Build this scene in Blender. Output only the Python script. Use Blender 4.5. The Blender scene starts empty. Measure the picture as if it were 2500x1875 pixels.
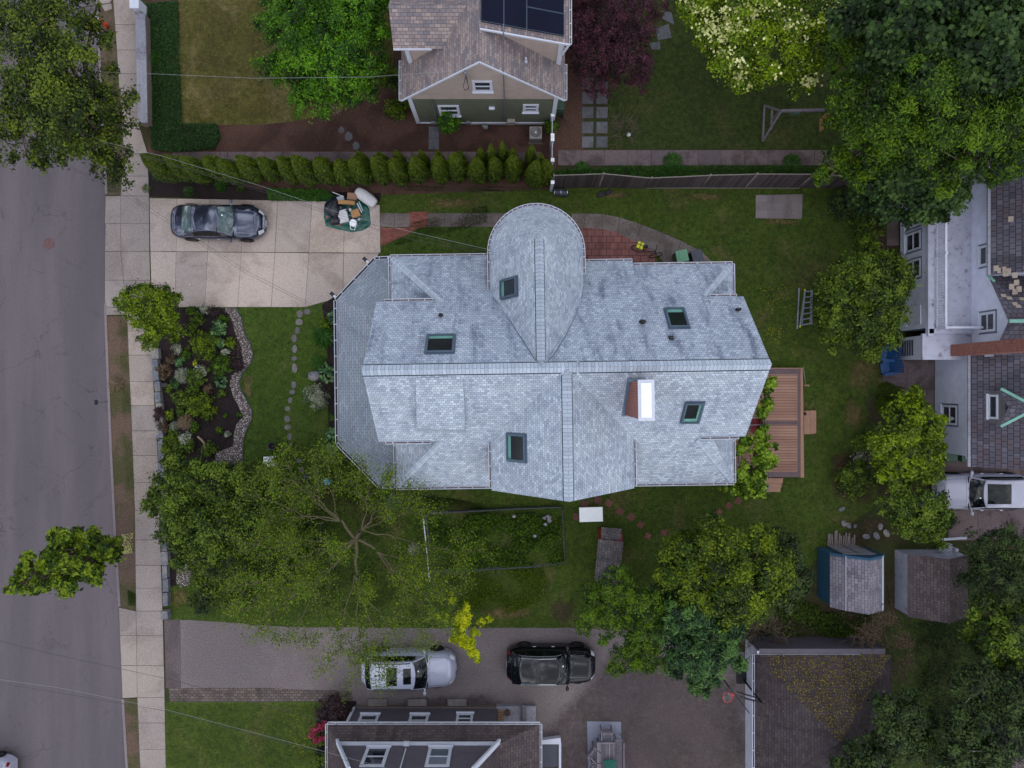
import bpy, math, random
import numpy as np
from mathutils import Vector, Matrix
random.seed(7); rng = np.random.default_rng(7)
SC = bpy.context.scene; COL = SC.collection
pi = math.pi
# ---------------------------------------------------------------- survey frame
# the drone hangs HC metres over the lot; photo pixels are turned into metres for a known height
HC = 38.0; FPX = 1748.0; G = 0.10
def K(h): return (HC - h) / FPX
def P(x, y, h=G): return Vector(((x - 1250) * K(h), (937.5 - y) * K(h), h))
def P2(x, y, h=G): p = P(x, y, h); return (p.x, p.y)
def lin(c):
    c /= 255.0
    return c / 12.92 if c <= 0.04045 else ((c + 0.055) / 1.055) ** 2.4
EXPO = 1.0
def C(r, g, b, k=1.0): return (lin(r) * k * EXPO, lin(g) * k * EXPO, lin(b) * k * EXPO, 1)
def scl(c, k): return (min(1, c[0] * k), min(1, c[1] * k), min(1, c[2] * k), 1)

def sat(c, k=1.2, g=1.0):
    m = .3 * c[0] + .6 * c[1] + .1 * c[2]; return tuple(max(.002, (m + (v - m) * k) * g) for v in c[:3]) + (1,)
# ---------------------------------------------------------------- materials
class NT:
    def __init__(s, name):
        s.m = bpy.data.materials.new(name); s.m.use_nodes = True; s.t = s.m.node_tree
        s.t.nodes.clear(); s.out = s.n('ShaderNodeOutputMaterial')
        s.b = s.n('ShaderNodeBsdfPrincipled'); s.l(s.b.outputs[0], s.out.inputs[0])
    def n(s, k, **kw):
        x = s.t.nodes.new(k)
        for a, v in kw.items(): setattr(x, a, v)
        return x
    def l(s, a, b): s.t.links.new(a, b)
    def coord(s, scale=(1, 1, 1), uv=False):
        tc = s.n('ShaderNodeTexCoord'); mp = s.n('ShaderNodeMapping'); mp.inputs['Scale'].default_value = scale
        s.l(tc.outputs['UV' if uv else 'Object'], mp.inputs[0]); return mp.outputs[0]
    def noise(s, co, scale, detail=4, rough=.6, dist=0):
        x = s.n('ShaderNodeTexNoise'); x.inputs['Scale'].default_value = scale; x.inputs['Detail'].default_value = detail
        x.inputs['Roughness'].default_value = rough; x.inputs['Distortion'].default_value = dist; s.l(co, x.inputs['Vector']); return x.outputs['Fac']
    def ramp(s, fac, stops):
        r = s.n('ShaderNodeValToRGB'); e = r.color_ramp.elements
        while len(e) < len(stops): e.new(.5)
        for i, (p, c) in enumerate(stops): e[i].position = p; e[i].color = c
        s.l(fac, r.inputs[0]); return r.outputs[0]
    def mix(s, fac, a, b, mode='MIX'):
        x = s.n('ShaderNodeMix', data_type='RGBA', blend_type=mode)
        for inp, v in ((x.inputs[0], fac), (x.inputs[6], a), (x.inputs[7], b)):
            if hasattr(v, 'is_linked'): s.l(v, inp)
            else: inp.default_value = v
        return x.outputs[2]
    def mr(s, v, a, b, c=0, d=1):
        x = s.n('ShaderNodeMapRange'); x.interpolation_type = 'SMOOTHSTEP'; s.l(v, x.inputs[0])
        for i, q in enumerate((a, b, c, d)): x.inputs[i + 1].default_value = q
        return x.outputs[0]
    def math(s, op, a, b=None):
        x = s.n('ShaderNodeMath', operation=op)
        for i, v in enumerate((a, b)):
            if v is None: continue
            if hasattr(v, 'is_linked'): s.l(v, x.inputs[i])
            else: x.inputs[i].default_value = v
        return x.outputs[0]
    def bump(s, h, d=.02, st=.6):
        x = s.n('ShaderNodeBump'); x.inputs['Strength'].default_value = st; x.inputs['Distance'].default_value = d
        s.l(h, x.inputs['Height']); s.l(x.outputs[0], s.b.inputs['Normal'])
    def attr(s, nm='tone'):
        x = s.n('ShaderNodeAttribute'); x.attribute_name = nm; return x.outputs['Fac']
    def fin(s, col=None, rough=.7, spec=.3, metal=0, coat=0):
        if col is not None:
            if hasattr(col, 'is_linked'): s.l(col, s.b.inputs['Base Color'])
            else: s.b.inputs['Base Color'].default_value = col
        s.b.inputs['Roughness'].default_value = rough; s.b.inputs['Specular IOR Level'].default_value = spec
        s.b.inputs['Metallic'].default_value = metal; s.b.inputs['Coat Weight'].default_value = coat; s.b.inputs['Coat Roughness'].default_value = .04
        return s.m
def ground(name, a, b, dry=None, patch=.5, pscale=.35, fscale=14, rough=.9, lo=.45, hi=.62, bump=.03, fs2=55, tone=False, contrast=1.0):
    """fine two colour grain, broken up by large soft patches of a third colour"""
    if 'lawn' in name: a = sat(a, 1.08, .93); b = sat(b, 1.1, 1.0); lo += .05; hi += .05; patch *= .8
    m = NT(name); co = m.coord()
    f = m.noise(co, fscale, 5, .7); c = m.ramp(f, [(.5 - .2 / contrast, a), (.5 + .2 / contrast, b)])
    if dry is not None:
        q = m.noise(co, pscale, 5, .62, .6); q2 = m.mr(q, lo, hi, 0, patch)
        c = m.mix(q2, c, m.ramp(f, [(.3, scl(dry, .55)), (.7, scl(dry, 1.25))]))
    g = m.noise(co, fs2, 3, .6); c = m.mix(m.mr(g, .25, .75), m.mix(1, c, (.62, .62, .62, 1), 'MULTIPLY'), m.mix(1, c, (1.35, 1.35, 1.35, 1), 'MULTIPLY'))
    lgs = m.noise(co, .12, 3, .5); c = m.mix(m.mr(lgs, .3, .7), m.mix(1, c, (.86, .87, .9, 1), 'MULTIPLY'), m.mix(1, c, (1.12, 1.1, 1.05, 1), 'MULTIPLY'))
    if tone: c = m.mix(m.attr(), m.mix(1, c, (.82, .83, .86, 1), 'MULTIPLY'), m.mix(1, c, (1.16, 1.15, 1.12, 1), 'MULTIPLY'))
    m.bump(f, bump, .7); return m.fin(c, rough, .2)
def roadmat():
    m = NT('worn_asphalt'); co = m.coord(); f = m.noise(co, 34, 5, .8); c = m.ramp(f, [(.3, C(84, 78, 83)), (.7, C(110, 102, 106))])
    st = m.noise(m.coord((.55, .06, 1)), 1.0, 4, .6); c = m.mix(m.mr(st, .35, .7), m.mix(1, c, (.84, .85, .87, 1), 'MULTIPLY'), m.mix(1, c, (1.1, 1.08, 1.08, 1), 'MULTIPLY'))
    bl = m.noise(co, .45, 7, .75, 1.2); c = m.mix(m.mr(bl, .58, .72, 0, .55), c, C(74, 64, 66)); c = m.mix(m.mr(m.noise(co, 1.7, 8, .8, .5), .62, .74, 0, .6), c, C(70, 62, 62)); c = m.mix(m.mr(m.noise(co, 90, 1, .5), .70, .74, 0, .5), c, C(150, 142, 140))
    wn_ = m.n('ShaderNodeVectorMath', operation='ADD'); no = m.n('ShaderNodeTexNoise'); no.inputs['Scale'].default_value = 1.2; no.inputs['Detail'].default_value = 6; m.l(co, no.inputs[0]); sc_ = m.n('ShaderNodeVectorMath', operation='SCALE'); sc_.inputs['Scale'].default_value = 1.1; m.l(no.outputs['Color'], sc_.inputs[0]); m.l(co, wn_.inputs[0]); m.l(sc_.outputs[0], wn_.inputs[1])
    v = m.n('ShaderNodeTexVoronoi', feature='DISTANCE_TO_EDGE'); v.inputs['Scale'].default_value = .28; m.l(wn_.outputs[0], v.inputs['Vector']); ck = m.mr(v.outputs['Distance'], .0, .008, 1, 0); ck = m.math('MULTIPLY', ck, m.mr(m.noise(co, .5, 3, .5), .45, .6)); c = m.mix(m.math('MULTIPLY', ck, .5), c, C(52, 44, 46))
    m.bump(f, .008, .5); return m.fin(c, .85, .2)
def plain(name, c, rough=.5, spec=.4, metal=0, coat=0, var=.12, vs=3.0, tone=False, dirt=None):
    m = NT(name); co = m.coord(); f = m.noise(co, vs, 5, .6)
    col = m.ramp(f, [(.3, scl(c, 1 - var)), (.7, scl(c, 1 + var))])
    if dirt: col = m.mix(m.mr(m.noise(co, dirt[1], 6, .7), dirt[2], dirt[3]), col, dirt[0])
    if tone: col = m.mix(m.attr(), m.mix(1, col, (.6, .6, .6, 1), 'MULTIPLY'), m.mix(1, col, (1.4, 1.4, 1.4, 1), 'MULTIPLY'))
    return m.fin(col, rough, spec, metal, coat)
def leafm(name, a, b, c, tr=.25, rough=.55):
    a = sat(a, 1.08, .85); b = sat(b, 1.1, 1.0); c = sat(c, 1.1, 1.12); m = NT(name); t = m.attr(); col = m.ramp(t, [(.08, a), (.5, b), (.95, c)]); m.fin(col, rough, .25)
    tl = m.n('ShaderNodeBsdfTranslucent'); m.l(m.mix(1, col, (1.5, 1.6, .7, 1), 'MULTIPLY'), tl.inputs[0])
    mx = m.n('ShaderNodeMixShader'); mx.inputs[0].default_value = tr
    m.l(m.b.outputs[0], mx.inputs[1]); m.l(tl.outputs[0], mx.inputs[2]); m.l(mx.outputs[0], m.out.inputs[0]); return m.m
def brickm(name, c1, c2, mort, w, h, ms=.012, bias=0, rough=.85, stain=None, sstr=0, uv=True, off=.5, streak=False, var3=None, bump=.006):
    """courses of shingles, bricks or pavers on the UV sheet laid in metres over each face"""
    m = NT(name); co = m.coord((1, 1, 1), uv)
    wob = m.noise(co, 1.3, 2, .5)
    br = m.n('ShaderNodeTexBrick'); br.offset = off; br.inputs['Scale'].default_value = 1
    for k_, v_ in (('Color1', c1), ('Color2', c2), ('Mortar', mort), ('Mortar Size', ms), ('Mortar Smooth', .3), ('Bias', bias), ('Brick Width', w), ('Row Height', h)): br.inputs[k_].default_value = v_
    m.l(co, br.inputs['Vector']); c = br.outputs['Color']
    if var3 is not None:
        b2 = m.n('ShaderNodeTexBrick'); b2.offset = off; b2.inputs['Scale'].default_value = 1
        for k_, v_ in (('Color1', (0, 0, 0, 1)), ('Color2', (1, 1, 1, 1)), ('Mortar', (0, 0, 0, 1)), ('Mortar Size', 0), ('Brick Width', w * 2), ('Row Height', h)): b2.inputs[k_].default_value = v_
        m.l(co, b2.inputs['Vector']); c = m.mix(m.mr(b2.outputs['Color'], .55, .8, 0, .8), c, var3)
        c = m.mix(br.outputs['Fac'], c, mort)
    g = m.noise(co, 60, 2, .6); c = m.mix(m.mr(g, .2, .8), m.mix(1, c, (.85, .85, .85, 1), 'MULTIPLY'), m.mix(1, c, (1.15, 1.15, 1.15, 1), 'MULTIPLY'))
    lg = m.noise(co, .6, 4, .6); c = m.mix(m.mr(lg, .3, .7), m.mix(1, c, (.9, .9, .92, 1), 'MULTIPLY'), m.mix(1, c, (1.08, 1.08, 1.06, 1), 'MULTIPLY'))
    if stain is not None:
        co2 = m.coord((1.9, .38, 1), uv); s1 = m.noise(co2, .8, 8, .72, .2)
        c = m.mix(m.mr(s1, .46, .70, 0, sstr), c, m.mix(1, c, stain, 'MULTIPLY'))
    inv = m.math('SUBTRACT', 1, br.outputs['Fac']); m.bump(inv, bump, .8); return m.fin(c, rough, .25)
def siding(name, c, pitch=.115, vertical=False, dark=.55):
    m = NT(name); tc = m.n('ShaderNodeTexCoord'); sp = m.n('ShaderNodeSeparateXYZ'); m.l(tc.outputs['UV'], sp.inputs[0])
    q = m.math('FRACT', m.math('DIVIDE', sp.outputs[0 if vertical else 1], pitch))
    n = m.noise(m.coord((1, 1, 1)), 2.5, 5, .6)
    base = m.ramp(n, [(.3, scl(c, .9)), (.7, scl(c, 1.08))])
    line = m.mr(q, .0, .16); col = m.mix(line, m.mix(1, base, (dark, dark, dark, 1), 'MULTIPLY'), base)
    m.bump(q, .02, .6); return m.fin(col, .6, .3)

grassA = dict(fscale=4.5, fs2=15, bump=.05)
M = {}
M['soil'] = ground('soil_and_weeds', C(42, 40, 26), C(70, 66, 42), C(50, 66, 28), .8, .4)
M['road'] = ground('asphalt_road', C(94, 85, 91), C(108, 98, 104), C(104, 91, 90), .45, .25, 30, .85, bump=.008, fs2=22)
M['drive'] = ground('worn_asphalt_drive', C(98, 89, 91), C(122, 112, 113), C(128, 119, 120), .6, .3, 26, .85, bump=.01, fs2=20)
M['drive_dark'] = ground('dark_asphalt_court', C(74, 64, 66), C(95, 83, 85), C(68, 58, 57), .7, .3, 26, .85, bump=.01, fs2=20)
M['road'] = roadmat()
M['drive_edge'] = ground('drive_edge_asphalt', C(86, 77, 80), C(108, 98, 101), C(80, 71, 72), .6, .3, 26, .85, bump=.01, fs2=20)
M['kerb'] = ground('granite_kerb', C(110, 100, 104), C(140, 130, 132), None, fscale=18, bump=.005)
M['conc'] = ground('sidewalk_concrete', C(142, 131, 127), C(158, 147, 142), C(132, 119, 114), .5, .5, 12, .85, bump=.004, tone=True)
M['conc_drive'] = ground('driveway_concrete', C(166, 152, 145), C(186, 172, 165), C(148, 132, 124), .55, .45, 12, .85, bump=.004, tone=True)
M['conc_path'] = ground('path_concrete', C(104, 94, 94), C(124, 113, 111), C(86, 78, 72), .6, .7, 12, .85, bump=.004, tone=True)
M['conc_old'] = ground('old_path_concrete', C(98, 84, 87), C(120, 106, 107), C(76, 66, 64), .7, .7, 12, .85, bump=.004, tone=True)
M['joint'] = ground('joint_dirt', C(62, 54, 48), C(84, 74, 66), C(58, 62, 38), .5, 1.2, 20, .95)
M['lawn_main'] = ground('back_lawn', C(42, 58, 22), C(72, 86, 36), C(96, 86, 54), .8, .42, lo=.45, hi=.66, **grassA)
M['lawn_front'] = ground('front_lawn', C(44, 60, 22), C(72, 90, 38), C(92, 92, 50), .55, .5, lo=.48, hi=.68, **grassA)
M['lawn_olive'] = ground('olive_lawn', C(62, 62, 30), C(96, 92, 50), C(122, 108, 74), .7, .5, lo=.42, hi=.62, **grassA)
M['lawn_dark'] = ground('shade_tinted_lawn', C(34, 44, 20), C(62, 72, 34), C(76, 72, 44), .5, .5, **grassA)  # tree shade and edge falloff are put into this darker grass colour
M['lawn_sw'] = ground('side_lawn', C(48, 62, 26), C(78, 92, 40), C(94, 92, 50), .5, .5, **grassA)
M['verge'] = ground('verge_soil', C(76, 62, 56), C(112, 92, 80), C(66, 72, 38), .75, .55, fscale=12, lo=.42, hi=.6, bump=.04)
M['mulch'] = ground('bark_mulch', C(62, 42, 38), C(102, 76, 66), C(56, 38, 34), .6, .5, fscale=28, fs2=45, bump=.04)
M['mulch_dark'] = ground('dark_mulch', C(26, 20, 22), C(46, 37, 39), C(60, 48, 44), .3, .9, fscale=26, fs2=50, bump=.04)
M['dirt'] = ground('bare_dirt', C(64, 52, 44), C(96, 80, 66), C(56, 60, 34), .7, .8, fscale=16, bump=.04)
M['tan'] = ground('flattened_dry_grass', C(96, 82, 54), C(124, 106, 72), C(80, 82, 44), .5, 1, **grassA)
def gravel(name, c1, c2, c3, s=16):
    m = NT(name); v = m.n('ShaderNodeTexVoronoi'); v.inputs['Scale'].default_value = s; m.l(m.coord(), v.inputs['Vector'])
    sp = m.n('ShaderNodeSeparateXYZ'); m.l(v.outputs['Color'], sp.inputs[0])
    c = m.ramp(sp.outputs[0], [(.1, c1), (.5, c2), (.9, c3)]); d = m.mr(v.outputs['Distance'], .25, .6)
    c = m.mix(d, c, scl(c1, .5)); m.bump(m.math('SUBTRACT', 1, v.outputs['Distance']), .03, 1); return m.fin(c, .8, .3)
M['gravel'] = gravel('pebble_gravel', C(104, 92, 90), C(154, 142, 138), C(198, 190, 188))
M['stone'] = ground('blue_grey_stone', C(82, 86, 98), C(124, 126, 136), C(150, 142, 134), .6, 2.2, fscale=9, bump=.03, tone=True)
M['slate'] = ground('bluestone', C(88, 88, 96), C(108, 108, 114), C(82, 78, 78), .5, 2, fscale=9, bump=.01, tone=True)
M['oval'] = ground('round_stepping_stone', C(98, 94, 96), C(124, 118, 120), C(92, 84, 80), .5, 2, fscale=14, bump=.01, tone=True)
M['redpaver'] = ground('red_paver', C(104, 66, 62), C(128, 84, 78), C(96, 74, 66), .5, 2, fscale=16, bump=.01, tone=True)
# roofs
M['roof'] = brickm('pale_grey_shingle', C(150, 160, 175), C(196, 204, 216), C(112, 121, 135), .17, .127, .008, 0, stain=C(205, 208, 216, 1.0), sstr=.6, var3=C(170, 178, 188))
M['roof_n'] = brickm('weathered_grey_shingle', C(144, 155, 172), C(186, 195, 209), C(102, 110, 126), .17, .127, .008, 0, stain=C(172, 175, 186, .88), sstr=.9, var3=C(164, 173, 188))
M['roof_p'] = brickm('porch_grey_shingle', C(122, 130, 142), C(142, 150, 162), C(84, 91, 102), .3, .127, .009, 0, var3=C(130, 140, 148))
M['cap'] = brickm('ridge_cap_shingle', C(162, 172, 186), C(184, 193, 206), C(130, 140, 153), 5, .15, .012, 0)
M['roof_tan'] = brickm('brown_pink_shingle', C(126, 114, 116), C(158, 143, 138), C(86, 78, 82), .26, .15, .009, 0, var3=C(112, 108, 116), stain=C(180, 175, 185), sstr=.4)
M['roof_slate'] = brickm('slate_shingle', C(70, 68, 78), C(96, 92, 104), C(36, 34, 42), .26, .24, .014, 0, var3=C(84, 74, 80), stain=C(180, 175, 180), sstr=.4)
M['roof_brown'] = brickm('brown_asphalt_shingle', C(70, 60, 62), C(92, 80, 80), C(46, 40, 42), .3, .14, .01, 0, var3=C(78, 70, 74), stain=C(150, 150, 140), sstr=.7)
M['roof_garage'] = brickm('garage_shingle', C(60, 52, 56), C(76, 66, 70), C(38, 33, 36), .3, .14, .008, 0, stain=C(160, 150, 150), sstr=.7)
M['roof_shed'] = brickm('shed_shingle', C(108, 104, 116), C(134, 128, 138), C(62, 58, 68), .3, .15, .01, 0, stain=C(190, 180, 175), sstr=.6)
M['roof_shed2'] = brickm('mossy_shed_shingle', C(76, 66, 70), C(96, 85, 87), C(54, 47, 50), .3, .15, .01, 0, stain=C(200, 190, 180), sstr=.6)
M['roof_coop'] = brickm('coop_shingle', C(90, 84, 88), C(116, 106, 106), C(64, 58, 60), .3, .15, .01, 0, stain=C(170, 190, 190), sstr=.9)
M['brick'] = brickm('red_brick', C(112, 58, 48), C(144, 78, 66), C(158, 134, 126), .2, .075, .01, 0)
M['brick_flat'] = brickm('brick_paving', C(118, 66, 58), C(146, 88, 78), C(92, 70, 62), .24, .12, .01, 0)
M['paver_big'] = brickm('pink_square_paving', C(118, 76, 74), C(140, 94, 90), C(74, 56, 52), .40, .34, .016, 0, stain=C(190, 180, 170), sstr=.6)
M['cobble'] = brickm('grey_cobble_strip', C(88, 76, 78), C(114, 100, 98), C(60, 60, 40), .24, .14, .016, 0, stain=C(150, 170, 120), sstr=.6)
M['deck'] = brickm('deck_boards', C(140, 106, 92), C(158, 124, 108), C(58, 40, 38), 6, .145, .010, 0, off=.3)
M['deck_trim'] = plain('purple_deck_trim', C(92, 74, 78), .6)
M['deck_fascia'] = plain('tan_deck_fascia', C(150, 112, 92), .6)
M['white'] = plain('white_paint', C(205, 208, 222, .9), .5, .4, var=.05)
M['white_bright'] = plain('bright_white_cap', C(236, 238, 242), .5, .4, var=.03)
M['gutter_in'] = plain('gutter_grime', C(112, 106, 104), .8, var=.3)
M['gutter_dark'] = plain('gutter_dark_grey', C(44, 40, 44), .8, var=.3)  # dark grey for trough floors, small boxes and board joints
M['blackline'] = plain('ridge_vent_shade', C(34, 38, 50), .8)  # near black colour painted for the shadow gap along the ridge vents
M['rust'] = plain('rust_stain', C(150, 120, 92), .9, var=.2)
M['sid_main'] = siding('pale_green_clapboard', C(150, 156, 140))
M['sid_tan'] = siding('tan_clapboard', C(182, 164, 156), .1, dark=.72)
M['sid_green'] = siding('olive_clapboard', C(102, 106, 90), .1, dark=.75)
M['sid_white'] = siding('white_clapboard', C(206, 209, 228), .11, dark=.85)
M['sid_whitev'] = siding('white_vertical_boards', C(200, 204, 222), .11, True, dark=.78)
M['sid_purple'] = siding('dark_mauve_shingle', C(92, 86, 96), .12, dark=.8)
M['membrane'] = plain('weathered_white_membrane', C(172, 173, 190), .7, var=.12, vs=2, dirt=(C(96, 90, 98), 2.6, .52, .72))
M['foundation'] = ground('foundation', C(92, 82, 80), C(116, 104, 100), None, fscale=8, bump=.01)
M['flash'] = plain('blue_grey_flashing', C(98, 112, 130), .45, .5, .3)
M['beige_shingle'] = plain('beige_shingle', C(156, 142, 130), .8)
M['copper'] = plain('verdigris_copper', C(112, 160, 146), .6, var=.2, vs=6)
def glass(name, c, rough=.06, coat=.5, spec=.5):
    m = NT(name); n = m.noise(m.coord(), .8, 3, .5); return m.fin(m.ramp(n, [(.3, scl(c, .7)), (.7, scl(c, 1.3))]), rough, spec, 0, coat)
M['glass'] = glass('dark_window_glass', C(40, 44, 54))
M['glass_lt'] = glass('pale_window_glass', C(82, 92, 104))
M['skyglass'] = glass('skylight_glass', C(24, 30, 34), .12, .0)
M['teal'] = plain('teal_reveal', C(98, 146, 136), .6)
M['skyframe'] = plain('skylight_metal_frame', C(78, 94, 110), .4, .5, .2)
M['solar'] = glass('solar_cells', C(9, 13, 34), .25, .0, .15)
M['alu'] = plain('aluminium', C(150, 156, 168), .4, .5, .5)
M['chrome'] = plain('chrome_trim', C(190, 194, 202), .2, .5, .8)
M['steel'] = plain('grey_steel', C(128, 128, 132), .4, .5, .5)
M['black'] = plain('black_plastic', C(26, 25, 30), .5, .4)
M['rubber'] = plain('tyre_rubber', C(24, 23, 26), .8, .3)
M['rim'] = plain('wheel_rim', C(92, 92, 98), .35, .5, .7)
M['green_bin'] = plain('green_bin_plastic', C(92, 140, 112), .45, .4, var=.06)
M['green_bin2'] = plain('dark_green_bin_plastic', C(50, 76, 60), .45, .4, var=.1)
M['dark_bin'] = plain('charcoal_bin_plastic', C(60, 62, 76), .45, .4, var=.06)
M['blue'] = plain('blue_chair_paint', C(10, 62, 112), .5, .4, var=.15, vs=8)
M['blue_shed'] = siding('blue_board_wall', C(40, 78, 104), .2, True, dark=.6)
M['red'] = plain('red_paint', C(122, 24, 36), .5, var=.15)
M['redbright'] = plain('hydrant_red', C(196, 44, 32), .45, .4)
M['coral'] = plain('coral_rim_paint', C(206, 70, 70), .5)
M['wood'] = plain('raw_wood', C(140, 112, 84), .7, var=.25, vs=7)
M['wood_grey'] = plain('grey_weathered_wood', C(112, 104, 112), .8, var=.2, vs=6, tone=True)
M['fence'] = plain('dark_weathered_fence_board', C(70, 61, 64), .85, var=.25, vs=7, tone=True)
M['fence_lt'] = plain('bleached_fence_rail', C(124, 114, 110), .85, var=.2, vs=7)
M['ply'] = brickm('weathered_plywood', C(116, 107, 108), C(128, 119, 119), C(108, 99, 100), 9, .4, .008, 0, stain=C(170, 165, 160), sstr=.8)
M['bark'] = ground('bark', C(72, 62, 54), C(108, 96, 84), None, fscale=12, bump=.03)
M['bark_lt'] = ground('pale_twig_bark', C(74, 70, 52), C(108, 100, 78), None, fscale=12, bump=.02)
M['bark_wh'] = ground('silver_bark', C(120, 114, 112), C(160, 152, 150), None, fscale=12, bump=.02)
M['pot'] = plain('brown_pot', C(74, 54, 46), .7)
M['tarp'] = plain('green_tarp', C(20, 82, 72), .35, .5, var=.4, vs=5)
M['whitebag'] = plain('white_woven_sack', C(196, 194, 198), .6, var=.12, vs=5)
M['blackbag'] = plain('black_rubbish_bag', C(30, 30, 40), .4, .5, var=.4, vs=9)
M['cardboard'] = plain('cardboard', C(164, 122, 80), .8, var=.15)
M['yellow'] = plain('hi_vis_yellow', C(196, 196, 20), .5, var=.15)
M['terrac'] = plain('manhole_iron', C(96, 70, 70), .7, var=.3, vs=12)
M['wire'] = plain('black_cable', C(58, 54, 60), .6)
M['wire_lt'] = plain('aluminium_cable', C(136, 136, 142), .5)
M['hose'] = plain('grey_black_edging', C(64, 70, 74), .8, var=.3, vs=6)
M['ac_grey'] = plain('beige_grey_casing', C(140, 134, 132), .5, .4)
M['umb'] = plain('green_canvas', C(30, 92, 82), .7, var=.2)
M['vinylblue'] = plain('white_blue_print_plastic', C(110, 180, 214), .4, var=.5, vs=14)
def rugm():
    m = NT('patterned_rug'); co = m.coord(); w1 = m.n('ShaderNodeTexVoronoi', feature='F1', distance='MANHATTAN'); w1.inputs['Scale'].default_value = 5.2; w1.inputs['Randomness'].default_value = 0; m.l(co, w1.inputs['Vector'])
    s = m.math('FRACT', m.math('MULTIPLY', w1.outputs['Distance'], 3.4)); c = m.mix(m.mr(s, .42, .55), C(84, 84, 104), C(146, 150, 164)); return m.fin(c, .9, .1)
M['rug'] = rugm()
def paint(name, c, metal=.4, rough=.28):
    m = NT(name); n = m.noise(m.coord(), 900, 1, .5); dk = c[1] < .02; return m.fin(m.ramp(n, [(.3, scl(c, .85)), (.7, scl(c, 1.15))]), rough if not dk else .05, .3 if dk else .35, metal, .3 if dk else .9)
M['p_grey'] = paint('blue_grey_car_paint', C(66, 70, 88), .7, .14); M['p_black'] = paint('black_car_paint', C(10, 10, 18), 0, .12)
M['p_silver'] = paint('silver_white_car_paint', C(160, 164, 184), .2, .35); M['p_white'] = paint('white_car_paint', C(172, 172, 190), .05, .35)
M['carglass'] = glass('tinted_car_glass', C(10, 16, 20), .02, .1, .3); M['carglass_lt'] = glass('green_car_glass', C(62, 82, 84), .05, .4)
M['lens'] = glass('headlamp_lens', C(190, 194, 204), .1, .5); M['taill'] = glass('red_tail_lens', C(120, 10, 16), .15, 1)
# leaves
M['l_street'] = leafm('street_tree_leaf', C(20, 30, 10), C(50, 66, 20), C(98, 110, 38))
M['l_young'] = leafm('young_street_leaf', C(24, 40, 10), C(58, 84, 22), C(122, 138, 48))
M['l_round'] = leafm('round_tree_leaf', C(24, 46, 6), C(52, 88, 12), C(92, 132, 30))
M['l_purple'] = leafm('purple_maple_leaf', C(24, 12, 16), C(52, 24, 34), C(82, 44, 58), .12)
M['l_dog'] = leafm('lime_dogwood_leaf', C(44, 62, 4), C(86, 108, 8), C(124, 144, 22))
M['blossom'] = leafm('cream_blossom', C(150, 156, 84), C(184, 186, 122), C(206, 204, 156), .1)
M['l_ash'] = leafm('feathery_green_leaf', C(22, 38, 8), C(50, 76, 16), C(90, 114, 30))
M['l_darkm'] = leafm('dark_maple_leaf', C(16, 30, 12), C(38, 60, 26), C(68, 90, 44))
M['l_deep'] = leafm('deep_green_leaf', C(18, 28, 12), C(38, 54, 24), C(66, 82, 40))  # dark green leaf colours
M['l_mid'] = leafm('mid_green_leaf', C(24, 36, 10), C(54, 74, 20), C(98, 116, 42))
M['l_yel'] = leafm('yellow_green_leaf', C(32, 46, 8), C(70, 90, 16), C(116, 134, 36))
M['l_bright'] = leafm('bright_vine_leaf', C(46, 68, 14), C(84, 112, 28), C(138, 160, 64))
M['l_lime'] = leafm('lime_hanging_leaf', C(96, 112, 4), C(140, 150, 8), C(178, 180, 30))
M['l_arb'] = leafm('arborvitae_scale_leaf', C(26, 36, 4), C(56, 72, 10), C(96, 106, 26), .1)
M['l_blue'] = leafm('blue_green_needle', C(16, 34, 18), C(34, 62, 32), C(76, 104, 50), .1)
M['l_hosta'] = leafm('hosta_leaf', C(28, 56, 34), C(58, 94, 60), C(120, 144, 96), .15)
M['l_grey'] = leafm('silver_variegated_leaf', C(74, 84, 70), C(116, 122, 104), C(170, 170, 150), .1)
M['l_gtan'] = leafm('tan_seed_grass', C(78, 66, 52), C(112, 96, 76), C(142, 126, 104), .1)
M['l_brown'] = leafm('brown_dead_leaf', C(46, 36, 28), C(76, 60, 46), C(108, 90, 70), .1)
M['l_dkpur'] = leafm('dark_plum_leaf', C(26, 18, 22), C(44, 30, 34), C(66, 46, 48), .1)
M['l_pink'] = leafm('pink_flower', C(96, 24, 42), C(138, 40, 66), C(168, 76, 98), .1)
M['l_oak'] = leafm('oak_leaf', C(26, 40, 8), C(60, 80, 16), C(106, 120, 34))
M['l_sparse'] = leafm('young_spring_leaf', C(44, 60, 12), C(80, 102, 24), C(122, 140, 46))
M['l_lily'] = leafm('lily_blade', C(22, 48, 12), C(44, 82, 24), C(82, 118, 48), .15)
M['l_ivy'] = leafm('groundcover_leaf', C(16, 34, 12), C(32, 60, 20), C(60, 88, 36), .1)
M['petal'] = leafm('yellow_petal', C(120, 116, 14), C(150, 144, 20), C(180, 170, 36), .1)
M['litter'] = leafm('pale_litter', C(96, 84, 66), C(140, 124, 100), C(176, 164, 140), .05)
M['moss'] = leafm('yellow_catkin_litter', C(70, 62, 26), C(102, 92, 36), C(140, 124, 56), .05)
M['seeds'] = leafm('grass_blade', C(30, 48, 14), C(56, 76, 26), C(92, 104, 48), .2)

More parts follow.
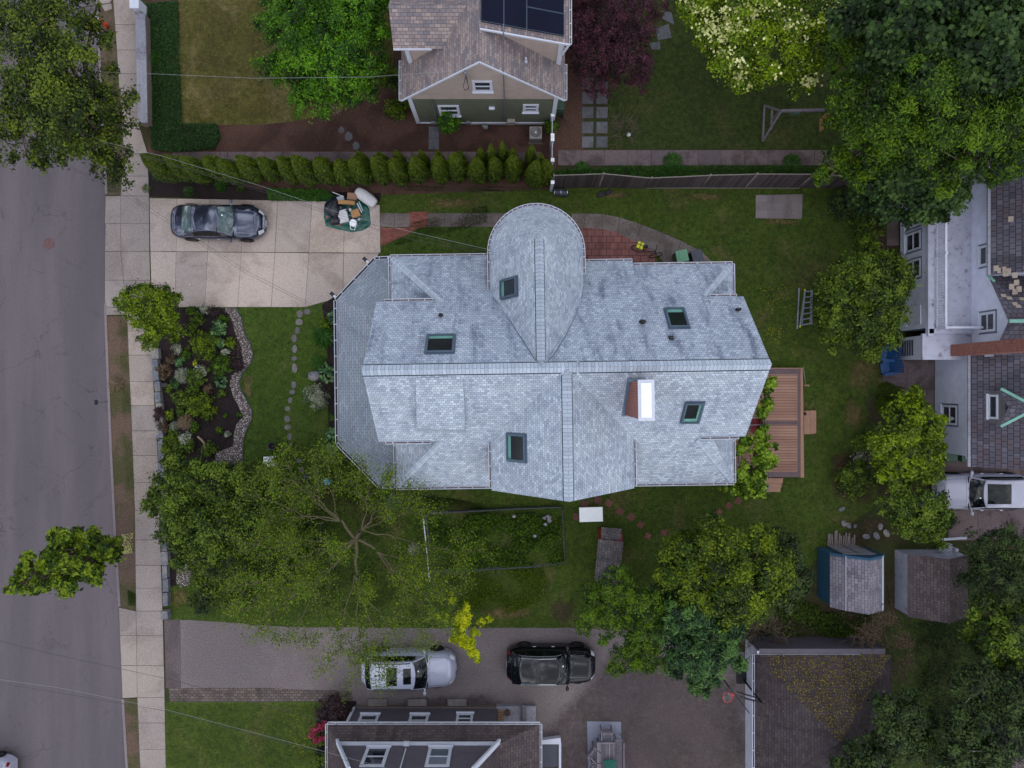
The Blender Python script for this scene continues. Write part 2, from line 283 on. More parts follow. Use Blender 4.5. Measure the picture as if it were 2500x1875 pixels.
# ---------------------------------------------------------------- objects
WO = {}
def tag(o, label=None, cat=None, group=None, kind=None):
    if label: o['label'] = label
    if cat: o['category'] = cat
    if group: o['group'] = group
    if kind: o['kind'] = kind
    return o
def thing(name, label, cat, loc=(0, 0, 0), rz=0, group=None, local=False):
    o = bpy.data.objects.new(name, None); COL.objects.link(o); o.location = loc; o.rotation_euler = (0, 0, rz); o.empty_display_size = .3
    WO[o.name] = Vector((0, 0, 0)) if local else Vector(loc); return tag(o, label, cat, group)
def link(name, me, mat, parent=None):
    o = bpy.data.objects.new(name, me); COL.objects.link(o)
    if mat is not None: me.materials.append(M[mat] if isinstance(mat, str) else mat)
    if parent is not None:
        o.parent = parent
        if parent.type == 'EMPTY': o.location = -WO[parent.name]
    return o
def copy_tree(src, **kw):
    def cp(o, par):
        c = o.copy(); COL.objects.link(c)
        if par is not None: c.parent = par; c.matrix_parent_inverse = o.matrix_parent_inverse.copy()
        for ch in [q for q in SC.objects if q.parent == o]: cp(ch, c)
        return c
    return cp(src, None)
class MB:
    def __init__(s): s.v = []; s.f = []; s.t = []; s.uv = []
    def face(s, pts, tone=.5, uv=None):
        i = len(s.v); s.v += [tuple(p) for p in pts]; s.f.append(tuple(range(i, i + len(pts)))); s.t.append(tone); s.uv.append(uv); return s
    def box(s, x, y, z, sx, sy, sz, rz=0, tone=.5, M4=None, tp=1.0):
        a = math.cos(rz); b = math.sin(rz); q = []
        for dz in (-.5, .5):
            k = tp if dz > 0 else 1
            for dx, dy in ((-.5, -.5), (.5, -.5), (.5, .5), (-.5, .5)):
                X = dx * sx * k; Y = dy * sy * k; q.append(Vector((x + X * a - Y * b, y + X * b + Y * a, z + dz * sz)))
        if M4: q = [M4 @ p for p in q]
        for f in ((3, 2, 1, 0), (4, 5, 6, 7), (0, 1, 5, 4), (1, 2, 6, 5), (2, 3, 7, 6), (3, 0, 4, 7)): s.face([q[i] for i in f], tone)
        return s
    def beam(s, a, b, w, h, up=(0, 0, 1), tone=.5):
        a = Vector(a); b = Vector(b); d = (b - a).normalized(); up = Vector(up)
        sd = d.cross(up)
        if sd.length < 1e-4: sd = d.cross(Vector((1, 0, 0)))
        sd.normalize(); u = sd.cross(d).normalized(); q = []
        for p in (a, b):
            for i, j in ((-1, -1), (1, -1), (1, 1), (-1, 1)): q.append(p + sd * i * w / 2 + u * j * h / 2)
        for f in ((3, 2, 1, 0), (4, 5, 6, 7), (0, 1, 5, 4), (1, 2, 6, 5), (2, 3, 7, 6), (3, 0, 4, 7)): s.face([q[i] for i in f], tone)
        return s
    def prism(s, poly, z0, z1, tone=.5, top=True):
        ar = sum(poly[i][0] * poly[(i + 1) % len(poly)][1] - poly[(i + 1) % len(poly)][0] * poly[i][1] for i in range(len(poly)))
        if ar < 0: poly = poly[::-1]
        if top: s.face([(x, y, z1) for x, y in poly], tone)
        for i in range(len(poly)):
            a = poly[i]; b = poly[(i + 1) % len(poly)]; s.face([(a[0], a[1], z0), (b[0], b[1], z0), (b[0], b[1], z1), (a[0], a[1], z1)], tone)
        return s
    def tube(s, pts, r, n=6, tone=.5, cap=False):
        pts = [Vector(p) for p in pts]; m = len(pts); r = r if isinstance(r, (list, tuple)) else [r] * m; base = len(s.v); prev = None
        for i, p in enumerate(pts):
            d = (pts[min(i + 1, m - 1)] - pts[max(i - 1, 0)]); d = d.normalized() if d.length > 1e-9 else Vector((0, 0, 1))
            a = d.orthogonal().normalized() if prev is None else (prev - d * prev.dot(d))
            if a.length < 1e-6: a = d.orthogonal()
            a.normalize(); prev = a; b = d.cross(a)
            for k in range(n): an = 2 * pi * k / n; s.v.append(tuple(p + (a * math.cos(an) + b * math.sin(an)) * r[i]))
        for i in range(m - 1):
            for k in range(n):
                q = base + i * n; s.f.append((q + k, q + (k + 1) % n, q + n + (k + 1) % n, q + n + k)); s.t.append(tone); s.uv.append(None)
        if cap:
            s.f.append(tuple(base + k for k in range(n))[::-1]); s.t.append(tone); s.uv.append(None)
            s.f.append(tuple(base + (m - 1) * n + k for k in range(n))); s.t.append(tone); s.uv.append(None)
        return s
    def cyl(s, x, y, z0, z1, r0, r1=None, n=16, tone=.5): return s.tube([(x, y, z0), (x, y, z1)], [r0, r0 if r1 is None else r1], n, tone, True)
    def grid(s, fn, nu, nv, tone=.5):
        base = len(s.v)
        for i in range(nu + 1):
            for j in range(nv + 1): s.v.append(tuple(fn(i / nu, j / nv)))
        for i in range(nu):
            for j in range(nv):
                q = base + i * (nv + 1) + j; s.f.append((q, q + 1, q + nv + 2, q + nv + 1)); s.t.append(tone); s.uv.append(None)
        return s
    def blob(s, c, r, nu=10, nv=7, jit=.12, tone=.5):
        c = Vector(c); ph = [random.uniform(0, 6) for _ in range(4)]
        def fn(u, v):
            a = u * 2 * pi; b = (v - .5) * pi; k = 1 + jit * (math.sin(3 * a + ph[0]) * math.cos(2 * b + ph[1]) + .6 * math.sin(5 * a + ph[2] + 3 * b))
            return c + Vector((r[0] * math.cos(a) * math.cos(b) * k, r[1] * math.sin(a) * math.cos(b) * k, r[2] * math.sin(b) * k))
        return s.grid(fn, nu, nv, tone)
    def xf(s, m4): s.v = [tuple(m4 @ Vector(p)) for p in s.v]; return s
    def build(s, name, mat, parent=None, smooth=False, bevel=0):
        me = bpy.data.meshes.new(name); me.from_pydata(s.v, [], s.f)
        uvl = me.uv_layers.new(name='UVMap'); uvs = np.zeros((len(me.loops), 2), dtype=np.float32); li = 0
        for fi, f in enumerate(s.f):
            k = len(f)
            if s.uv[fi] is not None:
                for j in range(k): uvs[li + j] = s.uv[fi][j]
            else:
                p0 = s.v[f[0]]; nx = ny = nz = 0
                for j in range(k):
                    a = s.v[f[j]]; b = s.v[f[(j + 1) % k]]
                    nx += (a[1] - b[1]) * (a[2] + b[2]); ny += (a[2] - b[2]) * (a[0] + b[0]); nz += (a[0] - b[0]) * (a[1] + b[1])
                L = math.sqrt(nx * nx + ny * ny + nz * nz) or 1; nx /= L; ny /= L; nz /= L
                if nz < 0: nx, ny, nz = -nx, -ny, -nz
                h = math.hypot(nx, ny)
                if h < .02: ux, uy = 1, 0
                else: ux, uy = -ny / h, nx / h
                vx, vy, vz = -nz * uy, nz * ux, nx * uy - ny * ux
                for j in range(k):
                    p = s.v[f[j]]; uvs[li + j] = (p[0] * ux + p[1] * uy, p[0] * vx + p[1] * vy + p[2] * vz)
            li += k
        uvl.data.foreach_set('uv', uvs.ravel())
        at = me.attributes.new('tone', 'FLOAT', 'FACE'); at.data.foreach_set('value', np.array(s.t, dtype=np.float32))
        if smooth: me.polygons.foreach_set('use_smooth', [True] * len(s.f))
        me.update(); o = link(name, me, mat, parent)
        if bevel:
            b = o.modifiers.new('bevel', 'BEVEL'); b.width = bevel; b.segments = 2; b.limit_method = 'ANGLE'
            w = o.modifiers.new('weld', 'WELD'); w.merge_threshold = .0005; o.modifiers.move(1, 0)
        return o
def struct(name, mb, mat): return tag(mb.build(name, mat), kind='structure')
def one(name, label, cat, mb, mat, group=None, smooth=False, bevel=0, kind=None): return tag(mb.build(name, mat, None, smooth, bevel), label, cat, group, kind)
def wob(poly, step=.35, amp=.05, closed=True):
    out = []; n = len(poly)
    for i in range(n if closed else n - 1):
        a = poly[i]; b = poly[(i + 1) % n]; L = math.dist(a, b); k = max(1, min(60, int(L / step)))
        for j in range(k):
            t = j / k; x = a[0] + (b[0] - a[0]) * t; y = a[1] + (b[1] - a[1]) * t
            w = amp * (math.sin(x * 2.1 + y * 3.3) * .6 + math.sin(x * 5.7 - y * 4.9 + 1) * .4 + random.uniform(-.5, .5)) if j else 0
            out.append((x + w * .7, y + w * .7))
    return out
def px(poly, h=G): return [P2(x, y, h) for x, y in poly]
def area(name, poly, z, mat, amp=.05, z0=None):
    pts = px(poly, z)
    if amp: pts = wob(pts, .35, amp)
    return struct(name, MB().prism(pts, z - .03 if z0 is None else z0, z), mat)

# leaves ---------------------------------------------------------
def quads(name, c, nrm, size, tone, mat, parent=None, aspect=.55, tan=None):
    """one mesh of many small leaf blades: c centres, nrm facing, size half length"""
    n = len(c); nrm = nrm / (np.linalg.norm(nrm, axis=1, keepdims=True) + 1e-9)
    t = rng.normal(size=(n, 3)) if tan is None else tan
    t = t - nrm * np.sum(t * nrm, axis=1, keepdims=True); t /= (np.linalg.norm(t, axis=1, keepdims=True) + 1e-9)
    b = np.cross(nrm, t); s = size[:, None]; w = s * aspect
    v = np.empty((n, 4, 3)); v[:, 0] = c - t * s; v[:, 1] = c - b * w + t * s * .1; v[:, 2] = c + t * s - nrm * s * .18; v[:, 3] = c + b * w + t * s * .1
    me = bpy.data.meshes.new(name); me.vertices.add(4 * n); me.vertices.foreach_set('co', v.astype(np.float32).ravel())
    me.loops.add(4 * n); me.loops.foreach_set('vertex_index', np.arange(4 * n, dtype=np.int32))
    me.polygons.add(n); me.polygons.foreach_set('loop_start', np.arange(0, 4 * n, 4, dtype=np.int32)); me.polygons.foreach_set('loop_total', np.full(n, 4, dtype=np.int32))
    at = me.attributes.new('tone', 'FLOAT', 'FACE'); at.data.foreach_set('value', np.clip(tone, 0, 1).astype(np.float32))
    me.update(calc_edges=True); me.validate(); return link(name, me, mat, parent)
def crown_pts(lobes, n, size, cr=.45, fill=.55, bottom=-.35, tips=.12):
    """clumps spread through ellipsoid lobes -> arrays of leaf centre, normal, size, tone"""
    vol = np.array([l[3] * l[4] for l in lobes]); vol = vol / vol.sum(); C_, N_, S_, T_ = [], [], [], []; cl = []
    for l, w in zip(lobes, vol):
        m = int(n * w); rr = (l[3] * l[4]) ** .5; crr = min(cr, rr * .55); nc = max(6, int(2.6 * (rr / crr) ** 2))
        d = rng.normal(size=(nc, 3)); d /= np.linalg.norm(d, axis=1, keepdims=True); d[:, 2] = np.where(d[:, 2] < bottom, -d[:, 2] * .5, d[:, 2])
        rad = fill + (1 - fill) * rng.random(nc) ** .6; jag = rng.uniform(.82, 1.14, nc)
        cc = np.array(l[:3]) + d * (rad * jag)[:, None] * np.array(l[3:6]) * .92; ct = rng.normal(.42, .24, nc); cs = crr * rng.uniform(.55, 1.25, nc)
        cl.append(cc); k = rng.integers(0, nc, m); off = rng.normal(size=(m, 3)) * .5; off[:, 2] *= .6
        off = off * cs[k][:, None]; c = cc[k] + off; nn = d[k] * .6 + off / cs[k][:, None] * .5 + np.array([0, 0, .8]) + rng.normal(size=(m, 3)) * .45
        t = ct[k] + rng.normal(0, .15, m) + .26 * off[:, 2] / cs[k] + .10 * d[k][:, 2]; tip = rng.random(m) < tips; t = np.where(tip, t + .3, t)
        C_.append(c); N_.append(nn); S_.append(size * rng.uniform(.5, 1.65, m)); T_.append(t)
    return np.vstack(C_), np.vstack(N_), np.concatenate(S_), np.concatenate(T_), np.vstack(cl)
def LB(x, y, h, r, rz=None):
    p = P(x, y, h); q = r * K(h); return (p.x, p.y, p.z, q, q, (rz if rz is not None else q * .75))
def limbs(mb, base, lobes, tr, targets, nb=3, wig=.12):
    base = Vector(base); top = Vector((sum(l[0] for l in lobes) / len(lobes), sum(l[1] for l in lobes) / len(lobes), 0))
    zc = min(l[2] - l[5] * .5 for l in lobes); fork = Vector((base.x * .7 + top.x * .3, base.y * .7 + top.y * .3, max(.5, zc * .75)))
    mb.tube([base - Vector((0, 0, .1)), base + Vector((0, 0, .25)), (base + fork) / 2 + Vector((.03, .04, 0)), fork], [tr * 1.5, tr * 1.1, tr, tr * .85], 8)
    for l in lobes:
        c = Vector(l[:3]); mid = (fork + c) / 2 + Vector((random.uniform(-wig, wig), random.uniform(-wig, wig), .15)); mb.tube([fork, mid, c], [tr * .7, tr * .45, tr * .25], 6)
        if targets is not None:
            t = [Vector(x) for x in targets if (Vector(x) - c).length < max(l[3], l[5]) * 1.3]; random.shuffle(t)
            for q in t[:nb]: mb.tube([c, (c + q) / 2 + Vector((0, 0, .08)), q], [tr * .25, tr * .14, tr * .05], 4)
def tree(name, label, cat, base, lobes, mat, n, size=.075, cr=.5, tr=.14, fill=.5, bark='bark', group=None, aspect=.55, nb=6, tips=.12, hide_trunk=False, bottom=-.35, rag=3):
    if rag:
        ex = []
        for l in lobes:
            for k in range(rag): an = random.uniform(0, 6.28); q = random.uniform(.8, 1.12); s = random.uniform(.22, .42); ex.append((l[0] + l[3] * q * math.cos(an), l[1] + l[4] * q * math.sin(an), l[2] + random.uniform(-.35, .2) * l[5], l[3] * s, l[4] * s, l[5] * s))
        core = list(lobes); lobes = core + ex
    else: core = list(lobes)
    b = P(base[0], base[1], G) if len(base) == 2 else Vector(base); t = thing(name, label, cat, b, 0, group)
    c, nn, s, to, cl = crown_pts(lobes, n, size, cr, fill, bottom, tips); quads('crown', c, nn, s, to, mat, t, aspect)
    mb = MB(); limbs(mb, b, core, tr, cl, nb); mb.build('trunk', bark, t, True); return t
def shrub(name, label, x, y, r, h, mat, n=900, size=.045, cr=.16, cat='shrub', group=None, flat=.6, fill=.3, base_h=G, aspect=.55, tips=.12):
    """a low bush: leafy mound with a few stems; x,y,r in survey pixels at its mid height"""
    zc = base_h + h * .5; p = P(x, y, zc); q = r * K(zc); b = (p.x, p.y, base_h); t = thing(name, label, cat, b, 0, group)
    lob = [(p.x, p.y, zc, q, q, h * .55)]
    for k in range(3): a = random.uniform(0, 6.28); lob.append((p.x + .45 * q * math.cos(a), p.y + .45 * q * math.sin(a), zc + random.uniform(-.1, .15) * h, q * .6, q * .6, h * .4))
    c, nn, s, to, cl = crown_pts(lob, n, size, cr, fill, -.1, tips); c[:, 2] = np.maximum(c[:, 2], base_h + .02); quads('foliage', c, nn, s, to, mat, t, aspect)
    mb = MB()
    for i in range(5): e = Vector(cl[random.randrange(len(cl))]); mb.tube([(p.x, p.y, base_h - .03), ((p.x + e.x) / 2, (p.y + e.y) / 2, base_h + h * .35), e], [.02, .015, .006], 4)
    mb.build('stems', 'bark', t); return t
def blades_pts(cx, cy, z, r, n, h, w0=.5):
    a = rng.random(n) * 2 * pi; q = r * np.sqrt(rng.random(n)); el = rng.uniform(.15, 1.0, n)
    d = np.stack([np.cos(a), np.sin(a), el], 1); d /= np.linalg.norm(d, axis=1, keepdims=True)
    c = np.stack([cx + np.cos(a) * q, cy + np.sin(a) * q, z + h * (1 - (q / r) ** 2 * .7) * rng.uniform(.3, .9, n)], 1)
    nn = np.stack([-np.cos(a) * el, -np.sin(a) * el, np.ones(n)], 1); return c, nn, d
def tuft(name, label, x, y, r, h, mat, n=260, ln=.16, cat='ornamental grass', group=None, aspect=.07, zb=G, tone=(.5, .2)):
    """a fountain of long narrow blades"""
    p = P(x, y, zb); q = r * K(zb); c, nn, d = blades_pts(p.x, p.y, zb, q * .8, n, h)
    o = quads(name, c, nn, ln * rng.uniform(.6, 1.3, n), rng.normal(tone[0], tone[1], n), mat, None, aspect, d); return tag(o, label, cat, group)
def cover(name, label, cat, polys, z, n, size, mat, aspect=.55, zj=.1, up=1.2, clumpy=0, tone=(.5, .18), blades=False):
    """uncountable low growth scattered over pixel polygons"""
    C_ = []
    for poly in polys:
        q = np.array(px(poly, z)); lo = q.min(0); hi = q.max(0); k = 0; out = []; A = []
        tot = n // len(polys)
        while k < tot:
            m = tot * 3; p = lo + rng.random((m, 2)) * (hi - lo); ins = np.zeros(m, bool); j = len(q) - 1
            for i in range(len(q)):
                c1 = (q[i, 1] > p[:, 1]) != (q[j, 1] > p[:, 1]); xx = (q[j, 0] - q[i, 0]) * (p[:, 1] - q[i, 1]) / (q[j, 1] - q[i, 1] + 1e-12) + q[i, 0]; ins ^= c1 & (p[:, 0] < xx); j = i
            p = p[ins]
            if clumpy: f = np.sin(p[:, 0] * 2.3 + 1.1 * np.sin(p[:, 1] * 1.9)) + np.sin(p[:, 1] * 3.1 + 1.7 * np.sin(p[:, 0] * 1.3)); p = p[rng.random(len(p)) < np.clip(.5 + clumpy * f * .5, 0.02, 1)]
            out.append(p); k += len(p)
        C_.append(np.vstack(out)[:tot])
    c = np.vstack(C_); m = len(c); c = np.column_stack([c, z + zj * rng.random(m)]); nn = rng.normal(size=(m, 3)) * .6 + np.array([0, 0, up])
    tn = None
    if blades: a = rng.random(m) * 2 * pi; tn = np.stack([np.cos(a), np.sin(a), rng.uniform(.2, 1, m)], 1)
    o = quads(name, c, nn, size * rng.uniform(.6, 1.4, m), rng.normal(tone[0], tone[1], m), mat, None, aspect, tn); return tag(o, label, cat, None, 'stuff')
# ================================================================ THE GROUND
struct('ground', MB().face([(-150, -150, 0), (150, -150, 0), (150, 150, 0), (-150, 150, 0)]), 'soil')
kerb = [(190, -1500), (225, -200), (235, 0), (246, 240), (258, 475), (255, 740), (261, 900), (269, 1100), (279, 1300), (290, 1480), (298, 1705), (308, 1875), (322, 2150), (350, 3300)]
kp = px(kerb, .05); ROADZ = .012
rd = MB(); rd.prism([(-34, 60), (-34, -60)] + [(x + .02, y) for x, y in kp[::-1]], -.02, ROADZ); struct('road', rd, 'road')
ke = MB()
for i in range(len(kp) - 1):
    a = Vector((*kp[i], 0)); b = Vector((*kp[i + 1], 0)); k = max(1, int((b - a).length / 2.0))
    for j in range(k):
        p = a.lerp(b, j / k); q = a.lerp(b, (j + 1) / k); apron = any(lo <= 937.5 - (p.y + q.y) / 2 / K(.1) <= hi for lo, hi in ((478, 768), (1485, 1705)))
        if apron: continue
        d = (q - p).normalized(); p += d * .006; q -= d * .006; n = Vector((-d.y, d.x, 0)); n = n if n.x > 0 else -n
        ke.face([(p.x, p.y, .115), (q.x, q.y, .115), (q.x + n.x * .13, q.y + n.y * .13, .115), (p.x + n.x * .13, p.y + n.y * .13, .115)]); ke.face([(p.x, p.y, 0), (q.x, q.y, 0), (q.x, q.y, .115), (p.x, p.y, .115)])
struct('kerb', ke, 'kerb')
# the raised blocks of land east of the kerb
base = [(x + .10, y) for x, y in kp] + [(70, -60), (70, 60)]
struct('terrain', MB().prism(base, -.02, .090), 'soil')
verge = px([(238, -200), (238, 0), (250, 240), (261, 478), (360, 478), (358, 380), (350, -200)], .1)
area('verge', [(228, -200), (238, 0), (249, 240), (261, 476), (320, 476), (330, 380), (300, -200)], .096, 'verge', 0)
area('verge', [(258, 772), (264, 900), (272, 1100), (282, 1300), (293, 1483), (350, 1500), (340, 1240), (335, 1000), (318, 772)], .096, 'verge', 0)
area('verge', [(301, 1706), (311, 1875), (325, 2150), (350, 2150), (345, 1706)], .096, 'verge', 0)

def softmat(matname):
    key = matname + '_soft'
    if key not in M:
        m = M[matname].copy(); m.name = key; M[key] = m; t_ = m.node_tree; out = [x for x in t_.nodes if x.type == 'OUTPUT_MATERIAL'][0]; src = out.inputs[0].links[0].from_socket
        N_ = t_.nodes.new; atn = N_('ShaderNodeAttribute'); atn.attribute_name = 'feather'; nz = N_('ShaderNodeTexNoise'); nz.inputs['Scale'].default_value = 3.5; nz.inputs['Detail'].default_value = 8; nz.inputs['Roughness'].default_value = .75; tc_ = N_('ShaderNodeTexCoord'); t_.links.new(tc_.outputs['Object'], nz.inputs[0])
        ad = N_('ShaderNodeMath'); ad.operation = 'ADD'; t_.links.new(atn.outputs['Fac'], ad.inputs[0]); t_.links.new(nz.outputs['Fac'], ad.inputs[1]); mr = N_('ShaderNodeMapRange'); mr.interpolation_type = 'SMOOTHSTEP'; mr.inputs[1].default_value = .92; mr.inputs[2].default_value = 1.75; mr.inputs[4].default_value = .8; t_.links.new(ad.outputs[0], mr.inputs[0])
        tp = N_('ShaderNodeBsdfTransparent'); mx = N_('ShaderNodeMixShader'); t_.links.new(mr.outputs[0], mx.inputs[0]); t_.links.new(tp.outputs[0], mx.inputs[1]); t_.links.new(src, mx.inputs[2]); t_.links.new(mx.outputs[0], out.inputs[0])
    return key
def soft(name, poly, z, matname, inner=.62):
    pts = wob(px(poly, z), .3, .12); cx = sum(p[0] for p in pts) / len(pts); cy = sum(p[1] for p in pts) / len(pts); n = len(pts); vs = []; fs = []; w_ = []
    for k, f_ in ((0, 1.12), (1, .86), (2, inner), (3, .3)):
        for p in pts: vs.append((cx + (p[0] - cx) * f_, cy + (p[1] - cy) * f_, z)); w_.append((0, .45, .9, 1)[k])
    for k in range(3):
        for i in range(n): j = (i + 1) % n; fs.append((k * n + i, k * n + j, (k + 1) * n + j, (k + 1) * n + i))
    fs.append(tuple(3 * n + i for i in range(n))); me = bpy.data.meshes.new(name); me.from_pydata(vs, [], fs); at = me.attributes.new('feather', 'FLOAT', 'POINT'); at.data.foreach_set('value', w_)
    key = softmat(matname)
    return tag(link(name, me, M[key]), kind='structure')
def slabs(name, quads_, mat, z=.115, gap=.011, base_mat='joint', jz=None, wobble=.004):
    m = MB(); j = MB()
    for q in quads_:
        pts = [Vector((*p, 0)) for p in px(q, z)]; c = sum(pts, Vector()) / len(pts); tn = random.uniform(.2, .8)
        m.prism([((p + (c - p).normalized() * gap * 1.4).x + random.uniform(-wobble, wobble), (p + (c - p).normalized() * gap * 1.4).y + random.uniform(-wobble, wobble)) for p in pts], z - .05, z, tn)
        j.prism([(p.x, p.y) for p in pts], z - .08, z - .008)
    struct(name, m, mat); struct(name + '_joints', j, base_mat)
def lerp2(tab, y):
    for (y0, v0), (y1, v1) in zip(tab, tab[1:]):
        if y0 <= y <= y1: return v0 + (v1 - v0) * (y - y0) / (y1 - y0)
    return tab[-1][1] if y > tab[-1][0] else tab[0][1]
SL = [(-200, 268), (0, 276), (100, 284), (200, 290), (370, 303), (478, 294), (620, 295), (770, 310), (900, 315), (1000, 320), (1240, 329), (1485, 332), (1705, 335), (1875, 342), (2150, 352)]
SR = [(-200, 330), (0, 330), (330, 338), (372, 360), (478, 364), (620, 365), (770, 370), (950, 375), (1100, 385), (1240, 388), (1485, 397), (1705, 402), (1875, 405), (2150, 410)]
ys = [-200, -140, -80, -15, 60, 122, 180, 240, 300, 374, 430, 478, 546, 614, 684, 740, 775, 808, 867, 932, 990, 1052, 1112, 1178, 1246, 1318, 1380, 1436, 1492, 1552, 1625, 1703, 1765, 1830, 1895, 1960, 2030]
slabs('sidewalk', [[(lerp2(SL, a), a), (lerp2(SR, a), a), (lerp2(SR, b), b), (lerp2(SL, b), b)] for a, b in zip(ys, ys[1:])], 'conc', .118)
slabs('driveway_apron', [[(258 - (a > 600) * 2, a), (lerp2(SL, a), a), (lerp2(SL, b), b), (256, b)] for a, b in ((478, 546), (546, 614), (614, 684), (684, 750))] + [[(256, 750), (295, 750), (310, 768), (257, 769)]], 'conc', .112)
slabs('driveway_apron', [[(290, 1483), (332, 1492), (333, 1552), (293, 1552)], [(293, 1552), (333, 1552), (334, 1625), (296, 1625)], [(296, 1625), (334, 1625), (335, 1703), (299, 1705)]], 'conc', .112)
# concrete driveway in two rows of panels
tx = [365, 432, 513, 596, 678, 762, 841, 927]; bx_ = [371, 427, 500, 580, 662, 745, 836]
mx = [367, 430, 507, 589, 671, 754, 839, 929]
Q = []
for i in range(7):
    t0 = 483 + 1.5 * i; Q.append([(tx[i], t0), (tx[i + 1], t0 + 1.5 if i < 6 else 500), (mx[i + 1], 614 + .6 * i), (mx[i], 614 + .6 * i)])
for i in range(5): Q.append([(mx[i], 614 + .6 * i), (mx[i + 1], 614.6 + .6 * i), (bx_[i + 1], 750), (bx_[i], 750)])
Q.append([(mx[5], 617), (mx[6], 618), (837, 712), (800, 735), (745, 750)]); Q.append([(839, 618), (926, 618), (900, 660), (837, 712)])
slabs('driveway', Q, 'conc_drive', .114, .012)
# neighbour's front: lawn, ivy bed, mulch
area('mulch_bed', [(355, -200), (1426, -200), (1426, 372), (1362, 374), (1350, 480), (926, 480), (362, 478)], .094, 'mulch', 0)
area('lawn', [(436, -200), (965, -200), (960, 190), (860, 232), (790, 262), (762, 288), (700, 299), (600, 305), (436, 305)], .100, 'lawn_olive', .06)
area('dark_bed', [(360, 414), (430, 418), (640, 462), (700, 470), (930, 470), (928, 492), (660, 491), (540, 487), (362, 480)], .100, 'mulch_dark', .05)
slabs('side_path', [[(420 + i * 45, 370), (465 + i * 45, 370), (465 + i * 45, 396), (420 + i * 45, 396)] for i in range(20)], 'conc_old', .108)
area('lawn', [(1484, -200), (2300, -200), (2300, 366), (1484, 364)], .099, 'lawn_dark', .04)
slabs('garden_path', [[(1362 + i * 57, 366), (1419 + i * 57, 366), (1419 + i * 57, 404 + (i % 2)), (1362 + i * 57, 404)] for i in range(13)], 'conc_old', .112)
# main lot
area('lawn', [(362, 478), (930, 476), (1345, 462), (1352, 458), (2080, 458), (2160, 560), (2180, 1060), (2130, 1240), (2020, 1330), (1900, 1500), (1840, 1575), (1500, 1535), (700, 1532), (405, 1512), (385, 1240), (370, 770)], .0965, 'lawn_main', 0)
soft('bare_strip', [(926, 468), (1100, 474), (1345, 466), (1352, 458), (1345, 452), (926, 452)], .100, 'dirt')
area('lawn', [(575, 750), (800, 740), (905, 640), (925, 626), (960, 590), (1010, 556), (1300, 554), (1300, 640), (985, 700), (985, 1180), (800, 1180), (590, 1180)], .100, 'lawn_front', .03)
soft('dirt_patch', [(2105, 480), (2200, 480), (2200, 700), (2150, 700), (2120, 600)], .101, 'dirt')
soft('dirt_patch', [(1580, 1580), (1840, 1580), (1840, 1540), (2180, 1530), (2200, 1480), (2190, 1420), (2000, 1480), (1900, 1500), (1700, 1560)], .102, 'dirt')
soft('dry_grass_patch', [(1862, 532), (1958, 533), (1957, 556), (1848, 546)], .103, 'tan')
soft('dry_grass_patch', [(585, 925), (610, 900), (625, 920), (612, 950), (622, 985), (600, 975)], .103, 'tan')
soft('planting_bed', [(2010, 1100), (2120, 1080), (2150, 1150), (2140, 1250), (2030, 1230)], .104, 'mulch')
area('planting_bed', [(785, 745), (830, 715), (840, 700), (925, 700), (925, 1180), (840, 1120), (805, 1060), (800, 990), (775, 980), (770, 940), (800, 870), (795, 800)], .104, 'mulch_dark', .06)
area('planting_bed', [(392, 752), (549, 752), (566, 779), (577, 820), (590, 848), (594, 875), (584, 897), (566, 918), (562, 940), (571, 969), (585, 996), (594, 1017), (578, 1037), (571, 1061), (570, 1090), (560, 1130), (540, 1180), (478, 1300), (455, 1335), (432, 1360), (430, 1430), (400, 1432), (396, 1200), (386, 900)], .103, 'mulch_dark', .04)
pathL = [(548, 752), (565, 779), (576, 820), (589, 848), (593, 875), (583, 897), (565, 918), (561, 940), (570, 969), (584, 996), (593, 1017), (577, 1037), (570, 1061), (569, 1090), (550, 1096), (526, 1106)]
pathR = [(526, 1132), (560, 1136), (592, 1128), (594, 1073), (601, 1051), (614, 1024), (616, 1003), (603, 979), (590, 955), (583, 933), (591, 911), (612, 887), (618, 865), (611, 841), (597, 815), (589, 776), (575, 750)]
area('gravel_path', pathL + pathR, .112, 'gravel', .02)
area('gravel_path', [(436, 1368), (452, 1350), (480, 1345), (470, 1380), (462, 1428), (440, 1434), (430, 1420)], .112, 'gravel', .03)
edge = MB(); pr = [P(x, y, .13) for x, y in pathR[1:]]; edge.tube(pr, .03, 5); one('path_edging', 'dark flexible edging along the winding gravel path', 'edging', edge, 'hose')
# front walk, brick inserts, back patio
slabs('front_walk', [[(927 + a, 520), (927 + b, 520), (927 + b, 554), (927 + a, 555)] for a, b in ((1, 36), (36, 74))] + [[(1044 + a, 520), (1044 + b, 520), (1044 + b, 554), (1044 + a, 554)] for a, b in ((0, 41), (41, 85), (85, 127), (127, 172), (172, 215), (215, 258), (258, 300))], 'conc_path', .113)
area('brick_paving', [(1001, 517), (1044, 517), (1044, 555), (1022, 557), (990, 575), (930, 601), (928, 556), (1001, 556)], .114, 'brick_flat', 0)
arcO = [(1395, 521), (1430, 521), (1470, 522), (1512, 530), (1566, 548), (1618, 568), (1664, 588), (1710, 612), (1748, 646)]
arcI = [(1395, 557), (1425, 556), (1470, 560), (1508, 568), (1552, 590), (1600, 618), (1640, 660), (1690, 680), (1745, 690)]
area('patio', [(1390, 556), (1425, 555), (1470, 559), (1508, 567), (1552, 589), (1600, 617), (1612, 700), (1390, 700)], .110, 'paver_big', 0)
slabs('curved_path', [[arcO[i], arcO[i + 1], arcI[i + 1], arcI[i]] for i in range(len(arcO) - 1)], 'conc_path', .114)
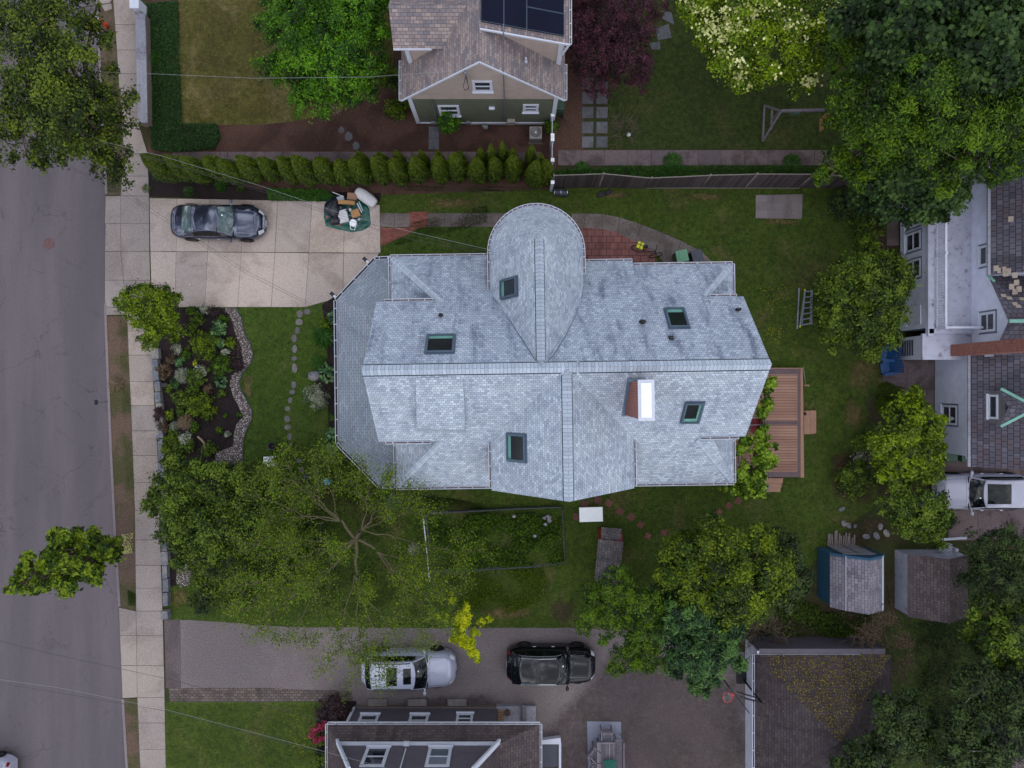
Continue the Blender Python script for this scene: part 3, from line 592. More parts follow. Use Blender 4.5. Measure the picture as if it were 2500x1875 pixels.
# asphalt drive on the south side
area('side_driveway', [(404, 1512), (470, 1514), (700, 1531), (1000, 1533), (1400, 1533), (1500, 1536), (1700, 1556), (1840, 1600), (1840, 2150), (860, 2150), (860, 1690), (412, 1682), (404, 1640)], .100, 'drive', .03)
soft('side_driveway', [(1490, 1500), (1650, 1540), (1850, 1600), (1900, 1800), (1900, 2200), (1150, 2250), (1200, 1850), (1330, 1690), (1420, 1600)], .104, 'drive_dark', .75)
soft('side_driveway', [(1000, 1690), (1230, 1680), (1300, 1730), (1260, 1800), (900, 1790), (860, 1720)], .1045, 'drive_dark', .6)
area('side_driveway', [(401, 1512), (440, 1514), (442, 1680), (405, 1680)], .106, 'drive_edge', 0)
area('cobble_strip', [(412, 1680), (640, 1680), (860, 1688), (862, 1712), (640, 1714), (414, 1714)], .108, 'cobble', .02)
area('lawn', [(404, 1714), (862, 1712), (800, 1800), (796, 2150), (404, 2150)], .100, 'lawn_sw', .04)
area('planting_bed', [(776, 1880), (772, 1760), (800, 1712), (870, 1712), (850, 2150), (768, 2150)], .104, 'mulch_dark', .05)
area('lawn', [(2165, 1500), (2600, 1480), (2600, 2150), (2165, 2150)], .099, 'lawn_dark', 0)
slabs('neighbour_driveway', [[(2300 + i * 64, 1120), (2364 + i * 64, 1120), (2364 + i * 64, 1215), (2300 + i * 64, 1215)] for i in range(6)] + [[(2315 + i * 72, 1215), (2387 + i * 72, 1215), (2387 + i * 72, 1320), (2315 + i * 72, 1320)] for i in range(6)], 'conc_old', .112)
slabs('neighbour_patio', [[(2155, 828), (2215, 828), (2215, 948), (2155, 935)], [(2215, 828), (2282, 828), (2282, 948), (2215, 948)], [(2200, 948), (2282, 948), (2282, 1120), (2215, 1120)]], 'conc_old', .112)
slabs('neighbour_patio', [[(2165, 500), (2195, 500), (2195, 535), (2165, 535)], [(2165, 535), (2195, 535), (2195, 600), (2165, 600)]], 'conc_old', .110)
area('stone_kerb', [(2470, 1790), (2600, 1740), (2600, 1900), (2470, 1875)], .104, 'conc_old', .02)

# ---------------------------------------------------------------- paving stones lying in grass or mulch
def stone(name, label, pts, mat, z=.125, grp=None, tone=.5, cat='paving stone'):
    one(name, label, cat, MB().prism(px(pts, z), z - .06, z, tone), mat, grp, bevel=.008)
def ell(x, y, a, b, r=0, n=14): return [(x + a * math.cos(t) * math.cos(r) - b * math.sin(t) * math.sin(r), y + a * math.cos(t) * math.sin(r) + b * math.sin(t) * math.cos(r)) for t in [2 * pi * i / n for i in range(n)]]
ORD = ['first', 'second', 'third', 'fourth', 'fifth', 'sixth', 'seventh', 'eighth', 'ninth', 'tenth', 'eleventh', 'twelfth', 'thirteenth', 'fourteenth', 'fifteenth', 'sixteenth', 'seventeenth', 'eighteenth', 'nineteenth', 'twentieth', 'twenty first', 'twenty second', 'twenty third', 'twenty fourth', 'twenty fifth', 'twenty sixth']
for i, (x, y, a, b) in enumerate([(749, 761, 9, 7), (732, 766, 8, 9), (730, 786, 9, 8), (726, 807, 6.5, 9), (718, 826, 6.5, 10), (719, 852, 6, 10), (718, 875, 7, 5.5), (719, 899, 6.5, 12), (717, 939, 6, 9), (713, 957, 7, 6), (708, 977, 5.5, 8), (702, 998, 7, 6), (701, 1023, 7, 8.5), (702, 1043, 8, 6.5), (707, 1066, 5.5, 9), (713, 1088, 7.5, 6.5), (720, 1107, 6.5, 8), (729, 1125, 7.5, 6), (736, 1147, 6, 8), (746, 1166, 9, 8), (748, 1188, 8, 6), (752, 1204, 7, 6), (740, 1225, 7, 9)]):
    stone('stepping_stone', 'round grey stepping stone in the front lawn, %s from the concrete driveway' % ORD[i], ell(x, y, a, b, random.uniform(-.2, .2)), 'oval', .12, 'round stepping stones across the front lawn', random.random())
rows = [(225, 253), (261, 288), (297, 325), (333, 360), (190, 217)]
rn = ['fourth', 'third', 'second', 'nearest', 'fifth']
for j, (a, b) in enumerate(rows):
    for i, (l, r) in enumerate(((1421, 1449), (1456, 1484))):
        stone('paving_slab', 'square bluestone slab, %s column, %s row from the long concrete path' % (('left', 'right')[i], rn[j]), [(l, a), (r, a), (r - 1, b), (l, b)], 'slate', .115, 'square bluestone slabs beside the mulch', random.random(), 'paving slab')
for (pts, lb) in (([(1590, 90), (1625, 45), (1650, 52), (1645, 60), (1625, 60), (1612, 48)], 'tilted bluestone slab by the lawn edge, beside the purple maple'), ([(1616, 45), (1646, 60), (1640, 30), (1622, 28)], 'bluestone slab, top one of those right of the purple maple'), ([(1600, 70), (1632, 58), (1640, 92), (1606, 98)], 'bluestone slab, middle one of those right of the purple maple'), ([(1585, 105), (1612, 100), (1612, 120), (1592, 122)], 'bluestone slab at the lower right edge of the purple maple')):
    if 'tilted' in lb: continue
    stone('paving_slab', lb, pts, 'slate', .115, 'square bluestone slabs beside the mulch', .4, 'paving slab')
for (x, y, r, w, lb) in ((833, 317, .5, 8, 'smallest of three bluestones in the bark mulch, nearest the big round tree'), (851, 333, .4, 11, 'large bluestone in the bark mulch, middle of three'), (869, 356, .2, 10, 'bluestone in the bark mulch, nearest the hedge')):
    stone('bluestone', lb, [(x + w * math.cos(r + t) * k, y + w * math.sin(r + t) * k * 1.15) for t, k in ((0, 1), (1.1, .9), (2, 1.05), (3.1, .9), (4.2, 1), (5.3, .95))], 'slate', .12, 'bluestones in the mulch', .6)
slabs('stoop_path', [[(1046, 308), (1072, 308), (1072, 337), (1046, 337)], [(1046, 337), (1072, 337), (1072, 365), (1046, 365)]], 'slate', .112)
for i, (x, y, s, r) in enumerate([(1486, 1228, 12, .5), (1514, 1249, 12, .6), (1540, 1262, 12, .65), (1564, 1281, 11, .6), (1582, 1309, 10, .35), (1621, 1301, 10, .02), (1757, 1249, 10, .8), (1779, 1235, 11, .7), (1802, 1223, 11, .5), (1460, 1221, 12, .1), (1428, 1231, 12, .2), (1407, 1262, 12, .3)]):
    lb = ['pale pink square paver tilted beside the white folding table', 'red square paver, second in the arc from the white table', 'red square paver, third in the arc from the white table', 'red square paver, fourth in the arc from the white table', 'red square paver, fifth in the arc, right of the coop roof', 'red square paver furthest right in the arc near the coop', 'red paver nearest the big tree on the right, below the vine', 'red paver between two others below the leafy vine', 'red paver nearest the deck, just under the vine', 'red paver at the south roof edge, right of the ridge end', 'red paver at the roof edge straight below the ridge end', 'red paver between the vegetable plot and the white table'][i]
    stone('red_paver', lb, [(x + s * math.cos(r + t), y + s * math.sin(r + t)) for t in (pi / 4, 3 * pi / 4, 5 * pi / 4, 7 * pi / 4)], 'redpaver', .12, 'red pavers on the grass', 1 if i == 0 else random.uniform(.1, .7))
stone('manhole_cover', 'round rusty manhole cover in the road', ell(119, 595, 14, 14, 0, 24), 'terrac', ROADZ + .012, None, .5, 'manhole cover')
# stones round the lower garden
for i, (x, y, w) in enumerate([(2056, 1243, 8), (2060, 1278, 9), (2072, 1283, 9), (2115, 1310, 10), (2140, 1308, 11), (2150, 1286, 9), (2165, 1302, 11), (2088, 1285, 6)]):
    stone('garden_stone', 'flat grey garden stone near the sheds, %s' % ['topmost above the fence boards', 'left one behind the fence boards', 'right of the leftmost stone behind the fence boards', 'low one between the sheds and path', 'pale one left of the paired stones', 'dark upright one', 'large one above the grey shed', 'smallest one above the blue shed', 'rightmost one above the grey shed'][i], ell(x, y, w, w * .65, random.uniform(0, 3), 7), 'stone', .2, 'flat stones around the old planting bed', random.random(), 'stone')
# retaining walls
def wall_run(name, label, pts, w, h, mat, cap=None, seg=1.2, cat='wall', irregular=False):
    t = thing(name, label, cat, P(*pts[0], G)); mb = MB(); cb = MB()
    P3 = [P(x, y, h) for x, y in pts]
    for a, b in zip(P3, P3[1:]):
        L = (b - a).length; n = max(1, int(L / seg)); d = (b - a) / n
        for i in range(n):
            p = a + d * i; q = a + d * (i + 1); ww = w * (random.uniform(.75, 1.15) if irregular else 1); hh = h + (random.uniform(-.05, .05) if irregular else 0)
            g = d.normalized() * .012; tn = random.random(); (mb).beam((p.x + g.x, p.y + g.y, (.05 + hh) / 2), (q.x - g.x, q.y - g.y, (.05 + hh) / 2), ww, hh - .05, (0, 0, 1), tn)
            if cap: cb.beam((p.x + g.x / 3, p.y + g.y / 3, h + .03), (q.x - g.x / 3, q.y - g.y / 3, h + .03), ww * 1.12, .07, (0, 0, 1), tn)
    mb.build('stones' if irregular else 'wall', mat, t, bevel=.02 if irregular else 0)
    if cap: cb.build('cap', cap, t, bevel=.01)
    return t
M['capstone'] = ground('pale_capstone', C(126, 126, 138), C(150, 150, 162), C(116, 110, 116), .5, .8, 8, .85, bump=.005, tone=True)
wall_run('retaining_wall', 'low concrete retaining wall with pale capstones beside the sidewalk', [(343, 34), (346, 130), (349, 300)], .47, .75, 'foundation', 'capstone', 2.4)
wall_run('stone_wall', 'low wall of rough blue grey stones along the sidewalk and garden bed', [(376, 850), (381, 930), (388, 1010), (392, 1100), (394, 1190), (398, 1280), (401, 1380), (404, 1480)], .34, .42, 'stone', None, .55, irregular=True)
one('stone_block', 'squared stone block ending the low stone wall at the driveway', 'stone', MB().box(*P(404, 1500, .35)[:2], .28, .38, .42, .45, .1), 'stone', bevel=.03)
gp = P(328, 6, 1.1); t = thing('gate_pillar', 'white square gate pillar at the top of the retaining wall', 'pillar', P(328, 6, G)); MB().box(gp.x, gp.y, .55, .38, .5, 1.0).build('shaft', 'white', t, bevel=.01); MB().box(gp.x, gp.y, 1.09, .48, .62, .1).build('cap', 'white', t, bevel=.02)
for i, (x, y) in enumerate([(262, 8), (250, 2), (240, -2)]): pass
slabs('broken_paving', [[(240, -20), (285, -20), (268, 8), (243, 10)], [(246, 12), (272, 8), (274, 22), (256, 28)]], 'conc', .11)


def blobpatch(nm, x, y, rx, ry, z, mt, inner=.45): soft(nm, [(x + rx * math.cos(t) * random.uniform(.75, 1.25), y + ry * math.sin(t) * random.uniform(.75, 1.25)) for t in [k * pi / 6 for k in range(12)]], z, mt, inner)
for i, (x, y, rx, ry, mt) in enumerate(((2100, 915, 50, 60, 'tan'), (2140, 1000, 45, 70, 'dirt'), (2085, 1010, 40, 50, 'tan'), (2060, 1150, 40, 60, 'tan'), (2110, 1290, 75, 45, 'dirt'), (2170, 1180, 40, 110, 'dirt'), (2170, 560, 45, 90, 'dirt'), (1100, 497, 90, 18, 'tan'), (1500, 476, 60, 14, 'tan'), (1720, 480, 70, 14, 'tan'), (1040, 1215, 60, 20, 'dirt'), (1250, 1495, 80, 25, 'tan'), (1370, 1490, 50, 40, 'dirt'), (440, 1462, 34, 30, 'tan'), (2180, 1440, 20, 90, 'dirt'))): blobpatch('worn_turf', x, y, rx, ry, (.0975 + i * .00016 if i != 14 else .1), mt)


# ================================================================ BUILDINGS
A0 = math.radians(.85)
def Lp(x, y, h): p = P(x, y, h); return Vector((p.x * math.cos(A0) + p.y * math.sin(A0), -p.x * math.sin(A0) + p.y * math.cos(A0), h))
def hit(x, y, p0, n, rot=A0):
    """where the sight line of a survey pixel meets a roof plane given in the house's own frame"""
    a = Vector((0, 0, HC)); g = P(x, y, 0)
    g = Vector((g.x * math.cos(rot) + g.y * math.sin(rot), -g.x * math.sin(rot) + g.y * math.cos(rot), 0)); d = g - a
    return a + d * ((Vector(p0) - a).dot(n) / d.dot(n))
def gutter(t, runs, w=.10, straps=.62, mat='white', inner='gutter_in', name='gutter', joined=False):
    for grp in ([runs] if joined else [[r_] for r_ in runs]):
        mb = MB(); tr = MB()
        for a, b, o in grp:
            a = Vector(a); b = Vector(b); o = Vector(o).normalized(); mb.beam(a + o * w, b + o * w, .024, .09, (0, 0, 1)); mb.beam(a + o * .004, b + o * .004, .014, .10, (0, 0, 1))
            tr.beam(a + o * w * .52 - Vector((0, 0, .035)), b + o * w * .52 - Vector((0, 0, .035)), w * .94, .012)
            n = max(2, int((b - a).length / straps)) if (b - a).length > .4 else 1
            for i in range(n):
                p = a.lerp(b, (i + .5) / n); mb.beam(p + Vector((0, 0, .05)), p + o * (w + .004) + Vector((0, 0, .052)), .035, .012)
            if not joined:
                for p in (a, b): mb.beam(p, p + o * w, .014, .09)
        g = mb.build(name, mat, t); tr.build('trough', inner, g)
def frame_ring(mb, c, u, v, n, w, h, b, d, z0=0):
    for s, L, ax, o in ((1, w, u, v), (-1, w, u, v)): mb.beam(c + o * s * (h / 2 - b / 2) - ax * L / 2 + n * (z0 + d / 2), c + o * s * (h / 2 - b / 2) + ax * L / 2 + n * (z0 + d / 2), b, d, n)
    for s in (1, -1): mb.beam(c + u * s * (w / 2 - b / 2) - v * (h / 2 - b) + n * (z0 + d / 2), c + u * s * (w / 2 - b / 2) + v * (h / 2 - b) + n * (z0 + d / 2), b, d * .96, n)
def skylight(t, c, u, v, w, h, label=None, teal=((0, 1),)):
    u = u.normalized(); v = v.normalized(); n = u.cross(v).normalized()
    if n.z < 0: n = -n
    fl = MB(); frame_ring(fl, c, u, v, n, w + .10, h + .10, .09, .012, .012)
    f = MB(); frame_ring(f, c, u, v, n, w, h, .085, .12, .0); fo = f.build('skylight', 'skyframe', t, bevel=.008)
    if label: fo['label'] = label
    fl.build('flashing', 'flash', fo)
    g = MB(); wi = w - .16; hi = h - .16; q = lambda a, b, z=.05: c + u * a * wi / 2 + v * b * hi / 2 + n * z
    g.face([q(-1, -1), q(1, -1), q(1, 1), q(-1, 1)]); g.build('glass', 'skyglass', fo)
    m = MB()
    for (sx, sy) in teal:
        if sy: a, b = (.62, 1) if sy > 0 else (-1, -.66); m.face([q(-.98, a, .053), q(.98, a, .053), q(.98, b * .98, .053), q(-.98, b * .98, .053)])
        if sx: a, b = (.66, .98) if sx > 0 else (-.98, -.66); m.face([q(a, -.98, .056), q(b, -.98, .056), q(b, .98, .056), q(a, .98, .056)])
    m.build('reveal', 'teal', fo); return fo
def window(t, o, u, out, w, h, fr=.11, mat='white', gl='glass', sash=True, name='window', label=None, cas=None):
    """a framed sash window on a wall: o centre, u along the wall, out away from it"""
    o = Vector(o); u = Vector(u).normalized(); out = Vector(out).normalized(); v = Vector((0, 0, 1)); f = MB(); frame_ring(f, o, u, v, out, w, h, fr, .05, .0)
    f.beam(o - u * (w / 2 + .04) - v * (h / 2 + .02) + out * .05, o + u * (w / 2 + .04) - v * (h / 2 + .02) + out * .05, .06, .13, out)
    if sash: f.beam(o - u * (w / 2 - fr) + out * .03, o + u * (w / 2 - fr) + out * .03, .04, .04, out)
    fo = f.build(name, mat, t)
    if label: fo['label'] = label
    g = MB(); a = w / 2 - fr + .005; b = h / 2 - fr + .005; g.face([o + out * .012 + u * i * a + v * j * b for i, j in ((-1, -1), (1, -1), (1, 1), (-1, 1))]); g.build('glass', gl, fo)
    if cas: c2 = MB(); frame_ring(c2, o, u, v, out, w + .16, h + .14, .08, .03, -.002); c2.build('casing', cas, fo)
    return fo
def vent(t, p, r, h, lean=(0, 0), name='vent_pipe', mat='black'):
    mb = MB(); p = Vector(p); mb.cyl(p.x, p.y, p.z - .15, p.z + .06, r * 1.7, r * 1.5, 12); mb.tube([p, p + Vector((lean[0], lean[1], h))], r, 12, .5, False); mb.tube([p + Vector((lean[0], lean[1], h)), p + Vector((lean[0], lean[1], h * .6))], r * .8, 12, .5, True); return mb.build(name, mat, t)

# ---- the big grey house in the middle (own frame, turned by A0)
Hs = thing('house', 'large house with pale grey shingled cross gable roof, round north gable and five skylights', 'house', (0, 0, 0), A0, None, True)
YR, ZR, MS = .62, 10.0, 1.067; XW, XE = -5.86, 10.16
def N(x, d): return (x, YR + d, ZR - MS * d)
def S(x, d): return (x, YR - d, ZR - MS * d)
D1, DN, DN2, DS = 3.06, 5.46, 4.78, 5.42
r = MB(); r.face([N(XW, 0), N(XE, 0), N(XE, D1), N(8.55, D1), N(10.26, DN2), N(1.2, DN2), N(1.2, DN), N(-5.64, DN), N(-3.1, D1 - .05), N(XW, D1)][::-1])
r.face([(10.26, YR + DN2, ZR - MS * DN2), (8.55, YR + D1, ZR - MS * D1), (10.26, YR + D1, ZR - MS * DN2)])
r.face([(-5.64, YR + DN, ZR - MS * DN), (-3.1, YR + D1 - .05, ZR - MS * (D1 - .05)), (-5.64, YR + D1 - .05, ZR - MS * DN)])
# lifted shingle layer east of the round gable
zz = lambda x, d, e: (x, YR + d, ZR - MS * d + e)
r.face([zz(1.3, 2.0, .0), zz(5.55, 2.0, .0), zz(5.66, 5.0, .17), zz(1.3, 5.0, .17)]); r.face([zz(5.55, 2.0, 0), zz(5.66, 5.0, .17), zz(5.66, 5.0, 0)]); r.face([zz(1.3, 5.0, .17), zz(5.66, 5.0, .17), zz(5.66, 5.0, .05), zz(1.3, 5.0, .05)])
r.build('north_roof_slope', 'roof_n', Hs)
r = MB(); r.face([S(XW, 0), S(XE, 0), S(XE, D1), S(8.72, D1), S(10.38, DS), S(-5.52, DS), S(-3.1, D1), S(XW, D1)])
r.face([(10.38, YR - DS, ZR - MS * DS), (8.1, YR - D1 - .08, ZR - MS * (D1 + .08)), (10.38, YR - D1, ZR - MS * DS)]); r.face([(-5.52, YR - DS, ZR - MS * DS), (-3.1, YR - D1, ZR - MS * D1), (-5.52, YR - D1, ZR - MS * DS)])
# shed dormer on the south slope
def SD(x, y, e): p = hit(x, y, (0, YR, ZR), Vector((0, -MS, 1)).normalized()); return p + Vector((0, 0, e))
a, b, c_, d = SD(1015, 921, .04), SD(1131, 921, .04), SD(1137, 1048, .48), SD(1021, 1044, .48); r.face([a, b, c_, d]); r.face([d, c_, SD(1136, 1056, 0), SD(1022, 1052, 0)]); r.face([b, c_, SD(1136, 1056, 0)]); r.face([a, d, SD(1022, 1052, 0)])
r.build('south_roof_slope', 'roof', Hs)
# soffit sheets under the roof edges
r = MB()
for e in (1, -1):
    r.face([(XW, YR, ZR - .16), (XE, YR, ZR - .16), (XE, YR + e * D1, ZR - MS * D1 - .16), (XW, YR + e * D1, ZR - MS * D1 - .16)])
for xx in (XW, XE):
    for e in (1, -1): r.face([(xx, YR, ZR - .005), (xx, YR + e * D1, ZR - MS * D1 - .005), (xx, YR + e * D1, ZR - MS * D1 - .17), (xx, YR, ZR - .17)])
r.build('soffit', 'white', Hs)
# round gable on the north side
TX, TY, TR, MT = 1.16, 5.82, 2.06, 1.80; TZ = 9.99; ze = TZ - MT * TR
yv = YR + (ZR - ze) / MS
r = MB(); r.face([(TX, YR, TZ), (TX, TY, TZ), (TX - TR, TY, ze), (TX - TR, yv, ze)]); R0, R1, E1 = Vector((TX, YR, TZ)), Vector((TX, TY, TZ)), Vector((TX + TR, TY, ze)); nN0 = Vector((0, MS, 1)).normalized(); VP = [hit(1427, 702, (0, YR, ZR), nN0)] + [hit(x, y, (0, YR, ZR), nN0) + Vector((0, 0, .012)) for x, y in ((1418, 738), (1402, 778), (1381, 820), (1356, 860), (1336, 884))]
VP[0] = Vector((TX + TR, VP[0].y, ze)); fan = [R1, E1] + VP
for p, q in zip(fan, fan[1:]): r.face([R0, p, q], .5, [(w_.y, -(w_.x - TX) * 2.06) for w_ in (R0, p, q)])
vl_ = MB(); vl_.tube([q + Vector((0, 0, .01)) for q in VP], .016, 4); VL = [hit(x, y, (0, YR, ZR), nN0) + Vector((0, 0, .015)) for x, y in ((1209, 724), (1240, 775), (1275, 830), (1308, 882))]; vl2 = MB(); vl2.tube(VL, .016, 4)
vl_.build('valley_shade_line', 'flash', Hs); vl2.build('valley_shade_line', 'flash', Hs)  # valley shade drawn as thin dark tubes in the flashing colour
nn = 40
for i in range(nn):
    a = pi * i / nn; b = pi * (i + 1) / nn; sl = TR * math.sqrt(1 + MT * MT); rg = 6
    for k in range(rg):
        f0, f1 = k / rg, (k + 1) / rg; q = lambda an, f: (TX + TR * f * math.cos(an), TY + TR * f * math.sin(an), TZ - MT * TR * f)
        pts = [q(a, f1), q(b, f1), q(b, f0), q(a, f0)] if k else [q(a, f1), q(b, f1), q(a, 0)]; R_ = TR * (f0 + f1) * .5 + .2
        uv = [(a * R_ + k * .07, -f1 * sl), (b * R_ + k * .07, -f1 * sl), (b * R_ + k * .07, -f0 * sl), (a * R_ + k * .07, -f0 * sl)][:len(pts)]; r.face(pts, .5, uv)
r.build('round_gable_roof', 'roof', Hs)
gr = [((TX + (TR + .0) * math.cos(pi * i / 28), TY + TR * math.sin(pi * i / 28), ze), (TX + TR * math.cos(pi * (i + 1) / 28), TY + TR * math.sin(pi * (i + 1) / 28), ze), (math.cos(pi * (i + .5) / 28), math.sin(pi * (i + .5) / 28), 0)) for i in range(28)]
gutter(Hs, gr, straps=.9, joined=True); gutter(Hs, [((TX - TR, TY, ze), (TX - TR, yv + .05, ze), (-1, 0, 0)), ((TX + TR, TY, ze), (TX + TR, yv + .75, ze), (1, 0, 0))])
# south cross gable
SX, SW, SE = 2.16, 3.12, -4.64; zs = ZR - MS * SW; ys = YR - SW
r = MB(); r.face([(SX, YR, ZR + .004), (SX, SE, ZR + .004), (SX - SW, SE, zs), (SX - SW, ys, zs)]); r.face([(SX, YR, ZR + .004), (SX, SE, ZR + .004), (SX + SW, SE, zs), (SX + SW, ys, zs)][::-1])
r.build('south_gable_roof', 'roof', Hs)
r = MB()
for e in (1, -1): r.face([(SX, SE, ZR - .02), (SX + e * SW, SE, zs - .02), (SX + e * SW, SE, zs - .16), (SX, SE, ZR - .16)]); r.face([(SX, YR, ZR - .16), (SX, SE, ZR - .16), (SX + e * SW, SE, zs - .16), (SX + e * SW, ys - .3, zs - .16)])
r.build('gable_soffit', 'white', Hs)
gutter(Hs, [((SX - SW, ys - .1, zs), (SX - SW, SE + .1, zs), (-1, 0, 0)), ((SX + SW, ys - .1, zs), (SX + SW, SE + .1, zs), (1, 0, 0))])
# eave gutters
z1, zn, zn2, zs_ = ZR - MS * D1, ZR - MS * DN, ZR - MS * DN2, ZR - MS * DS
gutter(Hs, [((-5.66, YR + DN, zn), (-.9, YR + DN, zn), (0, 1, 0)), ((-5.64, YR + D1, zn), (-5.64, YR + DN, zn), (-1, 0, 0)), ((XW + .35, YR + D1, z1), (-3.4, YR + D1, z1), (0, 1, 0)),
            ((5.7, YR + DN2, zn2), (10.26, YR + DN2, zn2), (0, 1, 0)), ((10.26, YR + D1, zn2), (10.26, YR + DN2, zn2), (1, 0, 0)), ((8.7, YR + D1, z1), (XE - .3, YR + D1, z1), (0, 1, 0)), ((3.25, YR + 5.0, zn2 - .12), (5.66, YR + 5.0, zn2 - .12), (0, 1, 0))])
gutter(Hs, [((-5.52, YR - DS, zs_), (-.95, YR - DS, zs_), (0, -1, 0)), ((-5.52, YR - D1, zs_), (-5.52, YR - DS, zs_), (-1, 0, 0)), ((XW + .3, YR - D1, z1), (-3.6, YR - D1, z1), (0, -1, 0)),
            ((5.3, YR - DS, zs_), (10.38, YR - DS, zs_), (0, -1, 0)), ((10.38, YR - D1, zs_), (10.38, YR - DS, zs_), (1, 0, 0)), ((8.2, YR - D1, z1), (XE - .3, YR - D1, z1), (0, -1, 0))])
# ridge vents with dark strips drawn for the shadow gap beside them, hip caps
def ridge(a, b, w=.205, m=MS, lift=.035, vent_=True):
    rc = MB(); re = MB(); a = Vector(a); b = Vector(b); d = (b - a).normalized(); s = d.cross(Vector((0, 0, 1))).normalized(); L = (b - a).length
    for e in (1, -1):
        o = s * e * w + Vector((0, 0, -w * m)); up = Vector((0, 0, lift)); pts = [a + up, b + up, b + o + up, a + o + up]; uv = [(0, 0), (0, L), (.2, L), (.2, 0)]; rc.face(pts, .5, uv)
        if vent_: re.face([a + o + up, b + o + up, b + o * 1.17 + Vector((0, 0, .004)), a + o * 1.17 + Vector((0, 0, .004))]); 
        else: rc.face([a + o + up, b + o + up, b + o, a + o], .5, uv)
    o = rc.build('ridge_cap' if vent_ else 'hip_cap', 'cap', Hs)
    if vent_: re.build('vent_shade_strip', 'blackline', o)
ridge((XW - .01, YR, ZR), (TX + 1.4, YR, ZR)); ridge((TX + 1.5, YR, ZR), (XE + .01, YR, ZR)); ridge((TX, TY - .1, TZ), (TX, YR + .3, TZ), .17, MT, .04); ridge((SX, YR - .3, ZR), (SX, SE, ZR), .19, MS, .04)
ridge((-5.6, YR + DN - .05, zn + .03), (-3.0, YR + D1 - .1, z1 + .1), .14, .5, .05, False); ridge((10.2, YR + DN2 - .06, zn2 + .03), (8.5, YR + D1, z1), .14, .5, .05, False)
ridge((-5.48, YR - DS + .05, zs_ + .03), (-3.1, YR - D1, z1), .14, .5, .05, False); ridge((10.34, YR - DS + .05, zs_ + .03), (8.1, YR - D1 - .1, z1 - .1), .14, .5, .05, False)
# skylights
nN = Vector((0, MS, 1)).normalized(); nS = Vector((0, -MS, 1)).normalized(); nE = Vector((MT, 0, 1)).normalized(); nW = Vector((-MT, 0, 1)).normalized(); nSW = Vector((-MS, 0, 1)).normalized()
vN = Vector((0, -1, MS)); vS = Vector((0, 1, MS)); ux = Vector((1, 0, 0))
skylight(Hs, hit(1075, 841, (0, YR, ZR), nN), ux, vN, 1.15, 1.15, 'skylight wider than tall on the west part of the north slope', ((0, -1),))
skylight(Hs, hit(1652, 778, (0, YR, ZR), nN), ux, vN, .84, 1.33, 'narrow skylight on the east part of the north slope', ((0, -1),))
skylight(Hs, hit(1690, 1006, (0, YR, ZR), nS), ux, vS, .78, 1.3, 'narrow skylight near the chimney on the south slope', ((1, 0), (0, -1)))
skylight(Hs, hit(1244, 703, (TX, YR, TZ), nW), Vector((0, 1, 0)), Vector((1, 0, MT)), .80, 1.42, 'skylight on the round north gable', ((0, -1),))
skylight(Hs, hit(1262, 1093, (SX, YR, ZR), nSW), Vector((0, 1, 0)), Vector((1, 0, MS)), 1.15, 1.15, 'skylight on the south cross gable', ((0, -1),))
# chimney
cx0, cx1, cy0, cy1 = 4.72, 5.24, -1.38, .02
cb = MB(); cb.box((cx0 + cx1) / 2, (cy0 + cy1) / 2, 9.55, cx1 - cx0, cy1 - cy0, 3.4); ch = cb.build('chimney', 'brick', Hs)
MB().box((cx0 + cx1) / 2 + .02, (cy0 + cy1) / 2, 11.29, .62, 1.54, .07).build('cap_slab', 'white', ch, bevel=.015); MB().box((cx0 + cx1) / 2 + .01, (cy0 + cy1) / 2, 11.345, .40, 1.3, .045).build('cap_lid', 'white_bright', ch, bevel=.02)
fb = MB(); 
for xx in (cx0 - .04, cx1 + .04): fb.beam((xx, cy1 + .06, ZR - MS * (YR - cy1 - .06) + .07), (xx, cy0 - .03, ZR - MS * (YR - cy0 + .03) + .07), .16, .05, (0, 0, 1))
fb.beam((cx0 - .1, cy1 + .05, ZR - MS * (YR - cy1 - .05) + .1), (cx1 + .1, cy1 + .05, ZR - MS * (YR - cy1 - .05) + .1), .12, .12); fb.build('flashing', 'flash', ch)
for x, y, pl, n_, rr, hh in ((1076, 770, (0, YR, ZR), nN, .07, .3), (1568, 787, (0, YR, ZR), nN, .085, .42), (1800, 757, (0, YR, ZR), nN, .06, .42)):
    vent(Hs, hit(x, y, pl, n_), rr, hh)
p = hit(1638, 825, (0, YR, ZR), nN); MB().box(p.x, p.y, p.z + .04, .21, .21, .2, 0, .5, None, .8).build('roof_vent', 'black', Hs, bevel=.02)
nrm_ = nN; me = bpy.data.meshes.new('rust_streak'); ps = [hit(x, y, (0, YR, ZR), nN) + nN * .006 for x, y in ((1560, 779), (1572, 779), (1566, 745), (1554, 745), (1563, 770), (1568, 770), (1562, 754), (1559, 754))]
me.from_pydata([tuple(p) for p in ps], [], [(0, 1, 5, 4), (1, 2, 6, 5), (2, 3, 7, 6), (3, 0, 4, 7), (4, 5, 6, 7)]); at = me.attributes.new('feather', 'FLOAT', 'POINT'); at.data.foreach_set('value', [.1, .1, 0, 0, .95, .95, .8, .8]); softmat('rust'); link('rust_streak', me, M['rust_soft'], Hs)
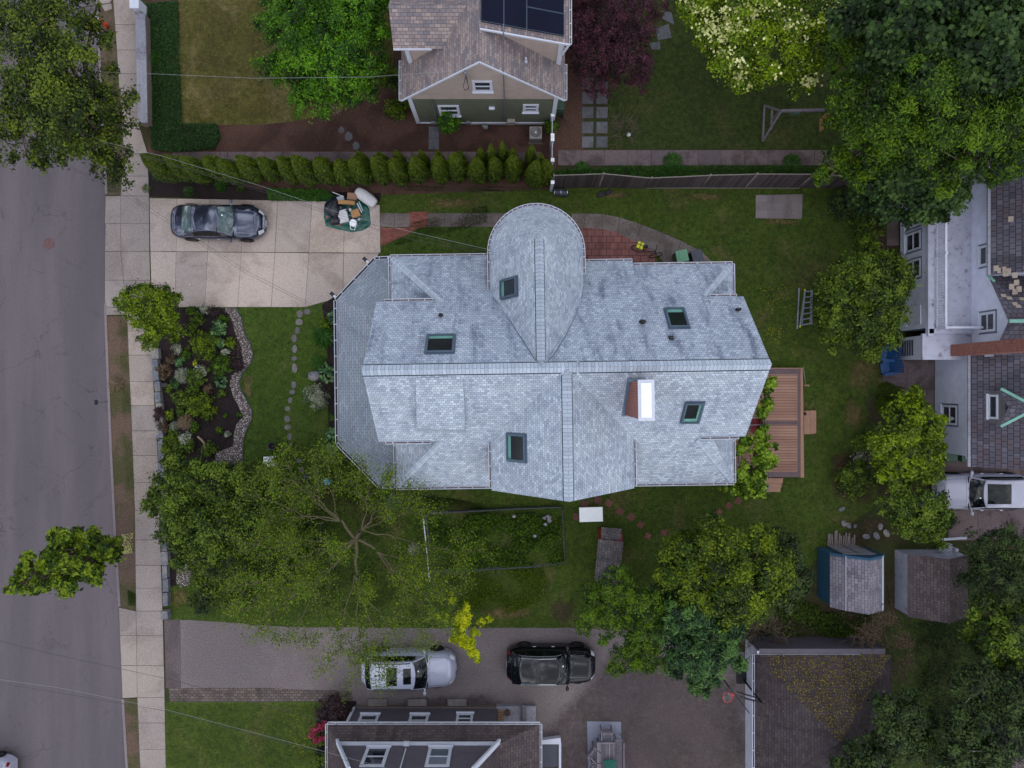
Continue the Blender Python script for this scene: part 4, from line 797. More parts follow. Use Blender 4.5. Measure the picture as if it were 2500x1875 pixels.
# walls: lower storey, upper storey with its gables, round bay
w = MB(); w.prism([(-5.3, -4.35), (9.95, -4.35), (9.95, 5.05), (-5.3, 5.6)], .0, zs_ + .1); w.build('lower_wall', 'sid_main', Hs)
w = MB()
for x0, x1 in ((XW + .3, XE - .3),):
    prof = [(-2.75, 3.8), (2.75, 3.8), (2.75, ZR - MS * 2.75 - .2), (0, ZR - .25), (-2.75, ZR - MS * 2.75 - .2)]
    w.face([(x0, YR + a, b) for a, b in prof]); w.face([(x1, YR + a, b) for a, b in prof][::-1])
    for i in range(5): a, b = prof[i], prof[(i + 1) % 5]; w.face([(x0, YR + a[0], a[1]), (x0, YR + b[0], b[1]), (x1, YR + b[0], b[1]), (x1, YR + a[0], a[1])])
w.build('upper_wall', 'sid_main', Hs)
w = MB(); w.prism([(TX + 1.78 * math.cos(pi * i / 20), TY - .1 + 1.78 * math.sin(pi * i / 20)) for i in range(21)] + [(TX - 1.78, 3.5), (TX + 1.78, 3.5)], 0, ze + .15); w.build('round_bay_wall', 'sid_main', Hs)
w = MB(); w.prism([(SX - SW + .3, SE + .3), (SX + SW - .3, SE + .3), (SX + SW - .3, -1), (SX - SW + .3, -1)], 0, zs + .1); w.face([(SX - SW + .3, SE + .3, zs), (SX + SW - .3, SE + .3, zs), (SX, SE + .3, ZR - .25)]); w.build('south_gable_wall', 'sid_main', Hs)
for xx in (-1.2, 1.1, 3.2): window(Hs, (xx + 1.1, SE + .29, 5.2), (1, 0, 0), (0, -1, 0), .9, 1.4)
for xx in (-3.6, 6.6, 8.6): window(Hs, (xx, -4.36, 2.2), (1, 0, 0), (0, -1, 0), .9, 1.5)
for yy in (-.9, 1.9): window(Hs, (XW + .29, YR + yy - .6, 6.2), (0, 1, 0), (-1, 0, 0), .9, 1.4); window(Hs, (XE - .29, YR + yy - .6, 6.2), (0, 1, 0), (1, 0, 0), .9, 1.4)
# west porch with its bent roof
zo = 2.9
A, B, Cc, D = Lp(916, 634, zo), Lp(822, 734, zo), Lp(826, 1082, zo), Lp(926, 1185, zo); A0_ = Lp(958, 632, zo); D0_ = Lp(963, 1185, zo)
IA, IB, IC, ID = Vector((-5.55, 4.45, 3.95)), Vector((-5.55, 3.2, 4.2)), Vector((-5.55, -2.2, 4.2)), Vector((-5.55, -3.5, 3.95))
r = MB(); r.face([B, Cc, IC, IB]); r.face([A, B, IB, IA]); r.face([Cc, D, ID, IC]); r.face([A0_, A, IA]); r.face([D, D0_, ID]); r.build('porch_roof', 'roof_p', Hs)
def on(a, b): d = (b - a).normalized(); o = Vector((d.y, -d.x, 0)); return o if o.dot(a) > 0 else -o
gutter(Hs, [(x, y, on(x, y)) for x, y in ((A0_, A), (A, B), (B, Cc), (Cc, D), (D, D0_))], .13, .7, inner='gutter_dark')
r = MB()
for x, y in ((A, B), (B, Cc), (Cc, D)): o_ = on(x, y); r.beam(x - o_ * .12 - Vector((0, 0, .16)), y - o_ * .12 - Vector((0, 0, .16)), .05, .2)
for q in (A, B, Cc, D, (B + Cc) / 2, B * .7 + Cc * .3, B * .3 + Cc * .7): r.box(q.x * .975, q.y * .95, 1.5, .18, .18, 2.6)
r.build('porch_post', 'white', Hs)
MB().prism([(v.x * .985 + .05, v.y * .97) for v in (A, B, Cc, D)] + [(-5.4, -4.5), (-5.4, 5.4)], .05, .6).build('porch_floor', 'deck_trim', Hs)
for q0, q1, f in ((A, B, .12), (A, B, .97)):
    p = q0.lerp(q1, f); o_ = on(q0, q1); m = MB(); m.beam(p + o_ * .12, p + o_ * .30, .09, .1); bk = m.build('lamp_bracket', 'white', Hs); MB().box(p.x + o_.x * .38, p.y + o_.y * .38, p.z, .17, .2, .14, .8).build('lamp_box', 'gutter_dark', bk)

# ---- north neighbour: tan and olive cape house
t = thing('house', 'tan and olive clapboard house with brown pink shingles and dark solar panels', 'house', (-1.2, 17, 0)); X0 = -1.38; NS = 1.05; ZN = 7.8; XL, XR = -5.31, 2.53; YF, YB = 13.6, 24.0; WY = 13.75
zN = lambda x: ZN - NS * abs(x - X0)
r = MB(); r.face([(X0, YF, ZN), (X0, YB, ZN), (XL, YB, zN(XL)), (XL, YF, zN(XL))]); r.face([(X0, YF, ZN), (X0, YB, ZN), (XR, YB, zN(XR)), (XR, YF, zN(XR))][::-1])
# west cross gable
gy, gz, gx0 = 16.32, 7.2, -5.3; ye = 14.98; zg = 6.0
r.face([(gx0, ye, zg), (-3.1, ye, zg), (-1.95, gy, gz), (gx0 - .02, gy, gz)]); r.face([(gx0, gy, gz), (-1.95, gy, gz), (-3.2, gy + 1.6, 5.8), (gx0, gy + 1.6, 5.8)])
# east shed dormer
r.face([(X0, 15.0, ZN + .01), (2.53, 15.0, 6.38), (2.53, 22, 6.38), (X0, 22, ZN + .01)]); r.build('roof', 'roof_tan', t)
r = MB()
for e, xx in ((1, XR), (-1, XL)): r.face([(X0, YF, ZN - .01), (xx, YF, zN(xx) - .01), (xx, YF, zN(xx) - .16), (X0, YF, ZN - .16)]); r.face([(X0, YF, ZN - .16), (xx, YF, zN(xx) - .16), (xx, YF + .3, zN(xx) - .16), (X0, YF + .3, ZN - .16)]); r.beam((X0, YF - .02, ZN - .02), (xx, YF - .02, zN(xx) - .02), .045, .1, (0, 0, 1))
r.beam((X0 + .02, 14.98, ZN - .02), (2.53, 14.98, 6.36), .05, .12, (0, 0, 1)); r.beam((gx0, ye - .02, zg - .02), (-3.6, ye - .02, zg - .02), .05, .1)
# corner boards
for x, y, z0, z1, w_ in ((-4.92, WY - .03, .35, 3.9, .2), (2.12, WY - .03, .35, 3.9, .2), (-4.78, 15.17, 4.2, 5.95, .2), (2.2, 15.17, 4.0, 6.3, .22)): r.box(x, y, (z0 + z1) / 2, w_, .06, z1 - z0)
r.beam((XR, 15.0, 6.38), (2.3, 15.1, 5.2), .08, .1); r.box(-1.4, WY - .03, .36, 7.0, .05, .1); r.build('trim', 'white', t)
wl = MB(); wl.face([(-4.95, WY, 3.45), (2.15, WY, 3.45), (2.15, WY, zN(2.15) - .1), (X0, WY, ZN - .15), (-4.95, WY, zN(-4.95) - .1)]); wl.face([(X0, 15.2, 6.5), (2.25, 15.2, 3.6), (2.25, 15.2, 6.35), (X0, 15.2, 7.7)]); wl.face([(-4.85, 15.2, 4), (-2.4, 15.2, 4), (-2.4, 15.2, 5.98), (-4.85, 15.2, 5.98)]); wl.face([(2.25, 15.2, 3.6), (2.25, 22, 3.6), (2.25, 22, 6.35), (2.25, 15.2, 6.35)])
wl.build('upper_wall', 'sid_tan', t)
wl = MB(); wl.prism([(-4.95, WY), (2.15, WY), (2.15, YB), (-4.95, YB)], .35, 3.45); wl.build('lower_wall', 'sid_green', t)
MB().prism([(-4.9, WY + .05), (2.1, WY + .05), (2.1, YB), (-4.9, YB)], 0, .36).build('foundation', 'foundation', t)
gutter(t, [((XL, YF, zN(XL)), (XL, ye + .5, zN(XL)), (-1, 0, 0)), ((XR, YF, zN(XR)), (XR, 15.3, zN(XR)), (1, 0, 0)), ((2.53, 15.0, 6.38), (2.53, 18, 6.38), (1, 0, 0))], .1, .6)
def sw(x, y, h): p = P(x, y, h); return p
window(t, (X0 + .02, WY, 4.98), (1, 0, 0), (0, -1, 0), .93, 1.15, .13); window(t, (-3.15, WY, 2.05), (1, 0, 0), (0, -1, 0), 1.05, 1.3, .13); window(t, (.93, WY, 2.35), (1, 0, 0), (0, -1, 0), .78, .95, .13)
m = MB()
for k, (xa, xb, ya, yb) in enumerate([(-1.30, -.36, 15.28, 17.2), (-.33, .62, 15.28, 17.2), (.65, 2.28, 15.28, 16.22), (.65, 2.28, 16.25, 17.2), (-1.3, -.36, 17.25, 19), (-.33, .62, 17.25, 19), (.65, 2.28, 17.25, 19)]):
    zz_ = lambda x: ZN - (x - X0) * .363 + .12; q = MB(); q.face([(xa, ya, zz_(xa)), (xb, ya, zz_(xb)), (xb, yb, zz_(xb)), (xa, yb, zz_(xa))]); q.face([(xa, ya, zz_(xa)), (xb, ya, zz_(xb)), (xb, ya, zz_(xb) - .1), (xa, ya, zz_(xa) - .1)]); po = q.build('solar_panel', 'solar', t); f = MB()
    for a_, b_ in (((xa, ya), (xb, ya)), ((xb, ya), (xb, yb)), ((xb, yb), (xa, yb)), ((xa, yb), (xa, ya))): f.beam((*a_, zz_(a_[0]) + .002), (*b_, zz_(b_[0]) + .002), .012, .02)
    f.build('panel_frame', 'skyframe', po)
cp = MB(); cp.tube([(-.36, 15.3, 7.6), (-.36, 14.98, 7.5), (-.36, 14.7, 6.8), (-.37, 13.6, 6.8), (-.37, 13.66, 5.0), (-.37, 13.68, .9)], .025, 6); cp.build('conduit', 'flash', t)
vent(t, (.62, 14.55, zN(.62)), .05, .35, mat='white'); 
MB().box(-1.0, WY - .08, 2.5, .3, .14, .16).build('wall_lamp', 'white', t, bevel=.03); b = MB(); b.box(-.05, WY - .12, .75, .42, .2, .45).build('meter_box', 'ac_grey', t, bevel=.02)
for xx in (-3.75, -2.3, -4.1): MB().box(xx, WY - .09, .55, .26, .14, .3).build('utility_box', 'steel', t, bevel=.02)
m = MB(); m.tube([(-3.9, WY - .1, .5), (-3.85, WY - .06, 3.4)], .035, 6); m.tube([(-4.25, WY - .05, 2.6), (-4.2, WY - .05, .6)], .012, 5); m.tube([(-2.2, WY - .1, .35), (2.1, WY - .1, .35)], .03, 6); m.build('wall_pipe', 'steel', t)
m = MB(); q = Vector((-2.02, YF - .12, 6.7)); m.tube([(-2.02, WY - .08, 5.6), (-2.02, YF - .15, 6.95)], .035, 8); m.blob(q + Vector((0, 0, .3)), (.1, .1, .1)); ms = m.build('service_mast', 'steel', t)
m = MB(); m.tube([q, q + Vector((-.15, -.3, -.5)), q + Vector((-.1, -.2, -1.1)), q + Vector((.05, .02, -1.3))], .015, 5); m.tube([q, q + Vector((.1, -.35, -.6)), q + Vector((.05, -.1, -1.4))], .015, 5); m.build('drip_loop', 'wire', ms)
one('meter_riser', 'small bent grey gas pipe and meter standing against the olive wall', 'pipe', MB().tube([(-1.55, 13.5, .1), (-1.55, 13.5, .55), (-1.3, 13.5, .6), (-1.3, 13.5, .35)], .03, 6).box(-1.38, 13.45, .45, .24, .18, .2), 'steel')

# ---- south neighbour: mauve gambrel house with a pent roof
t = thing('house', 'dark mauve gambrel house with white window trim and a brown shingle skirt roof', 'house', (-3.8, -19, 0)); GY = -17.32
EX0, EX1, EY, EZ = -9.06, 1.37, -16.72, 2.8; BY = -30
r = MB(); r.face([(EX0, EY, EZ), (EX1, EY, EZ), (-.6, GY, 3.55), (-8.42, GY, 3.55)]); r.face([(EX0, EY, EZ), (-8.42, GY, 3.55), (-8.42, BY, 3.55), (EX0, BY, EZ)]); r.face([(EX1, EY, EZ), (-.6, GY, 3.55), (-.6, BY, 3.55), (EX1, BY, EZ)][::-1])
r.face([(-8.42, GY + .12, 3.55), (-7.3, GY + .12, 6.0), (-7.3, BY, 6.0), (-8.42, BY, 3.55)]); r.face([(-.6, GY + .12, 3.55), (-1.7, GY + .12, 6.0), (-1.7, BY, 6.0), (-.6, BY, 3.55)][::-1])
r.face([(-7.3, GY + .12, 6.0), (-4.5, GY + .12, 7.9), (-4.5, BY, 7.9), (-7.3, BY, 6.0)]); r.face([(-1.7, GY + .12, 6.0), (-4.5, GY + .12, 7.9), (-4.5, BY, 7.9), (-1.7, BY, 6.0)][::-1]); r.build('roof', 'roof_brown', t)
wl = MB(); wl.face([(-8.4, GY, 3.55), (-.62, GY, 3.55), (-1.72, GY, 5.98), (-4.5, GY, 7.88), (-7.28, GY, 5.98)]); wl.prism([(-8.3, -17.05), (-.75, -17.05), (-.75, BY), (-8.3, BY)], .35, 2.9); wl.build('wall', 'sid_purple', t)
MB().prism([(-8.3, -16.98), (-.4, -16.98), (-.4, BY), (-8.3, BY)], 0, .38).build('foundation', 'foundation', t)
r = MB(); r.beam((-8.42, GY + .14, 3.6), (-7.3, GY + .14, 6.05), .06, .24, (0, 1, 0)); r.beam((-.6, GY + .14, 3.6), (-1.7, GY + .14, 6.05), .06, .24, (0, 1, 0)); r.beam((-8.3, GY + .06, 3.66), (-.7, GY + .06, 3.66), .06, .2, (0, 1, 0)); r.beam((-8.42, GY + .2, 3.55), (-7.25, GY + .2, 6.1), .12, .1, (0, 1, 0)); r.beam((-.6, GY + .2, 3.55), (-1.75, GY + .2, 6.1), .12, .1, (0, 1, 0)); r.box(-8.3, -17.02, 1.6, .12, .1, 2.5); r.build('trim', 'white', t)
gutter(t, [((EX0, EY, EZ), (EX1, EY, EZ), (0, 1, 0)), ((EX0, BY, EZ), (EX0, EY, EZ), (-1, 0, 0)), ((EX1, BY, EZ), (EX1, EY, EZ), (1, 0, 0))], .1, .7)
for x_, w_, zc_, h_ in ((-7.3, .98, 1.75, 1.3), (-4.75, .98, 1.75, 1.3), (-2.42, .86, 1.55, 1.1)): window(t, (x_, -17.05, zc_), (1, 0, 0), (0, 1, 0), w_, h_, .13)
for x_, g_ in ((-6.35, 'glass'), (-3.4, 'glass_lt')): window(t, (x_, GY, 4.75), (1, 0, 0), (0, 1, 0), 1.12, 1.75, .15, gl=g_)
m = MB(); m.tube([(-5.02, -17.25, 4.1), (-5.02, -17.25, 4.6), (-5.02, -17.25, 9)], .03, 6); m.box(-5.02, -17.1, 3.95, .26, .2, .12); m.build('vent_pipe', 'white', t)
for i, x_ in enumerate((-7.1, -5.0, -2.9)): m = MB(); m.box(x_, -16.8, .16, 1.0, .36, .16); m.build('basement_window', 'gutter_in', t)
m = MB(); m.prism(px([(1212, 1722), (1308, 1722), (1308, 1800), (1212, 1800)], .3), 0, .42); po = m.build('porch_landing', 'capstone', t, bevel=.02); MB().box(*P(1280, 1745, .5)[:2], .5, .2, 1.1, .2).build('step', 'slate', po)
m = MB(); m.prism(px([(1318, 1806), (1368, 1799), (1370, 1815), (1318, 1815)], .3), 0, .4); m.prism(px([(1364, 1815), (1370, 1815), (1370, 1890), (1364, 1890)], .3), 0, .35); m.build('well_wall', 'white', t, bevel=.01); MB().prism(px([(1319, 1816), (1363, 1814), (1363, 1872), (1319, 1873)], .25), 0, .26).build('bulkhead_door', 'dark_bin', t, bevel=.01)
lg = thing('firewood_stack', 'small stack of split firewood on the white landing', 'firewood', P(1224, 1744, .42))
for i in range(6): p = P(1223, 1735 + i * 5.6, .5); MB().beam((p.x - .16, p.y, p.z - .02 + .02 * (i % 2)), (p.x + .17, p.y - .02, p.z), .1, .09).build('log', 'wood', lg, bevel=.02)
p = P(1239, 1738, .5); m = MB(); m.cyl(p.x, p.y, .42, .66, .12, .16); one('plant_pot', 'brown round pot beside the firewood on the landing', 'pot', m, 'pot'); p = P(1238, 1747, .5); one('trowel', 'blue hand trowel lying by the brown pot on the landing', 'trowel', MB().box(p.x, p.y, .45, .1, .12, .04, .6), 'blue')

# ---- east neighbour: white house
t = thing('house', 'white clapboard house with slate coloured shingles, flat balcony roof and green copper trim', 'house', (24, 2, 0)); WX = 20.5
# single storey wing with flat roof
yA, yB = 2.5, 10.6
wl = MB(); wl.prism([(WX, yA + .3), (WX, yB), (22.6, yB), (22.6, yA + .3)], .2, 2.58); wl.build('wing_wall', 'sid_whitev', t)
m = MB(); m.prism([(WX - .05, yA), (WX - .05, yB + .2), (22.7, yB + .2), (22.7, yA)], 2.58, 2.70); m.build('balcony_floor', 'membrane', t)
m = MB(); m.box(WX + .1, (yA + yB) / 2, 2.76, .3, yB - yA + .3, .12); m.box(21.6, yA + .1, 2.76, 2.2, .25, .12); m.box(21.6, yB + .1, 2.76, 2.2, .25, .12); m.build('parapet', 'membrane', t, bevel=.01)
m = MB(); rx = 20.86; m.box(rx, (yA + yB) / 2 + .1, 3.58, .10, yB - yA - .2, .06); m.box(rx, (yA + yB) / 2 + .1, 2.86, .06, yB - yA - .2, .05)
yy = yA + .3
while yy < yB: m.box(rx, yy, 3.22, .035, .035, .7); yy += .13
m.box(21.8, yA + .22, 3.58, 1.85, .10, .06)
yy = rx
while yy < 22.6: m.box(yy, yA + .22, 3.22, .035, .035, .7); yy += .14
for q in (yA + .2, yB - .1, 6.3): m.box(rx, q, 3.2, .11, .11, .95)
m.build('railing', 'white', t)
for (yy, s) in ((P(0, 528, 1.3).y, 1), (P(0, 586, 1.3).y, 1), (P(0, 654, 1.3).y, 1)): window(t, (WX, yy * .985, 1.45), (0, 1, 0), (-1, 0, 0), .95, 1.35, .1, cas='flash', sash=True)
window(t, (WX, P(0, 768, 1.4).y * .985, 1.5), (0, 1, 0), (-1, 0, 0), .95, 1.25, .05, gl='white', sash=False, name='white_shutter')
# second storey over the wing
wl = MB(); wl.face([(22.66, 2.3, 2.7), (22.66, 11.5, 2.7), (22.66, 11.5, 4.6), (22.66, 5.2, 4.6), (22.66, 5.1, 4.2), (22.66, 2.92, 5.45), (22.66, 1.3, 4.3), (22.66, 1.3, 2.7)]); wl.prism([(22.72, 1.52), (22.72, 11.4), (34, 11.4), (34, 1.52)], 0, 4.1); wl.build('upper_wall', 'sid_white', t)
window(t, (22.66, 6.15, 3.85), (0, 1, 0), (-1, 0, 0), 1.0, 1.1, .12, cas='flash'); window(t, (22.66, 2.95, 3.9), (0, 1, 0), (-1, 0, 0), .95, 1.15, .12, cas='flash')
r = MB(); gx = 22.4; r.face([(gx, 5.12, 4.42), (gx, 10.85, 4.42), (26.4, 10.85, 7.4), (26.4, 5.12, 7.4)]); r.face([(gx, 10.85, 4.42), (gx + .02, 13, 4.42), (34, 13, 4.42), (34, 10.85, 4.5), (26.4, 10.85, 7.4)]) if False else None
r.face([(gx, 10.85, 4.42), (32, 10.85, 4.42), (26.4, 8.2, 7.4)])
# west facing cross gable
r.face([(22.5, 5.1, 4.18), (22.5, 2.85, 5.55), (26.4, 2.85, 5.55), (26.4, 5.1, 4.18)][::-1]); r.face([(22.5, 2.85, 5.55), (22.5, 1.35, 4.5), (26.4, 1.35, 4.5), (26.4, 2.85, 5.55)][::-1])
r.face([(26.4, 10.85, 7.4), (26.4, 0, 7.4), (34, 0, 4), (34, 10.85, 4)])
# low south wing roof
r.face([(22.18, 1.7, 3.35), (22.18, -4.0, 3.35), (26.5, -4.0, 6.2), (26.5, 1.7, 6.2)]); r.face([(22.18, -4.0, 3.35), (26.5, -4.0, 6.2), (31, -4.0, 3.35)]) ; r.face([(26.5, 1.7, 6.2), (26.5, -4, 6.2), (31, -4, 3.35), (31, 1.7, 3.35)]); r.build('roof', 'roof_slate', t)
wl = MB(); wl.prism([(22.36, -3.55), (22.36, 1.5), (31, 1.5), (31, -3.55)], .15, 2.75); wl.build('south_wing_wall', 'sid_whitev', t)
wl = MB(); wl.prism([(22.33, -3.7), (22.33, 1.5), (31, 1.5), (31, -3.7)], 2.75, 3.32); wl.build('frieze', 'sid_white', t)
window(t, (22.36, -1.58, 1.45), (0, 1, 0), (-1, 0, 0), 1.0, 1.25, .1, cas='flash')
q_ = MB(); p = Vector((22.335, -1.75, 1.6)); q_.grid(lambda u, v: (22.33, p.y + .09 * math.cos(u * 2 * pi) * v, p.z + .26 * math.sin(u * 2 * pi) * v), 16, 2); q_.build('hanging_ornament', 'white', t)
m = MB(); m.box(22.1, -1.15, 3.36, .12, 5.7, .09); m.box(22.34, 8.0, 4.44, .13, 5.8, .1); m.beam((22.3, 10.9, 4.4), (26, 10.9, 4.4), .1, .1); m.build('gutter', 'capstone', t)
m = MB(); m.beam((22.4, 10.8, 4.5), (26.2, 8.3, 7.35), .14, .05); m.beam((22.5, 2.85, 5.6), (26.4, 2.85, 5.6), .16, .05); m.beam((22.45, 5.15, 4.22), (22.6, 4.8, 4.45), .12, .05)
m.beam((22.82, -1.98, 4.56), (23.95, -1.12, 5.26), .13, .06); m.beam((22.82, -.22, 4.56), (23.95, -1.06, 5.26), .13, .06); m.build('copper_flashing', 'copper', t)
# gable dormer on the south wing
r = MB(); r.face([(22.8, -2.02, 4.5), (24.0, -1.09, 5.2), (22.8, -1.09, 5.1)]); r.face([(22.8, -.18, 4.5), (24.0, -1.09, 5.2), (22.8, -1.09, 5.1)]); r.build('dormer_roof', 'roof_slate', t)
m = MB(); m.box(22.95, -1.08, 4.1, .3, 1.5, .75); m.build('dormer_wall', 'steel', t); window(t, (22.79, -1.08, 4.12), (0, 1, 0), (-1, 0, 0), 1.15, .66, .1, sash=False)
# side entry box
wl = MB(); wl.prism([(20.42, 1.28), (20.42, 2.42), (22.6, 2.42), (22.6, 1.28)], .2, 2.45); wl.build('entry_wall', 'sid_whitev', t); MB().prism([(20.3, 1.2), (20.3, 2.5), (22.75, 2.5), (22.75, 1.2)], 2.45, 2.6).build('entry_roof', 'membrane', t, bevel=.01)
m = MB(); 
for i in range(5): m.box(20.41, 1.85, .62 + i * .22, .03, .8, .12)
m.build('louvre', 'dark_bin', t)
ch = MB(); ch.box(22.05, 1.66, 4.6, .75, .56, 9.2); ch.build('chimney', 'brick', t)
for p_, L in (((23.4, 5.9, 5.3), .8), ((23.6, 4.4, 5.0), .6)): MB().tube([p_, (p_[0] + .05, p_[1], p_[2] + L)], .06, 8, .5, True).build('vent_pipe', 'gutter_in', t)
for (x, y) in [(2432, 655), (2441, 660), (2450, 658), (2462, 662), (2478, 672), (2482, 690), (2470, 700), (2488, 706), (2478, 712), (2455, 668), (2464, 728), (2478, 742), (2486, 748), (2450, 722), (2495, 730), (2467, 415), (2468, 535)]:
    p0 = (22.4, 8, 4.42); n_ = Vector((-2.98, 0, 4.0)).normalized() if y < 715 else Vector((0, 1.37, 2.25)).normalized(); p0 = p0 if y < 715 else (22.5, 5.1, 4.18)
    q = hit(x, y, p0, n_, 0); u = Vector((0, 1, 0)) if y < 715 else Vector((1, 0, 0)); v = n_.cross(u); a = .1 if y < 715 else .09; m = MB(); m.face([q + n_ * .015 + u * i * a * 1.3 + v * j * a for i, j in ((-1, -1), (1, -1), (1, 1), (-1, 1))]); m.build('pale_shingle', 'beige_shingle', t)

# ---- sheds, garage, coop
def gable_prof(t, prof, y0, y1, roofm, wallm, axis='y', wall_from=0):
    """roof over a profile of (x,z) points from left eave to right eave"""
    r = MB()
    for a, b in zip(prof, prof[1:]): r.face([(a[0], y0, a[1]), (b[0], y0, b[1]), (b[0], y1, b[1]), (a[0], y1, a[1])])
    ro = r.build('roof', roofm, t); w_ = MB(); ins = .06; pr = [(prof[0][0] + ins, wall_from)] + [(x + (ins if x < (prof[0][0] + prof[-1][0]) / 2 else -ins), z - .04) for x, z in prof] + [(prof[-1][0] - ins, wall_from)]
    for yy in (y0 + (ins if y1 > y0 else -ins), y1 - (ins if y1 > y0 else -ins)): w_.face([(x, yy, z) for x, z in pr])
    for xx in (pr[0][0], pr[-1][0]): w_.face([(xx, y0 - ins, 0), (xx, y1 + ins, 0), (xx, y1 + ins, prof[0][1] - .03), (xx, y0 - ins, prof[0][1] - .03)])
    w_.build('wall', wallm, t); return ro
t = thing('garden_shed', 'blue garden shed with grey gambrel shingle roof and white double door', 'shed', (17.5, -10, 0)); pr = [(16.1, 1.72), (16.62, 2.32), (17.5, 2.92), (18.45, 2.32), (18.85, 1.72)]
gable_prof(t, pr, -8.58, -11.3, 'roof_shed', 'blue_shed')
m = MB(); m.beam((16.62, -8.56, 2.345), (16.62, -11.3, 2.345), .035, .03); m.beam((18.47, -8.56, 2.335), (18.47, -11.3, 2.335), .08, .02); m.build('metal_strip', 'alu', t)
m = MB(); m.beam((16.1, -8.6, 1.72), (16.62, -8.6, 2.32), .05, .12, (0, 1, 0)); m.beam((16.62, -8.6, 2.32), (17.5, -8.6, 2.92), .05, .12, (0, 1, 0)); m.beam((17.5, -8.6, 2.92), (18.45, -8.6, 2.32), .05, .12, (0, 1, 0)); m.beam((18.45, -8.6, 2.32), (18.85, -8.6, 1.72), .05, .12, (0, 1, 0)); m.build('barge_board', 'blue_shed', t)
m = MB(); 
for x_ in (17.1, 17.95): m.box(x_, -8.60, .98, .82, .05, 1.75)
dr = m.build('door', 'capstone', t, bevel=.01); m = MB()
for x_ in (17.1, 17.95): frame_ring(m, Vector((x_, -8.57, .98)), Vector((1, 0, 0)), Vector((0, 0, 1)), Vector((0, 1, 0)), .84, 1.8, .05, .03); m.box(x_, -8.56, .98, .8, .03, .05)
m.build('door_frame', 'steel', dr)
t = thing('garden_shed', 'white garden shed with dark mossy shingle roof, right of the blue shed', 'shed', (21.8, -10, 0)); gable_prof(t, [(20.2, 1.42), (21.75, 2.42), (23.3, 1.42)], -8.7, -11.9, 'roof_shed2', 'membrane')
t = thing('garage', 'garage with a dark brown hip roof covered in fallen catkins', 'garage', (15.6, -17, 0)); gx0, gx1, gy0, gy1, gz = 12.2, 19.1, -13.62, -20.6, 1.95; ap = Vector((15.65, -17.1, 3.85))
r = MB(); cs = [(gx0, gy0, gz), (gx1, gy0, gz), (gx1, gy1, gz), (gx0, gy1, gz)]
for i in range(4): r.face([cs[i], cs[(i + 1) % 4], ap])
ro = r.build('roof', 'roof_garage', t); MB().prism([(gx0 + .25, gy0 + .28), (gx1 - .3, gy0 + .28), (gx1 - .3, gy1 + .2), (gx0 + .25, gy1 + .2)], 0, gz - .02).build('wall', 'sid_purple', t)
MB().box(gx0 + .2, -16.9, .98, .1, 6.9, 1.9).build('white_wall', 'sid_white', t); gutter(t, [((gx0, gy1, gz), (gx0, gy0, gz), (-1, 0, 0))], .1, .8, inner='gutter_dark')
m = MB(); m.beam((gx0, gy0 + .02, gz), (17.5, gy0 + .02, gz), .03, .04); m.build('edge_trim', 'capstone', t)
n = 3600; u = rng.random((n, 2)); fl = u.sum(1) > 1; u[fl] = 1 - u[fl]; q = np.array(cs[0]) + u[:, :1] * (np.array(cs[1]) - np.array(cs[0])) + u[:, 1:] * (np.array(ap) - np.array(cs[0])); keep = (q[:, 0] > 12.9) & (rng.random(n) < .75); q = q[keep]; q[:, 2] += .03
o = quads('catkin_litter', q, rng.normal(size=(len(q), 3)) * .4 + np.array([0, .5, 1]), rng.uniform(.02, .05, len(q)), rng.normal(.5, .25, len(q)), 'moss', ro); tag(o, kind='stuff')
q = np.column_stack([rng.uniform(12.3, 18.9, 500), rng.uniform(-20.4, -13.8, 500)]); zt = gz + (3.85 - gz) * np.minimum(1, np.minimum(np.minimum(q[:, 0] - gx0, gx1 - q[:, 0]), np.minimum(gy0 - q[:, 1], q[:, 1] - gy1)) / 3.45) + .03
o = quads('fallen_leaves', np.column_stack([q, zt]), np.tile([0, 0, 1.], (500, 1)), rng.uniform(.015, .035, 500), rng.normal(.4, .2, 500), 'moss', ro); tag(o, kind='stuff')
n = 260; q = np.column_stack([rng.uniform(20.4, 23.2, n), rng.uniform(-11.8, -8.8, n)]); z_ = 2.44 - np.abs(q[:, 0] - 21.75) * .645 + .02; one_ = quads('leaf_litter', np.column_stack([q, z_]), np.tile([0, 0, 1.], (n, 1)), rng.uniform(.015, .035, n), rng.normal(.5, .25, n), 'litter'); tag(one_, 'scattered pale leaf litter on the mossy shed roof', 'leaf litter', None, 'stuff')
t = thing('chicken_coop', 'red chicken coop with a stepped grey shingle roof', 'chicken coop', P(1488, 1360, 0))
cq = lambda x, y, h: P(x, y, h)
m = MB(); m.prism(px([(1464, 1290), (1516, 1296), (1516, 1318), (1462, 1318)], .5), 0, 1.05); m.prism(px([(1463, 1325), (1514, 1330), (1500, 1430), (1456, 1425)], .5), 0, 1.15); m.build('wall', 'red', t)
m = MB(); m.face([cq(1468, 1287, 1.15), cq(1517, 1291, 1.1), cq(1515, 1320, 1.25), cq(1468, 1316, 1.3)]); m.build('low_roof', 'roof_coop', t); m = MB(); m.face([cq(1461, 1316, 1.35), cq(1495, 1320, 1.6), cq(1484, 1440, 1.6), cq(1449, 1434, 1.35)]); m.face([cq(1495, 1320, 1.6), cq(1522, 1323, 1.3), cq(1508, 1442, 1.3), cq(1484, 1440, 1.6)]); m.build('high_roof', 'roof_coop', t)

